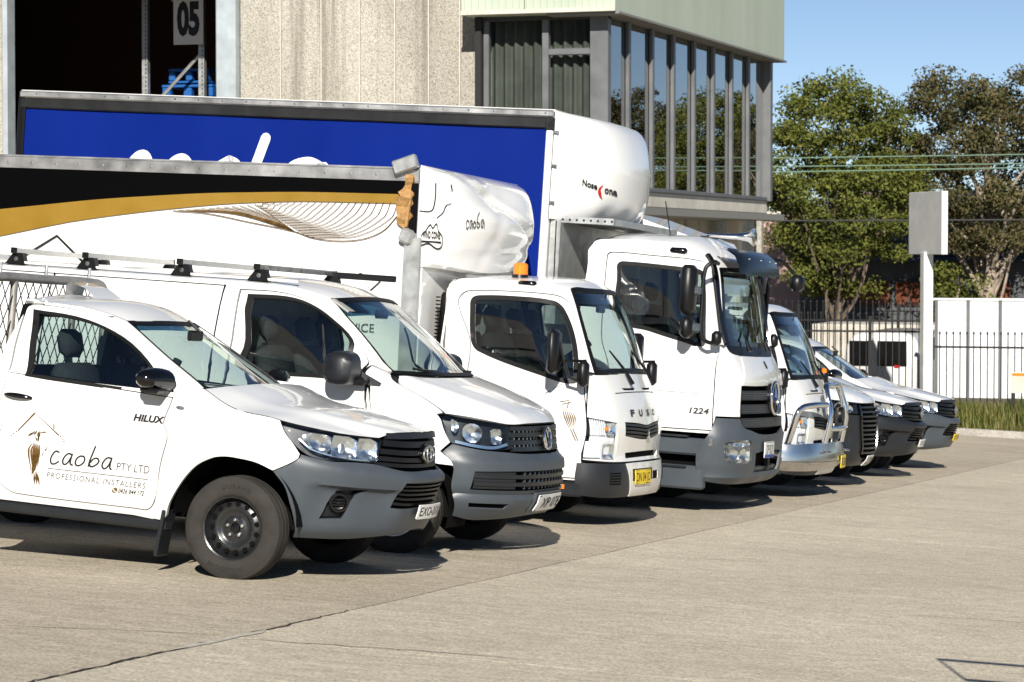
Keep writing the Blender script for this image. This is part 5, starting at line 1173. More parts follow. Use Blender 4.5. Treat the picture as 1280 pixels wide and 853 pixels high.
V.add('box_front', MB().box((BX1+.025, 0, 1.55), (.05, 2.05, 1.2)), 'box_white', sm=None)
V.add('corner_angle', MB().box((BX1-.02, -BW-.012, 1.62), (.15, .03, 1.5), ch=.006), 'galvanised')
b = empty('beacon'); b.parent = V.root
V.add('base', MB().lathe([(0, .075), (.03, .07)], (.06, -.43, 2.085), 2, 20), 'black_plastic', b); V.add('lens', MB().lathe([(0, .062), (.085, .060), (.10, .045), (.102, .001)], (.06, -.43, 2.115), 2, 20, caps=False), 'amber', b)
V.add('aerial', MB().tube([V3(.16, .1, 2.10), V3(.15, .12, 2.30), V3(.14, .14, 2.62)], .006, 5), 'black_plastic')
# bird logo on the door
m = MB(); cfd = lambda a, b_: ca(a, b_, .003)
LU = lambda x, y: (.995-(x-700)*.0098, 1.07-(y-503)*.0069)
sfn = lambda x, y: cfd(*LU(x, y))
stroke(m, [(681,496),(698,484),(719,505)], .9, sfn, smooth_=False)
for i in range(6): stroke(m, [(692.5+i*1.6,513+i*.6),(693+i*1.8,524),(696+i*.9,538-i)], [.3,1.3,.3], sfn)
for a, b_ in (((692,505),(700,503)),((693,508),(701,505)),((699,505),(697,512)),((697,538),(702,551)),((699,537),(704,551))): stroke(m, [a, b_], .9, sfn, smooth_=False)
V.add('bird_logo', m, 'brown_ink', doors[0])
TRUCK1 = V

# ------------------------------------------------------------------ second light truck with the alloy bull bar
W = Veh('tray_truck', -7.15, 28.22, 'white light truck with polished alloy bull bar behind the heavy truck', 'truck')
canter_cab(W, 'FUSO', None)
W.root.matrix_world = W.root.matrix_world @ Matrix.Diagonal((1, 1.12, .965, 1))
pm('polished_alloy', (.66, .66, .655), .22, metal=1, var=.06, vs=3)
bb = empty('bull_bar'); bb.parent = W.root
cf = lambda u, z, o=0.0: ca(u, z, o)
W.add('channel', patch(MB(), cf, rect(-1.0, 1.0, .42, .60, .02), res=.06, off=.10, thick=.12), 'polished_alloy', bb); W.add('lower_lip', patch(MB(), lambda u, z, o: ca(u, z, o-.12*(.40-z)/.14), rect(-.95, .95, .29, .415, .02), res=.06, off=.085, thick=.10), 'polished_alloy', bb)
tb = lambda pts, r=.034: MB().tube(crom(pts, 5), r, 10)
for sg in (-1, 1):
    W.add('hoop', tb([ca(sg*.86, .62, .06), ca(sg*.84, .80, .10), ca(sg*.78, .96, .13), ca(sg*.66, 1.0, .14), ca(sg*.42, 1.0, .15)]), 'chrome', bb, sm=60)
    W.add('upright', tb([ca(sg*.36, .62, .10), ca(sg*.34, .9, .14), ca(sg*.30, 1.13, .15), ca(sg*.22, 1.18, .15), ca(0, 1.18, .15)]), 'chrome', bb, sm=60)
    W.add('shackle', MB().tube([ca(sg*.40, .50, .13)+V3(.03*math.cos(t), .05*math.sin(t), .0) for t in np.linspace(0, 6.28, 13)[:-1]], .012, 6, closed=True), 'satin_metal', bb)
    L = MB().lathe([(0, .09), (.03, .09), (.045, .08)], ca(sg*.16, .90, .10), 0, 20); W.add('spot_lamp', L, 'black_plastic', bb); W.add('spot_glass', MB().lathe([(0, .078), (-.03, .05), (-.035, .001)], ca(sg*.16, .90, .10)+V3(.047, 0, 0), 0, 20, 1, caps=False), 'reflector', bb)
W.add('crossbar', tb([ca(.35, .78, .13), ca(0, .78, .14), ca(-.35, .78, .13)], .03), 'chrome', bb, sm=60)
W.add('aerial_light', MB().lathe([(0, .03), (.04, .03), (.05, .02)], ca(-.40, 1.36, .04), 2, 12), 'amber')
plate(W, lambda u, z, off: ca(u-.28, .40+z, off+.11), .33, .118, 'BR 28 DA', 'yellow')
W.add('deflector', MB().prism([(-1.35, 2.2), (-1.35, 3.02), (-1.05, 3.06), (-.25, 2.80), (.05, 2.35), (.05, 2.2)], lambda x, z: V3(x, -.85, z), lambda x, z: V3(x, .85, z)), 'box_white', sm=None)
W.add('tray_deck', MB().box((-3.2, 0, 1.0), (4.2, 2.1, .10)), 'aluminium'); W.add('tray_headboard', MB().box((-1.12, 0, 1.5), (.05, 2.1, 1.0)), 'aluminium')

# ------------------------------------------------------------------ heavy truck with blue curtain-side body
at = S['AT'].pt; ax_ = S['AT'].ux
V = Veh('curtain_truck', -7.3, 25.45, 'tall white truck with blue curtain-side body and white nose cone above its cab', 'truck', pitch=.012)
XR = -.36
seam_x = lambda z: float(np.interp(z, [.79, 1.54], [at(1.209, .792)[0], at(1.026, 1.539)[0]]))
adoor = [p for p in D['a_door'] if not (abs(p[1]-1.161) < .01)]
ia = [i for i, p in enumerate(adoor) if len(p) > 2][0]
adoor = adoor[:ia]+[(ax_(seam_x(z), z), z) for z in (1.48, 1.4, 1.32, 1.25, 1.15, 1.05, .95, .86)]+adoor[ia:]
dr = outline(adoor + [(ax_(.05, .79), .79, 1), (ax_(-.08, 1.0), 1.0), (ax_(-.12, 1.5), 1.5)]); dw = outline(D['a_dwin'])
doors = both(V, 'door', lambda m, s: patch(m, at, flipu(inset(dr, .008), s), [flipu(dw, s)], res=.08, thick=.03), 'white_paint')
both(V, 'window_seal', lambda m, s: patch(m, at, flipu(inset(dw, -.012), s), [flipu(inset(dw, .028), s)], res=.06, off=.003, thick=.014), 'rubber_seal')
both(V, 'side_window', lambda m, s: patch(m, at, flipu(inset(dw, .006), s), res=.1, off=-.008, thick=.004), 'glass_side')
both(V, 'door_gap', lambda m, s: patch(m, at, flipu(inset(dr, -.03), s), [flipu(inset(dr, .03), s)], res=.1, off=-.024, thick=0), 'black_matte')
side = [(.87, 1.60, 1), (.875, 1.913), (.835, 2.33, 1), (.90, 2.45), (1.0, 2.52), (ax_(.5, 2.54), 2.54), (ax_(XR+.15, 2.54), 2.54), (ax_(XR+.04, 2.50), 2.50), (ax_(XR, 2.38), 2.38), (ax_(XR, .95), .95, 1), (ax_(-.15, .80), .80), (ax_(.1, .765), .765, 1), (1.24, .765, 1)] + [(ax_(seam_x(z)+.02, z), z) for z in (.92, 1.05, 1.15, 1.25, 1.32, 1.4, 1.48, 1.54)]
side2 = outline(side, 4)
both(V, 'cab_side', lambda m, s: patch(m, at, flipu(side2, s), [flipu(inset(dr, -.003), s)], res=.08, thick=.03), 'white_paint')
e0 = [at(*p[:2]) for p in crom([(.835, 2.33), (.90, 2.45), (1.0, 2.52), (ax_(.5, 2.54), 2.54), (ax_(XR+.15, 2.54), 2.54), (ax_(XR+.04, 2.50), 2.50)], 6)]
d0 = [at(u, 2.33+.02*(1-(u/.835)**2)) for u in np.linspace(.835, -.835, 21)]; d1 = [e0[-1]*(1-t)+mir([e0[-1]])[0]*t for t in np.linspace(0, 1, 21)]
V.add('roof', MB().grid(coons(e0, mir(e0), d0, d1, 16, 18, lambda s, t: V3(0, 0, .09*math.sin(math.pi*t)**.6*min(1, s*3)*min(1, (1-s)*8)))), 'white_paint', sm=50)
V.add('rear_wall', patch(MB(), lambda y, z, o=0: V3(XR-o, y, z), [V3(-1.1, .9), V3(1.1, .9), V3(1.1, 1.7), V3(.97, 2.45), V3(.8, 2.55), V3(-.8, 2.55), V3(-.97, 2.45), V3(-1.1, 1.7)], [rect(-.7, .7, 1.75, 2.2)], res=.4, thick=.02), 'white_paint')
V.add('rear_window', patch(MB(), lambda y, z, o=0: V3(XR-o, y, z), rect(-.7, .7, 1.75, 2.2), res=.4, off=-.01, thick=0), 'glass_dark')
ws = outline(sym([(0, 2.335), (.5, 2.33), (.80, 2.322, 1), (.852, 1.913), (.845, 1.612, 1), (.5, 1.606), (0, 1.605)]))
V.add('windscreen', patch(MB(), at, inset(ws, .006), res=.1, off=-.008, thick=.004), 'glass'); V.add('windscreen_seal', patch(MB(), at, inset(ws, -.012), [inset(ws, .03)], res=.08, off=.002, thick=.014), 'black_gloss')
V.add('windscreen_base', patch(MB(), at, sym([(0, 1.61), (.5, 1.612), (.87, 1.615), (.86, 1.54), (.66, 1.508), (.3, 1.505), (0, 1.505)]), res=.06, off=.0, thick=.02), 'black_plastic')
both(V, 'pillar_strip', lambda m, s: strip(m, at, [(s*.955, 2.44), (s*.945, 2.25), (s*.955, 2.06), (s*.935, 1.80), (s*.895, 1.60)], .055, .028, .03), 'black_gloss')
cp = outline(sym([(0, 1.50), (.3, 1.50), (.648, 1.503, 1), (.835, 1.225, 1), (.5, 1.222), (0, 1.226)])); V.add('front_flap', patch(MB(), at, inset(cp, .003), res=.06, off=.008, thick=.02), 'cream_paint')
both(V, 'corner_panel', lambda m, s: patch(m, at, flipu(inset(outline([(.665, 1.505, 1), (.86, 1.535), (.90, 1.60, 1)] + [(ax_(seam_x(z)+.012, z), z) for z in (1.54, 1.48, 1.4, 1.32, 1.25, 1.15, 1.05)] + [(ax_(seam_x(.93)+.012, .93), .93, 1), (.865, .93, 1), (.85, 1.21, 1)]), .003), s), res=.06, off=.002, thick=.03), 'white_paint')
gr = outline(sym([(0, 1.226), (.5, 1.222), (.85, 1.205, 1), (.86, .845, 1), (.55, .813), (0, .805)])); G = empty('grille'); G.parent = V.root
V.add('backing', patch(MB(), at, inset(gr, -.01), res=.1, off=-.06, thick=0), 'black_matte', G)
for i, z in enumerate((1.135, 1.005, .875)):
    V.add('grille_bar', patch(MB(), lambda u, zz, o: at(u, zz, o+.03*(1-(u/.84)**2)), rect(-.84, .84, z-.045, z+.045), res=.07, off=.0, thick=.05), 'bumper_dark', G)
    for q in (-.022, .0, .022): V.add('bar_groove', patch(MB(), lambda u, zz, o: at(u, zz, o+.03*(1-(u/.84)**2)), rect(-.82, .82, z+q-.003, z+q+.003), res=.09, off=.0015, thick=0), 'bumper_grey', G)
E_ = empty('emblem'); E_.parent = V.root; sf3 = lambda u, z: at(u, 1.105+z, .065)
V.add('ring', MB().tube([sf3(.155*math.cos(t), .155*math.sin(t)) for t in np.linspace(0, 6.2832, 37)[:-1]], .016, 8, closed=True), 'chrome', E_, sm=60)
for k in range(3):
    a = math.radians(90+120*k); d = np.array([math.cos(a), math.sin(a)]); n = np.array([-d[1], d[0]])
    st = MB(); st.add([sf3(*(d*.148)), sf3(*(n*.026-d*.01)), sf3(*(-n*.026-d*.01)), sf3(0, 0)+V3(.03, 0, 0)], [(0, 1, 3), (0, 3, 2), (1, 2, 3)]); V.add('star_point', st, 'chrome', E_, sm=None)
V.add('badge_disc', patch(MB(), at, ellipse(0, 1.105, .15, .15), res=.08, off=.04, thick=.04), 'black_gloss', E_)
V.add('small_badge', patch(MB(), at, ellipse(.0, 1.42, .02, .035), res=.03, off=.018, thick=.008), 'ink')
bo = outline(sym([(0, .755), (.4, .765), (.62, .80), (.80, .835), (.87, .915, 1), (1.175, .915, 1), (1.235, .77), (ax_(.86, .6), .60), (ax_(.86, .35), .33, 1), (1.0, .30), (.5, .295), (0, .295)]))
hh = outline([p+(1,) for p in D['a_hl']]); hh = outline([(1.085, .69), (.87, .71), (.67, .70), (.645, .61), (.655, .505), (.87, .50), (1.06, .51), (1.10, .60)]); sk = outline(sym([(0, .60), (.30, .60), (.53, .585, 1), (.50, .40, 1), (0, .40)]))
def abf(u, z, o=0.0): return at(u, z, o+.03*smooth(.86, .72, z)-.012*math.exp(-((z-.405)/.012)**2)-.02*(1-smooth(.3, .36, z)))
V.add('bumper', patch(MB(), abf, bo, [hh, flipu(hh, -1), sk], res=.045, thick=.02), 'bumper_grey', sm=30)
V.add('bumper_recess', patch(MB(), abf, inset(sk, -.02), res=.08, off=-.08, thick=0), 'black_matte')
V.add('recess_bar', patch(MB(), abf, rect(-.5, .5, .40, .445), res=.06, off=-.03, thick=.04), 'bumper_grey'); V.add('tow_pin', MB().box((1.25, .04, .50), (.06, .05, .2), ch=.01), 'bumper_dark')
for sg in (1, -1):
    L = empty('headlight'); L.parent = V.root
    V.add('lens', patch(MB(), abf, flipu(inset(hh, .004), sg), res=.06, off=-.008, thick=.006), 'lens', L); V.add('housing', patch(MB(), abf, flipu(inset(hh, -.01), sg), res=.06, off=-.09, thick=-.07), 'satin_metal', L)
    for (c, a, b_) in (((.78, .575), .085, .06), ((.965, .575), .075, .06), ((.87, .668), .17, .022)):
        def fn(u, z, off, c=c, a=a, b_=b_):
            q = min(1, math.hypot((u-sg*c[0])/a, (z-c[1])/b_)); return abf(u, z, -.03-.04*(1-q**2)+.006*math.sin(u*90)*math.sin(z*80)+off)
        V.add('reflector', patch(MB(), fn, ellipse(sg*c[0], c[1], a, b_, 16), res=.022, thick=.01), 'reflector', L)
plate(V, lambda u, z, off: abf(u+.17, .615+z, off+.02), .34, .150, 'DP 90 DV', 'white', badge='bluefoot')
# visor, mirrors, horns, steps
vs = MB(); vs.grid([[at(u, 2.30, .0)+V3(.0, 0, .07)+V3(o*math.cos(.25), 0, zz) for u in np.linspace(.90, -.90, 21)] for o, zz in ((.0, .16), (.09, .15), (.18, .09), (.225, .0), (.235, -.09))]); vs.grid([[at(u, 2.30, .0)+V3(0, 0, .07)+V3(o, 0, zz) for u in np.linspace(-.90, .90, 21)] for o, zz in ((.0, .145), (.08, .135), (.17, .08), (.215, -.005), (.225, -.09))])
pm('visor_smoke', (.004, .005, .007), .22, spec=.35)
V.add('sun_visor', vs, 'visor_smoke', sm=50)
for u in (-.6, -.2, .2, .6): V.add('visor_bracket', MB().lathe([(0, .018), (.008, .014)], at(u, 2.30)+V3(.19, 0, .13), 2, 8), 'satin_metal')
for sg in (-1, 1):
    R_ = empty('door_mirror'); R_.parent = V.root; y = sg*1.36
    V.add('main_mirror', MB().box((.735, y, 2.10), (.135, .23, .46), ch=.04), 'black_plastic', R_, sm=50); V.add('wide_mirror', MB().box((.745, y, 1.745), (.115, .20, .20), ch=.04), 'black_plastic', R_, sm=50)
    V.add('mirror_arm', MB().tube(crom([V3(.95, sg*1.14, 2.36), V3(.93, sg*1.25, 2.37), V3(.87, sg*1.30, 2.30), V3(.86, sg*1.30, 2.0), V3(.87, sg*1.30, 1.68), V3(.93, sg*1.27, 1.62), V3(1.0, sg*1.16, 1.62)], 4), .020, 8), 'black_plastic', R_, sm=60)
    V.add('clamp', MB().box((.81, y*.985, 2.09), (.10, .09, .09), ch=.02), 'bumper_grey', R_); V.add('clamp', MB().box((.82, y*.985, 1.745), (.10, .09, .09), ch=.02), 'bumper_grey', R_)
    V.add('arm_foot', MB().box((.985, sg*1.17, 1.66), (.09, .09, .14), ch=.03), 'black_plastic', R_, sm=50)
    V.add('roof_lamp', MB().box((.52, sg*1.0, 2.465), (.17, .07, .06), ch=.02), 'black_gloss', sm=50)
    V.add('wiper', MB().tube([at(sg*.35+.12, 1.53, .05), at(sg*.35+.1, 1.63, .04), at(sg*.35-.15, 1.82, .02)], [.024, .016, .008], 6), 'black_plastic')
    for z, dd in ((.69, .10), (.40, .16)):
        V.add('step', MB().box((.40, sg*1.06, z-.06), (1.05, .14, dd+.06), ch=.02), 'bumper_grey')
        V.add('step_tread', MB().box((.45, sg*1.10, z+.035), (.62, .10, .02), ch=.004), 'bumper_dark')
    V.add('step_well', MB().box((.35, sg*.93, .55), (1.1, .10, .5)), 'black_matte', sm=None)
    V.add('indicator', MB().box((.97, sg*1.12, .69), (.07, .05, .10), ch=.015), 'satin_metal')
    wheel(V, -.02, sg*.98, .47, .27, .29, sg, 'truck', 8); wheel(V, -4.2, sg*.92, .47, .5, .29, sg, 'truck', 8)
    V.add('side_grab', MB().tube([at(sg*.99, 2.30, .03), at(sg*.985, 1.7, .03)], .012, 6), 'black_plastic')
KM = empty('kerb_mirror'); KM.parent = V.root
V.add('mirror_shell', MB().box((1.17, 1.28, 2.26), (.13, .20, .17), ch=.04), 'black_plastic', KM, sm=50); V.add('mirror_glass', MB().box((1.135, 1.28, 2.24), (.02, .15, .12), ch=.005, rot=None), 'reflector', KM); V.add('mirror_arm', MB().tube(crom([V3(.93, 1.02, 2.48), V3(1.02, 1.18, 2.47), V3(1.13, 1.26, 2.36)], 4), .018, 6), 'black_plastic', KM)
V.add('underbody', MB().box((.2, 0, .75), (1.8, 1.7, .5)).box((-3.4, 0, .9), (6.0, .9, .3)), 'black_matte', sm=None)
V.add('dashboard', MB().grid([[V3(1.02, y, 1.60), V3(.75, y, 1.62), V3(.55, y, 1.52), V3(.5, y, 1.0)] for y in np.linspace(-1.0, 1.0, 9)]), 'dash', sm=60); V.add('cab_floor', MB().box((.35, 0, 1.1), (1.3, 2.1, .05)), 'interior', sm=None)
for y in (-.60, .60): seat(V, .02, y, 1.22, 'interior', h=.66)
steering(V, .48, -.60, 1.66, .22, 35)
V.add('instrument_binnacle', MB().box((.72, -.6, 1.66), (.25, .5, .14), ch=.04), 'dash')
h = MB()
V.add('air_horn', MB().lathe([(0, .02), (.30, .028), (.42, .05), (.47, .09), (.475, .08)], (.55, -.1, 2.66), 0, 16), 'chrome', sm=50); V.add('air_horn', MB().lathe([(0, .02), (.22, .028), (.32, .045), (.36, .075), (.365, .07)], (.62, .12, 2.66), 0, 16), 'chrome', sm=50)
V.add('horn_rail', MB().box((.55, 0, 2.63), (.05, .5, .03)), 'dark_steel'); V.add('aerial', MB().tube([V3(.30, -.5, 2.58), V3(.22, -.5, 2.95)], .006, 5), 'black_plastic'); V.add('aerial_base', MB().box((.3, -.5, 2.60), (.1, .06, .05), ch=.015), 'black_plastic')
m = MB(); lettering(m, '1224', lambda x, y: at(x, y, .004), 1.43, 1.235, .945, 1.0, bold=.03, shear=.25, width=1.3); V.add('lettering_model', m, 'ink', doors[0])
both(V, 'door_crease', lambda m, s: strip(m, at, [(s*1.21, 1.128), (s*1.45, 1.132), (s*1.75, 1.135)], .008, .001, .002), 'galvanised')
# curtain-side body
x0, x1, hw, z0, zt = -6.46, -.72, 1.25, 1.05, 3.73
pm('curtain_blue', (.0, .0135, .17), .6, spec=.12, var=.10, vs=.8)
cur = MB(); rows = []
for x in np.linspace(x0+.05, x1-.07, 120): rows.append([V3(x, -hw+.02-.004*math.sin(x*3.1)*math.sin(z*1.3+.3)-.0008*math.sin(x*14), z) for z in np.linspace(z0+.1, zt-.17, 10)])
cur.grid(rows); V.add('curtain', cur, 'curtain_blue', sm=60)
V.add('curtain', MB().grid([[V3(x, hw-.02, z) for z in (z0+.1, zt-.17)] for x in (x0+.05, x1-.07)]), 'curtain_blue')
pm('rail_dark', (.035, .035, .036), .45, metal=.6, var=.2, vs=2)
for sg in (-1, 1):
    V.add('top_rail', MB().box(((x0+x1)/2, sg*(hw-.01), zt-.035), (x1-x0, .06, .07), ch=.015), 'aluminium'); V.add('pelmet', MB().box(((x0+x1)/2, sg*(hw-.005), zt-.125), (x1-x0-.02, .035, .105), ch=.012), 'rail_dark'); V.add('side_raft', MB().box(((x0+x1)/2, sg*(hw-.02), z0+.05), (x1-x0, .06, .12), ch=.015), 'aluminium')
    V.add('front_post', MB().box((x1-.035, sg*(hw-.012), (z0+zt)/2-.09), (.07, .05, zt-z0-.18), ch=.01), 'box_white'); V.add('rear_post', MB().box((x0+.03, sg*(hw-.02), (z0+zt)/2), (.08, .06, zt-z0), ch=.01), 'black_plastic')
    for z in (3.2, 2.85, 3.52): V.add('curtain_cleat', MB().box((x1+.03, sg*(hw+.005), z), (.06, .02, .03), ch=.006), 'satin_metal')
for xx in np.arange(x0+.2, x1, .26): V.add('rivet', MB().lathe([(0, .012), (.004, .01), (.005, .001)], (xx, -hw-.0205, zt-.03), 1, 8, -1, caps=False), 'satin_metal')
V.add('rail_bracket', MB().box((x1-.03, -hw-.01, zt-.13), (.09, .04, .12), ch=.008), 'dark_steel')
V.add('body_roof', MB().box(((x0+x1)/2, 0, zt-.01), (x1-x0, hw*2-.06, .04)), 'box_white', sm=None); V.add('floor_deck', MB().box(((x0+x1)/2, 0, z0-.03), (x1-x0, hw*2-.1, .12)), 'dark_steel', sm=None); V.add('headboard', MB().box((x1-.02, 0, (z0+zt)/2), (.04, hw*2-.06, zt-z0-.05)), 'box_white', sm=None); V.add('rear_doors', MB().box((x0+.02, 0, (z0+zt)/2), (.04, hw*2-.1, zt-z0-.1)), 'box_white', sm=None)
# rounded nose cone over the cab
NP = prof([(2.70, .30), (2.76, .42), (2.85, .51), (2.95, .55), (3.2, .57), (3.4, .54), (3.55, .49), (3.65, .42), (3.69, .36), (3.715, .22), (3.73, .03)])
zz_ = [2.695, 2.70, 2.71, 2.73, 2.76]+list(np.linspace(2.82, 3.62, 18))+[3.66, 3.69, 3.705, 3.716, 3.724, 3.73]
def nwarp(P, yy):
    P = P.copy(); k = smooth(x1, x1+.4, P[0]); P[0] += .012*k*math.sin(P[1]*6+1)*smooth(3.05, 2.8, P[2])+.02*k*smooth(2.95, 2.75, P[2])*math.sin(P[1]*13); P[2] -= .05*k*smooth(2.85, 2.7, P[2])*(.6+.4*math.sin(P[1]*4)); return P
rowsN = bulge(x1+.01, hw-.005, [(z, NP(z)*.91 if z != 2.695 else 0.0) for z in zz_], 2.5, .75, 41, nwarp)
NCO = V.add('nose_cone', MB().grid(rowsN), 'box_white', sm=60)
def nfn(x, z):
    p = flank(rowsN, x, z); q = flank(rowsN, x+.02, z); n = V3((q-p)[1], -(q-p)[0], 0); n = n/(np.linalg.norm(n)+1e-9); return V3(p[0], p[1], z)+n*.012
m = MB(); lettering(m, 'Nose', lambda x, y: nfn(x, y-.28*(x+.40)), -.47, -.37, 3.02, 3.08, bold=.03); lettering(m, 'one', lambda x, y: nfn(x, y-.28*(x+.40)), -.325, -.26, 3.01, 3.06, bold=.03); V.add('lettering', m, 'ink', NCO)
m = MB(); stroke(m, [(-.335, 3.06), (-.355, 3.02), (-.35, 2.96), (-.34, 2.93)], [.004, .02, .004], nfn); V.add('swoosh', m, 'red_lens', NCO)
V.add('underrun_trim', MB().box((x1+.30, 0, 2.70), (.65, 2.3, .06)), 'galvanised'); V.add('fridge_panel', MB().box((x1+.06, 0, 2.2), (.10, 2.36, 1.0)), 'galvanised')
for i in range(9): V.add('trim_rivet', MB().lathe([(0, .012), (.004, .01)], (x1+.05+.07*i, -1.152, 2.70), 1, 8, -1), 'dark_steel')
# big white script on the curtain
m = MB(); cv = lambda x, z: V3(x, -hw+.004, z+.05)
for pts in ([(-4.95, 2.98), (-5.03, 3.08), (-5.16, 2.98), (-5.30, 2.75), (-5.28, 2.52), (-5.05, 2.48), (-4.92, 2.58)], [(-4.50, 2.98), (-4.60, 3.06), (-4.74, 2.96), (-4.84, 2.70), (-4.74, 2.50), (-4.58, 2.62), (-4.48, 3.00), (-4.50, 2.70), (-4.40, 2.50)], [(-4.08, 3.06), (-4.22, 2.96), (-4.30, 2.70), (-4.18, 2.50), (-4.00, 2.60), (-3.93, 2.86), (-4.00, 3.02), (-4.08, 3.06)], [(-3.70, 3.30), (-3.76, 3.12), (-3.85, 2.84), (-3.90, 2.50)], [(-3.80, 2.72), (-3.70, 2.96), (-3.58, 2.92), (-3.56, 2.66), (-3.70, 2.50), (-3.86, 2.54)], [(-3.06, 3.02), (-3.24, 3.08), (-3.44, 2.98), (-3.48, 2.66), (-3.32, 2.50), (-3.14, 2.72), (-3.06, 3.04), (-3.08, 2.70), (-2.96, 2.50)]): stroke(m, pts, .105, cv)
V.add('lettering_caoba', m, 'white_ink')

# ------------------------------------------------------------------ white van with the black slatted grille
fv = Shell([(0,0),(.01,.25),(.04,.45),(.10,.62),(.19,.76),(.31,.88),(.46,.955),(.7,.99),(1.0,1.0)],
    [(.22,.78),(.32,.92),(.5,.97),(.8,.97),(1.0,.93),(1.05,.88),(1.13,.70),(1.22,.42),(1.32,.05),(1.5,-.2),(1.7,-.5),(1.9,-.82),(2.0,-1.05)],
    [(.22,.86),(.4,.93),(.8,.96),(1.3,.94),(1.6,.89),(1.9,.80),(2.0,.7)])
fvp, fvx = fv.pt, fv.ux
V = Veh('cargo_van', -7.0, 30.75, 'white van with black bumper and tall black slatted grille between light truck and ute', 'van')
bn = outline(sym([(0, 1.29), (.5, 1.285), (.88, 1.27, 1), (1.04, 1.20), (1.06, 1.11), (1.10, 1.03, 1), (.85, 1.01), (.5, .985), (.25, .98), (0, .98)]))
V.add('bonnet', patch(MB(), fvp, bn, res=.05, thick=.03), 'white_paint', sm=50)
fe = outline([(.89, 1.275, 1), (1.05, 1.20), (1.07, 1.11), (1.12, 1.03, 1), (1.15, .86, 1), (fvx(.46, .72), .72, 1)] + [(fvx(.43*math.cos(a), .36+.43*math.sin(a)), .36+.43*math.sin(a)) for a in np.radians(np.linspace(50, 185, 8))] + [(fvx(-.45, .9), .9, 1), (fvx(-.45, 1.25), 1.25, 1)])
both(V, 'fender', lambda m, s: patch(m, fvp, flipu(fe, s), res=.07, thick=.03), 'white_paint')
sd = outline([(.85, 1.33, 1), (.85, 1.6), (.83, 1.86, 1), (1.0, 1.92), (fvx(-1.8, 1.94), 1.94), (fvx(-4.2, 1.94), 1.94, 1), (fvx(-4.25, .36), .36, 1), (fvx(-.44, .36), .36, 1), (fvx(-.44, 1.2), 1.2), (.92, 1.31)], 4); dw = outline([(fvx(-.35, 1.28), 1.28, 1), (fvx(-1.25, 1.28), 1.28, 1), (fvx(-1.25, 1.78), 1.78, 1), (fvx(-.95, 1.78), 1.78)])
both(V, 'body_side', lambda m, s: patch(m, fvp, flipu(sd, s), [flipu(dw, s)], res=.12, thick=.03), 'white_paint'); both(V, 'side_window', lambda m, s: patch(m, fvp, flipu(inset(dw, -.005), s), res=.12, off=-.006, thick=.004), 'glass_dark')
ws = outline(sym([(0, 1.90), (.5, 1.89), (.82, 1.87, 1), (.84, 1.6), (.85, 1.32, 1), (.5, 1.31), (0, 1.31)])); V.add('windscreen', patch(MB(), fvp, ws, res=.1, off=-.006, thick=.004), 'glass')
e0 = [fvp(*p[:2]) for p in crom([(.83, 1.86), (1.0, 1.92), (fvx(-1.8, 1.94), 1.94), (fvx(-4.2, 1.94), 1.94)], 6)]; d0 = [fvp(u, 1.86+.04*(1-(u/.83)**2)) for u in np.linspace(.83, -.83, 15)]; d1 = [e0[-1]*(1-t)+mir([e0[-1]])[0]*t for t in np.linspace(0, 1, 15)]
V.add('roof', MB().grid(coons(e0, mir(e0), d0, d1, 12, 12, lambda s, t: V3(0, 0, .07*math.sin(math.pi*t)*min(1, s*4)))), 'white_paint', sm=50); V.add('rear_wall', MB().box((-4.22, 0, 1.1), (.04, 1.7, 1.6)), 'white_paint', sm=None)
bo = outline(sym([(0, .97), (.30, .97), (.36, .90, 1), (.42, .60), (.55, .60, 1), (.55, .86), (.75, .90), (1.11, .86, 1), (fvx(.46, .70), .70, 1), (fvx(.44, .5), .5), (fvx(.44, .30), .30, 1), (.6, .26), (0, .26)]))
bo = outline(sym([(0, .36), (.40, .37), (.44, .60), (.50, .84, 1), (.80, .85), (1.13, .85, 1), (fvx(.46, .70), .70, 1), (fvx(.44, .5), .5), (fvx(.44, .28), .28, 1), (.6, .25), (0, .25)]))
fg2 = outline([(.62, .66), (.95, .70), (.98, .50), (.66, .46)])
V.add('bumper', patch(MB(), lambda u, z, o: fvp(u, z, o-.05*smooth(.55, .7, abs(u))*(smooth(.42, .52, z)-smooth(.62, .74, z))), bo, [], res=.05, thick=.05), 'bumper_dark')
G = empty('grille'); G.parent = V.root
V.add('backing', patch(MB(), fvp, outline(sym([(0, .975), (.48, .97), (.50, .84), (.44, .60), (.40, .375), (0, .37)])), res=.08, off=-.05, thick=0), 'black_matte', G)
for i in range(11):
    z = .41+.052*i; hw_ = .39+.10*(z-.4)/.55; V.add('slat', patch(MB(), lambda u, zz, o: fvp(u, zz, o+.02*math.cos(u*3)), rect(-hw_, hw_, z-.010, z+.010), res=.07, off=.0, thick=.04), 'bumper_dark', G)
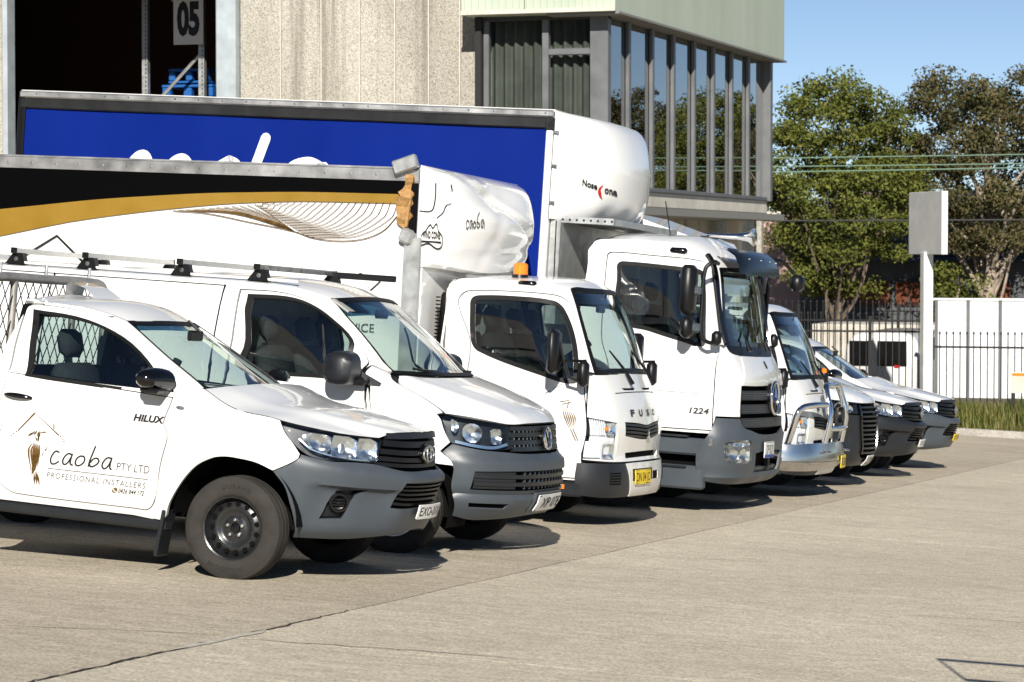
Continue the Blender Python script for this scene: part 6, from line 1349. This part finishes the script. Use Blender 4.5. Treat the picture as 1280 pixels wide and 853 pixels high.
for sg in (1, -1):
    V.add('grille_edge', strip(MB(), fvp, [(sg*.50, .95), (sg*.47, .70), (sg*.41, .40)], .03, .02, .04), 'black_gloss', G)
    L = empty('headlight'); L.parent = V.root; h = outline([(.53, .975, 1), (.85, 1.005), (1.11, 1.025, 1), (1.13, .87, 1), (.85, .865), (.53, .86, 1)])
    V.add('lens', patch(MB(), fvp, flipu(h, sg), res=.06, off=-.003, thick=.005), 'lens', L); V.add('housing', patch(MB(), fvp, flipu(h, sg), res=.06, off=-.06, thick=-.055), 'bumper_dark', L)
    for c in ((.66, .915), (.82, .93)): V.add('reflector', patch(MB(), lambda u, z, o: fvp(u, z, o-.02-.03*(1-min(1, math.hypot((u-sg*c[0])/.06, (z-c[1])/.045)**2))), ellipse(sg*c[0], c[1], .06, .045, 14), res=.02, thick=.01), 'reflector', L)
    wheel(V, 0, sg*.82, .34, .21, .20, sg, 'alloy'); wheel(V, -3.1, sg*.82, .34, .21, .20, sg, 'alloy')
V.add('underbody', MB().box((-1.7, 0, .42), (4.6, 1.4, .25)).box((.3, 0, .65), (.8, 1.2, .4)), 'black_matte', sm=None); V.add('dashboard', MB().box((-.3, 0, 1.15), (.5, 1.7, .2), ch=.05), 'dash')
for y in (-.45, .45): seat(V, -1.1, y, .72)
plate(V, lambda u, z, off: fvp(u, .33+z, off+.02), .372, .107, 'CJ 55 XR', 'white')

# ------------------------------------------------------------------ concrete unit with office above
def obj_box(name, c, d, mat, parent=None, ch=0.0, rot=None, sm=None): return MB().box(c, d, rot, ch).build(name, mat, parent, sm or (30 if ch else None))
k = NT('aggregate'); k.b.inputs['Roughness'].default_value = .95; k.b.inputs['Specular IOR Level'].default_value = .15
g = k.n('ShaderNodeNewGeometry')
def gnoise(sc, det, rough=.6, scale=(1, 1, 1)):
    mp = k.n('ShaderNodeMapping'); mp.inputs['Scale'].default_value = scale; k.l(g, mp); t = k.n('ShaderNodeTexNoise'); t.inputs['Scale'].default_value = sc; t.inputs['Detail'].default_value = det; t.inputs['Roughness'].default_value = rough; k.l(mp, t); return t
vo = k.n('ShaderNodeTexVoronoi'); vo.inputs['Scale'].default_value = 62; k.l(g, vo)
sepc = k.n('ShaderNodeSeparateColor'); k.l(vo, sepc, 1)
st = k.ramp(sepc, [(.0, (.20, .18, .145)), (.25, (.38, .35, .285)), (.6, (.49, .46, .385)), (1, (.60, .57, .50))])
cem = k.mix(.25, st, (.43, .405, .35)); big = k.ramp(gnoise(.7, 5, .6, (1, 1, .35)), [(.4, .82), (.6, 1.04)]); cb = k.mix(1.0, cem, big, 'MULTIPLY')
# rain streak stains running down the panels
stn = k.ramp(gnoise(1.0, 6, .7, (1.7, 1.5, .04)), [(.53, 0), (.66, .8)]); c2 = k.mix(stn, cb, (.17, .15, .12)); k.color(c2); k.bump(vo, .6, .012)
pm('steel_frame', (.42, .47, .49), .5, metal=.2, var=.12, vs=4); pm('frame_grey', (.16, .165, .17), .5, metal=.35, var=.1, vs=3); pm('fin_dark', (.055, .058, .06), .5, metal=.3)
k = NT('green_cladding'); k.b.inputs['Roughness'].default_value = .6; n = k.noise(1.2, 5, .6, (1, 1, .2)); k.color(k.ramp(n, [(.35, (.42, .47, .37)), (.65, (.48, .53, .43))]))
pm('sill_cream', (.58, .54, .46), .8, var=.12, vs=3); pm('soffit', (.20, .20, .185), .8); pm('curtain_fabric', (.145, .148, .14), .95, spec=.1, var=.25, vs=2)
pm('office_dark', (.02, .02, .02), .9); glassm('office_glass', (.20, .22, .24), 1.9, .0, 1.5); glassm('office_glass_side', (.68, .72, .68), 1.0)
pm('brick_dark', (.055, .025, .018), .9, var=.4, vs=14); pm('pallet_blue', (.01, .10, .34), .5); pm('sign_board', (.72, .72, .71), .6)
BD = empty('unit_building', (-15.5, 41, gz(-15.5, 41))); BD.location = (0, 0, 0)
tag(BD, 'concrete industrial unit with open roller door and green-clad glazed office on its corner', 'building')
Yw = 41.0; ZG = -1.6; ZT = 9.0
# exposed-aggregate wall panels with thin pale joints
px_ = [-18.69, -17.95, -17.22, -16.54, -15.92, -15.33, -14.79, -14.20]
for i in range(7):
    obj_box('wall_panel', ((px_[i]+px_[i+1])/2, Yw+.12, (ZG+ZT)/2), (px_[i+1]-px_[i]-.026, .24, ZT-ZG), 'aggregate', BD, .012)
    if i: obj_box('joint_rib', (px_[i], Yw+.10, (ZG+ZT)/2), (.018, .19, ZT-ZG), 'sill_cream', BD)
for x0, x1 in ((-31.0, -27.0), (-27.0, -23.06)): obj_box('wall_panel', ((x0+x1)/2, Yw+.12, (ZG+ZT)/2), (x1-x0-.02, .24, ZT-ZG), 'aggregate', BD, .012)
obj_box('lintel_panel', ((-23.06-18.69)/2, Yw+.12, 7.75), (4.37, .24, 2.5), 'aggregate', BD, .012)
obj_box('door_jamb', (-18.87, Yw-.02, (ZG+6.5)/2), (.36, .30, 6.5-ZG), 'steel_frame', BD, .02); obj_box('door_jamb', (-23.02, Yw-.02, (ZG+6.5)/2), (.10, .30, 6.5-ZG), 'steel_frame', BD, .02)
obj_box('door_guide', (-19.12, Yw+.25, (ZG+6.5)/2), (.10, .30, 6.5-ZG), 'fin_dark', BD); obj_box('door_drum', (-20.9, Yw+.5, 6.85), (4.4, .6, .7), 'fin_dark', BD)
# inside of the unit: dark brick lining
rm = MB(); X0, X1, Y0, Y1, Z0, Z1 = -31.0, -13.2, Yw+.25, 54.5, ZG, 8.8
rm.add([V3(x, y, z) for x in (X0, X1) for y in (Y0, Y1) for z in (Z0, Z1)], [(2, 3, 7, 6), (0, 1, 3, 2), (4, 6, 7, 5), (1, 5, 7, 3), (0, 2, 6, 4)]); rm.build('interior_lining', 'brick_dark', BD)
obj_box('building_roof', ((-31-12.6)/2, 48.0, 9.06), (18.4, 14.2, .12), 'soffit', BD); obj_box('side_wall', (-31.1, 47.8, (ZG+ZT)/2), (.2, 13.6, ZT-ZG), 'aggregate', BD); obj_box('rear_wall', ((-31-13)/2, 54.65, (ZG+ZT)/2), (18, .2, ZT-ZG), 'aggregate', BD); obj_box('ground_floor_wall', (-13.25, 48.0, .2), (.2, 13.4, 4.3), 'aggregate', BD)
# courses of brick in the shade at the back of the opening
# office storey
Xc, Ys, Ye, zb, zt = -12.20, 40.60, 51.60, 2.67, 5.36
obj_box('office_floor', ((Xc-13.2)/2-.4, (Ys+Ye)/2, zb-.35), (2.6, Ye-Ys-.3, .12), 'soffit', BD)
obj_box('spandrel', (Xc-.06, (Ys+Ye)/2, zb-.14), (.16, Ye-Ys, .25), 'sill_cream', BD, .01); obj_box('spandrel', ((Xc-14.2)/2, Ys+.06, zb-.14), (2.0, .16, .25), 'sill_cream', BD, .01)
obj_box('window_sill', (Xc+.01, (Ys+Ye)/2, zb+.02), (.12, Ye-Ys+.04, .07), 'frame_grey', BD, .01)
ym = [40.61, 41.83, 43.23, 44.57, 45.95, 47.31, 48.67, 49.99, 51.40]
for i in range(8):
    w_ = MB().add([V3(Xc-.02, ym[i]+.05, zb+.05), V3(Xc-.02, ym[i+1]-.05, zb+.05), V3(Xc-.02, ym[i+1]-.05, zt), V3(Xc-.02, ym[i]+.05, zt)], [(0, 1, 2, 3)]).build('window_pane', 'office_glass', BD)
    if i: obj_box('mullion', (Xc+.015, ym[i], (zb+zt)/2+.02), (.07, .12, zt-zb), 'frame_grey', BD, .01); obj_box('mullion_back', (Xc-.07, ym[i], (zb+zt)/2), (.06, .16, zt-zb), 'fin_dark', BD)
obj_box('end_post', (Xc+.02, 51.49, (zb+zt)/2), (.22, .18, zt-zb+.06), 'frame_grey', BD, .01); obj_box('corner_post', (Xc-.10, 40.66, (zb+zt)/2), (.30, .18, zt-zb+.06), 'frame_grey', BD, .01)
# glazing on the short face, vertical blinds behind it
for x0, x1, z0, z1 in ((-14.16, -13.27, zb+.05, zt-.02), (-13.12, -12.36, 4.90, zt-.02), (-13.12, -12.36, zb+.05, 4.76)):
    MB().add([V3(x0, Ys+.05, z0), V3(x1, Ys+.05, z0), V3(x1, Ys+.05, z1), V3(x0, Ys+.05, z1)], [(0, 1, 2, 3)]).build('window_pane', 'office_glass_side', BD)
for x, wd in ((-13.195, .11), (-14.19, .09)): obj_box('mullion', (x, Ys+.04, (zb+zt)/2), (wd, .12, zt-zb), 'frame_grey', BD, .01)
obj_box('transom', (-12.75, Ys+.04, 4.83), (.80, .12, .10), 'frame_grey', BD, .01); obj_box('window_head', (-13.2, Ys+.06, zt+.03), (2.1, .16, .10), 'fin_dark', BD)
cu = MB(); cu.grid([[V3(x, Ys+.25+.05*math.sin(x*38), z) for z in (zb, zt)] for x in np.linspace(-14.2, -12.4, 90)]); cu.build('drapes', 'curtain_fabric', BD, 60)
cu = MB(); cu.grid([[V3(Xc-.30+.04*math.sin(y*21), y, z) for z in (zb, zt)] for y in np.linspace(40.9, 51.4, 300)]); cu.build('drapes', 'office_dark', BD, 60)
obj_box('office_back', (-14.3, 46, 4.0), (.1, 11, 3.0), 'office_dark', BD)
# green ribbed fascia, proud of the glass
fx, fy0, fy1, fz = -11.90, 40.15, 51.86, 5.41
obj_box('fascia', ((fx-13.4)/2, (fy0+fy1)/2, fz+1.9), (fx+13.4-.02, fy1-fy0, 3.8), 'green_cladding', BD); obj_box('fascia_return', ((-14.45-13.4)/2, 40.9, fz+1.9), (1.04, 1.5, 3.8), 'green_cladding', BD)
obj_box('soffit', ((Xc+fx)/2-.4, (fy0+fy1)/2, fz-.02), (1.2, fy1-fy0-.06, .035), 'soffit', BD)
for x in np.arange(-14.40, fx-.05, .115): obj_box('cladding_rib', (x, fy0-.010, fz+1.9), (.022, .02, 3.78), 'green_cladding', BD)
obj_box('fascia_trim', ((fx-14.45)/2, fy0-.02, fz+.03), (2.55, .05, .06), 'sill_cream', BD); obj_box('column', (-12.7, 51.0, .4), (.28, .28, 3.8), 'sill_cream', BD, .02)

# things inside the open doorway
SG = empty('unit_number_sign', (0, 0, 0)); tag(SG, 'white board with black number 05 hanging in the dark doorway', 'sign')
obj_box('board', (-20.72, 43.3, 5.83), (.58, .03, 1.0), 'sign_board', SG)
t_ = MB(); lettering(t_, '05', lambda x, z: V3(x, 43.28, z), -20.94, -20.50, 5.52, 6.10, bold=.05); t_.build('lettering', 'ink', SG)
RK = empty('pallet_rack', (0, 0, 0)); tag(RK, 'grey steel pallet rack with diagonal braces inside the doorway', 'rack')
for x in (-21.66, -20.55):
    obj_box('upright', (x, 43.5, 3.4), (.11, .10, 10.0 if 0 else 9.6), 'galvanised', RK)
    for z in np.arange(4.4, 6.6, .075): obj_box('slot', (x+.02, 43.445, z), (.014, .006, .035), 'black_matte', RK)
for a, b in (((-21.64, 6.55), (-20.57, 5.70)), ((-20.57, 5.20), (-21.64, 4.15)), ((-21.64, 4.15), (-20.57, 3.2))): MB().tube([V3(a[0], 43.52, a[1]), V3(b[0], 43.52, b[1])], .032, 6).build('brace', 'galvanised', RK)
for n_, (z, x) in enumerate(((4.53, -21.05), (4.82, -21.02))):
    P_ = empty('plastic_pallet', (0, 0, 0)); tag(P_, ('lower' if n_ == 0 else 'upper')+' blue plastic pallet stacked in the rack inside the doorway', 'pallet', 'blue pallets in the rack')
    wd = 1.0 if n_ == 0 else .80
    obj_box('top_deck', (x, 44.4, z+.11), (wd, 1.0, .05), 'pallet_blue', P_, .01); obj_box('bottom_deck', (x, 44.4, z-.11), (wd, 1.0, .04), 'pallet_blue', P_, .01)
    for q in (-.42, 0, .42): obj_box('block', (x+q*wd, 43.98, z), (.16*wd, .14, .18), 'pallet_blue', P_, .02)
obj_box('shelf_beam', (-21.1, 43.85, 4.33), (1.2, .06, .10), 'pallet_blue', RK)

# ------------------------------------------------------------------ warehouse opposite (seen mirrored in the side windows)
WH = empty('warehouse', (0, 0, 0)); tag(WH, 'grey concrete panel warehouse across the yard, mirrored in the side windows', 'building')
k = NT('panel_grey'); n = k.noise(.8, 6, .6); k.color(k.ramp(n, [(.35, (.13, .12, .11)), (.65, (.20, .185, .165))])); k.b.inputs['Roughness'].default_value = .9
for i in range(9): obj_box('wall_panel', (-17.0-4.0*i, 3.0, 4.9), (3.95, .25, 13.4), 'panel_grey', WH, .02)
obj_box('return_wall', (-15.0, -6.2, 4.9), (.25, 18.2, 13.4), 'panel_grey', WH); obj_box('building_roof', (-33.1, -6.2, 11.7), (36, 18.0, .2), 'soffit', WH)

# ------------------------------------------------------------------ street side: fences, signs, sheds
pm('picket_black', (.012, .012, .013), .5); pm('hoarding_white', (.78, .79, .80), .5, var=.05, vs=3); pm('post_white', (.66, .66, .64), .6, var=.08, vs=4); pm('pink_wall', (.55, .36, .31), .9, var=.12, vs=2)
pm('shed_grey', (.085, .088, .09), .8, var=.2, vs=2); pm('roof_grey', (.07, .073, .077), .7, var=.25, vs=1.5); pm('brown_glass', (.16, .055, .03), .25, spec=.6, var=.4, vs=1.5); pm('cream_shed', (.55, .51, .44), .8, var=.15, vs=2)
def fence(name, label, x0, x1, y, zb, zt, step=.137, rails=(.12, .82), h=.03, posts=2.4):
    f = empty(name, (0, 0, 0)); tag(f, label, 'fence', 'black steel picket fences'); me = None
    for i, x in enumerate(np.arange(x0, x1, step)):
        if me is None:
            m = MB(); m.tube([V3(0, 0, 0), V3(0, 0, zt-zb-.06)], .0125, 5); m.lathe([(0, .012), (.01, .024), (.035, .020), (.07, .001)], (0, 0, zt-zb-.07), 2, 6); o = m.build('picket', 'picket_black', f); me = o.data
        else: o = link('picket', me, f)
        o.location = (x, y, zb)
    for r in rails: obj_box('rail', ((x0+x1)/2, y-.02, zb+(zt-zb)*r), (x1-x0, .035, .04), 'picket_black', f)
    for x in np.arange(x0, x1+.01, posts): obj_box('post', (x, y+.03, (zb+zt)/2-.1), (.06, .06, zt-zb), 'picket_black', f)
    return f
fence('picket_fence', 'black picket fence in front of the white hoarding above the grass', -9.45, -4.0, 54.0, -1.75, .06)
fence('picket_fence', 'black picket fence left of the sign post, nearer of the two rows', -13.2, -9.75, 55.0, -1.9, .42)
fence('picket_fence', 'taller black picket fence at the back, in front of pink wall', -16.5, -10.9, 63.0, -2.2, .50, .15)
H_ = empty('hoarding', (0, 0, 0)); tag(H_, 'white panelled hoarding with grey posts behind the picket fence', 'hoarding')
for i in range(6):
    x0 = -9.75+i*.665*1.02*1.0; obj_box('panel', (x0+.33, 57.0, -.42), (.655, .04, 2.06), 'hoarding_white', H_); obj_box('post', (x0, 56.97, -.42), (.06, .08, 2.1), 'frame_grey', H_)
obj_box('cap_rail', (-7.75, 57, .64), (4.2, .10, .05), 'hoarding_white', H_)
S1 = empty('blank_sign', (0, 0, 0)); tag(S1, 'blank white rectangular sign board on a tall square white post', 'sign')
def onY(px, py, Y):
    fw = np.array([-math.sin(PHI)*math.cos(PIT), math.cos(PHI)*math.cos(PIT), -math.sin(PIT)]); r_ = np.array([math.cos(PHI), math.sin(PHI), 0]); up = np.cross(r_, fw); d = fw+r_*(px-640)/F_PX-up*(py-426.5)/F_PX; return np.array([0, 0, 1.7])+d*Y/d[1]
ca_, sa_ = math.cos(math.radians(122)), math.sin(math.radians(122)); Rz = np.array([[ca_, -sa_, 0], [sa_, ca_, 0], [0, 0, 1]])
obj_box('board', (-9.25, 53.0, 2.22), (1.72, .13, 1.24), 'post_white', S1, .008, Rz); obj_box('post', (-9.27, 53.0, -.2), (.20, .20, 3.7), 'post_white', S1, .012, Rz)
S2 = empty('notice_board', (0, 0, 0)); tag(S2, 'small cream notice fixed to the picket fence at the right edge', 'sign')
obj_box('board', (-7.55, 53.75, -.95), (.34, .02, .42), 'sill_cream', S2); obj_box('stake', (-7.68, 53.8, -1.3), (.05, .04, 1.0), 'picket_black', S2); obj_box('orange_header', (-7.55, 53.735, -.79), (.26, .006, .05), 'amber', S2)
GB = empty('grey_shed', (0, 0, 0)); tag(GB, 'dark grey building with low roof and brown tinted windows behind the fence', 'building')
p0 = onY(1040, 400, 82); obj_box('wall', (-11.0, 84, -.9), (14.6, 4, 5.0), 'shed_grey', GB)
m = MB(); m.add([V3(-18.6, 81.4, 1.35), V3(-3.5, 81.4, 1.35), V3(-3.5, 88, 3.6), V3(-18.6, 88, 3.6)], [(0, 1, 2, 3)]); m.build('roof', 'roof_grey', GB)
for y in np.arange(1.5, 3.5, .22):
    t = (y-1.35)/2.25; obj_box('roof_batten', (-11, 81.4+6.6*t, y+.02), (15, .05, .03), 'roof_grey', GB)
for x, wd in ((-17.05, 1.0), (-15.95, 1.0), (-14.85, .9), (-12.2, .9), (-9.6, 1.2)):
    f_ = obj_box('window', (x, 81.95, .35), (wd, .12, .80), 'fin_dark', GB)
    for q in (-.25, .25): obj_box('pane', (x+q*wd, 81.88, .35), (wd*.44, .04, .70), 'brown_glass', f_)
for i in range(9): obj_box('wall_plank', (-11.0, 81.96, -2.6+.32*i), (14.4, .05, .29), 'shed_grey', GB)
PW = empty('pink_building', (0, 0, 0)); tag(PW, 'pale pink rendered wall behind the trees left of the grey building', 'building'); obj_box('wall', (-20.6, 86, .2), (5.0, 3, 5.2), 'pink_wall', PW); obj_box('parapet', (-20.9, 85.9, 2.86), (5.1, 3.1, .12), 'sill_cream', PW)
CS = empty('cream_container', (0, 0, 0)); tag(CS, 'cream ribbed container standing behind the small white van', 'container')
obj_box('body', (-12.9, 68.5, -1.35), (3.6, 2.4, 2.3), 'cream_shed', CS)
for i in range(18): obj_box('rib', (-14.6+.2*i, 67.28, -1.35), (.08, .05, 2.2), 'cream_shed', CS)
# small white van beyond the fence
VN = empty('parked_van', (0, 0, 0)); tag(VN, 'small white van parked behind the picket fence, its rear windows showing', 'van')
b_ = MB(); rows = []
for y, k_ in ((59.2, .93), (59.25, .985), (59.4, 1.0), (62.4, 1.0), (62.9, .97)):
    row = []
    for a in np.linspace(0, 2*math.pi, 33): row.append(V3(-11.35+.86*k_*math.copysign(abs(math.cos(a))**.35, math.cos(a))*(1-.10*max(0, math.sin(a))), y, -1.06+.92*k_*math.copysign(abs(math.sin(a))**.38, math.sin(a))))
    rows.append(row)
b_.grid(rows); b_.f += [tuple(range(32, -1, -1)) if 0 else tuple(range(0, 32))]; b_.build('body', 'white_paint', VN, 45, True)
for x, wd in ((-11.83, .50), (-11.12, .66)): MB().box((x, 59.19, -.62), (wd, .03, .56), None, .01).build('rear_window', 'black_gloss', VN)
obj_box('tail_lamp', (-11.0, 59.18, -.90), (.12, .03, .05), 'red_lens', VN); obj_box('side_window', (-10.50, 60.4, -.55), (.03, 1.3, .5), 'black_gloss', VN)
for x in (-11.95, -10.75): MB().lathe([(-.1, .2), (-.1, .3), (.1, .3), (.1, .2)], (x, 59.8, -1.85), 0, 20).build('wheel', 'tyre', VN, 40)
obj_box('rear_bumper', (-11.35, 59.16, -1.62), (1.6, .10, .16), 'bumper_grey', VN, .02)

# ------------------------------------------------------------------ overhead wires
pm('wire_green', (.16, .25, .18), .6); pm('wire_dark', (.05, .05, .05), .6)
for n_, (ya, yb, Y, mat, r_, lab) in enumerate(((197, 191.5, 62, 'wire_green', .014, 'topmost green power line crossing the trees'), (207.5, 203, 62, 'wire_green', .014, 'middle green power line crossing the trees'), (214.5, 208, 61.5, 'wire_green', .016, 'lowest green power line of the three'), (275, 273.5, 66, 'wire_dark', .020, 'single dark cable across the trees below the green lines'))):
    a = onY(940, ya, Y); b = onY(1300, yb, Y); d = (b-a)/np.linalg.norm(b-a); a2 = a-d*25; b2 = b+d*25
    P = [a2+(b2-a2)*t+V3(0, 0, -.25*math.sin(math.pi*t)+.25*math.sin(math.pi*.5)*0+.22) for t in np.linspace(0, 1, 31)]
    tag(MB().tube(P, r_, 5).build('power_line', mat), lab, 'cable', 'overhead lines')

# ------------------------------------------------------------------ grass verge
def foliage_mat(name, stops, rough=.75):
    k = NT(name); oi = k.n('ShaderNodeNewGeometry'); r = k.ramp(oi, stops, oi.outputs.find('Random Per Island')); n = k.noise(.55, 3, .5)
    rr = k.ramp(n, [(.3, .72), (.7, 1.25)]); m = k.mix(1.0, r, rr, 'MULTIPLY'); k.color(m); k.b.inputs['Roughness'].default_value = rough; k.b.inputs['Specular IOR Level'].default_value = .2
    tr = k.n('ShaderNodeBsdfTranslucent'); k.t.links.new(m.outputs[2], tr.inputs[0]); mx = k.n('ShaderNodeMixShader'); mx.inputs[0].default_value = .38; k.l(k.b, mx, 0, 1); k.l(tr, mx, 0, 2); k.l(mx, k.t.nodes['Material Output'])
foliage_mat('grass_blade', [(0, (.06, .09, .015)), (.4, (.12, .15, .03)), (.7, (.24, .22, .07)), (1, (.36, .30, .14))])
rg = np.random.default_rng(3); gm = MB(); gv = []; gf = []
for i in range(15000):
    x = rg.uniform(-14, 2); y = 51.25+rg.random()**1.2*3.6; tall = .12+.40*smooth(51.2, 52.6, y)*(.6+.7*(math.sin(x*2.1+y)*.5+.5)*rg.random()); z = landz(x, y)+ (.0 if y > 51.6 else .22)
    a = rg.uniform(0, 6.28); lean = rg.uniform(.05, .5)*tall; wd = rg.uniform(.008, .016)
    dx, dy = math.cos(a), math.sin(a); n = len(gv)
    gv += [(x-dy*wd, y+dx*wd, z-.05), (x+dy*wd, y-dx*wd, z-.05), (x+dx*lean*.4+dy*wd*.7, y+dy*lean*.4-dx*wd*.7, z+tall*.6), (x+dx*lean*.4-dy*wd*.7, y+dy*lean*.4+dx*wd*.7, z+tall*.6), (x+dx*lean, y+dy*lean, z+tall)]
    gf += [(n, n+1, n+2, n+3), (n+3, n+2, n+4)]
gm.v = gv; gm.f = gf; tag(gm.build('grass', 'grass_blade'), 'long green grass on the verge below the fence', 'grass', kind='stuff')

# ------------------------------------------------------------------ trees
pm('bark', (.16, .125, .095), .95, spec=.1, var=.4, vs=6); pm('bark_pale', (.33, .27, .21), .95, spec=.1, var=.4, vs=4)
foliage_mat('leaf_green', [(0, (.085, .105, .020)), (.5, (.150, .170, .034)), (1, (.24, .245, .060))]); foliage_mat('leaf_olive', [(0, (.070, .075, .028)), (.45, (.115, .110, .042)), (.8, (.15, .12, .052)), (1, (.20, .155, .075))]); foliage_mat('leaf_dark', [(0, (.02, .034, .01)), (1, (.05, .07, .02))])
def tree(base, H, crown, seed, leaf, bark, label, n_cl=90, per=120, trunk_r=.28, lean=(0, 0), clump=.75, ls=.17, name='tree', low=.25):
    """crown: (rx, ry) half widths; foliage in flattened clumps at the ends of the limbs"""
    R = random.Random(seed); g = np.random.default_rng(seed); T_ = empty(name, base); tag(T_, label, 'tree', 'trees beyond the fence')
    tr = MB(); top = V3(lean[0], lean[1], H*.8); pts = [V3(0, 0, -.3), V3(lean[0]*.2+R.uniform(-.2, .2), lean[1]*.2, H*.22), V3(lean[0]*.5+R.uniform(-.3, .3), lean[1]*.5, H*.45), top]
    ctr = crom(pts, 6); tr.tube(ctr, list(np.linspace(trunk_r, trunk_r*.25, len(ctr))), 8)
    cl_ = []
    for i in range(n_cl):
        for _ in range(40):
            x, y, z = R.uniform(-1, 1), R.uniform(-1, 1), R.uniform(0, 1)
            rz = (1-((z-.52)/.55)**2); 
            if rz <= 0: continue
            q = math.hypot(x, y)/math.sqrt(rz)
            if q < 1.0 and (q > .35 or R.random() < .35): break
        c = V3(lean[0]*.7+x*crown[0]*(1+.12*math.sin(z*9+seed)), lean[1]*.7+y*crown[1], H*low+z*H*(1-low)*.97); cl_.append(c)
    for c in cl_[::6]:
        zt_ = max(H*.18, c[2]-R.uniform(.15, .35)*H); i = min(len(ctr)-1, int(zt_/(H*.8)*len(ctr))); s = ctr[i]
        mid = s*.5+c*.5+V3(R.uniform(-.2, .2), R.uniform(-.2, .2), -R.uniform(.0, .4)); tr.tube(crom([s, mid, c], 4), list(np.linspace(trunk_r*.30, .02, 9)), 5, caps=False)
    tr.build('trunk', bark, T_, 60)
    N = n_cl*per; C_ = np.repeat(np.array(cl_), per, 0); sz = np.repeat(g.uniform(.6, 1.3, n_cl)*clump, per)
    d = g.normal(size=(N, 3)); d /= np.linalg.norm(d, axis=1)[:, None]; rad = g.random(N)**.45
    P = C_ + d*(rad*sz)[:, None]*np.array([1.15, 1.15, .62]); 
    nn = d*.6+g.normal(size=(N, 3))*.6+np.array([0, 0, .5]); nn /= np.linalg.norm(nn, axis=1)[:, None]
    t1 = np.cross(nn, g.normal(size=(N, 3))); t1 /= np.linalg.norm(t1, axis=1)[:, None]; t2 = np.cross(nn, t1); s = (g.uniform(.6, 1.3, N)*ls)[:, None]
    q = np.stack([P-t1*s*.5, P+t2*s*.28+t1*s*.05, P+t1*s*.55, P-t2*s*.28+t1*s*.05], 1).reshape(-1, 3)
    me = bpy.data.meshes.new('crown'); f = np.arange(N*4).reshape(-1, 4)
    me.vertices.add(N*4); me.vertices.foreach_set('co', q.ravel()); me.loops.add(N*4); me.loops.foreach_set('vertex_index', f.ravel().astype(np.int32)); me.polygons.add(N); me.polygons.foreach_set('loop_start', np.arange(0, N*4, 4, dtype=np.int32)); me.update(calc_edges=True); me.materials.append(M[leaf]); o = link('crown', me, T_); o['kind'] = 'stuff' if 0 else ''; del o['kind']
    return T_
tA = tree((-16.1, 77, -2.6), 9.4, (2.3, 2.4), 11, 'leaf_green', 'bark', 'bright green tree right of the glazed office', 190, 230, .24, (.1, 0), .60, .125, low=.33)
tB = tree((-12.4, 80, -2.6), 9.7, (3.2, 3.0), 23, 'leaf_olive', 'bark_pale', 'brown-green gum tree with pale trunk at the right edge behind the sign', 190, 220, .28, (.1, 0), .64, .125, low=.44)
tree((-12.9, 79.0, -2.6), 4.3, (1.0, 1.0), 31, 'leaf_green', 'bark_pale', 'low bushy green shrub in front of the gum tree trunk', 30, 160, .10, (.1, 0), .45, .13, 'shrub', low=.25)
tC = tree((-22.6, 92, -2.6), 6.8, (4.0, 2.5), 51, 'leaf_green', 'bark', 'green tree seen under the office overhang', 90, 150, .3, (0, 0), .8, .18, low=.1)
for i, (x, y, s, src) in enumerate(((-4.5, 92, 1.0, tB), (2, 104, 1.15, tA), (9, 112, 1.2, tB), (17, 118, 1.2, tA), (26, 128, 1.3, tB), (36, 134, 1.35, tA), (-31, 96, .9, tA), (48, 140, 1.4, tB))):
    c = copy_tree(src); c.location = (x, y, -2.8); c.scale = (s, s, s); c.rotation_euler = (0, 0, i*1.3); tag(c, ('first', 'second', 'third', 'fourth', 'fifth', 'sixth', '', 'seventh')[i]+' street tree beyond the right edge, mirrored in the office glazing' if x > -10 else 'tree behind the office building', 'tree', 'trees mirrored in the office windows' if x > -10 else 'trees beyond the fence')

# added out-of-view tube frame and board, shaped to cast the corner shadow
TF = empty('shadow_frame', (0, 0, 0)); tag(TF, 'added steel tube frame beyond the right edge, shaped to cast the corner shadow', 'frame')
zf = gz(-.4, 10.8); fr_ = [V3(-1.2, 10.8, zf+1.57), V3(-1.2, 10.8, zf+2.0), V3(.7, 10.8, zf+2.0), V3(.7, 10.8, zf+1.57)]
MB().tube(fr_, .026, 8, closed=True).build('top_frame', 'galvanised', TF, 60); obj_box('board', (-.1, 10.8, zf+1.80), (1.2, .03, .30), 'sign_board', TF)
for x in (-.5, .5): MB().tube([V3(x, 10.8, zf-.05), V3(x, 10.8, zf+1.6)], .026, 8).build('leg', 'galvanised', TF, 60)
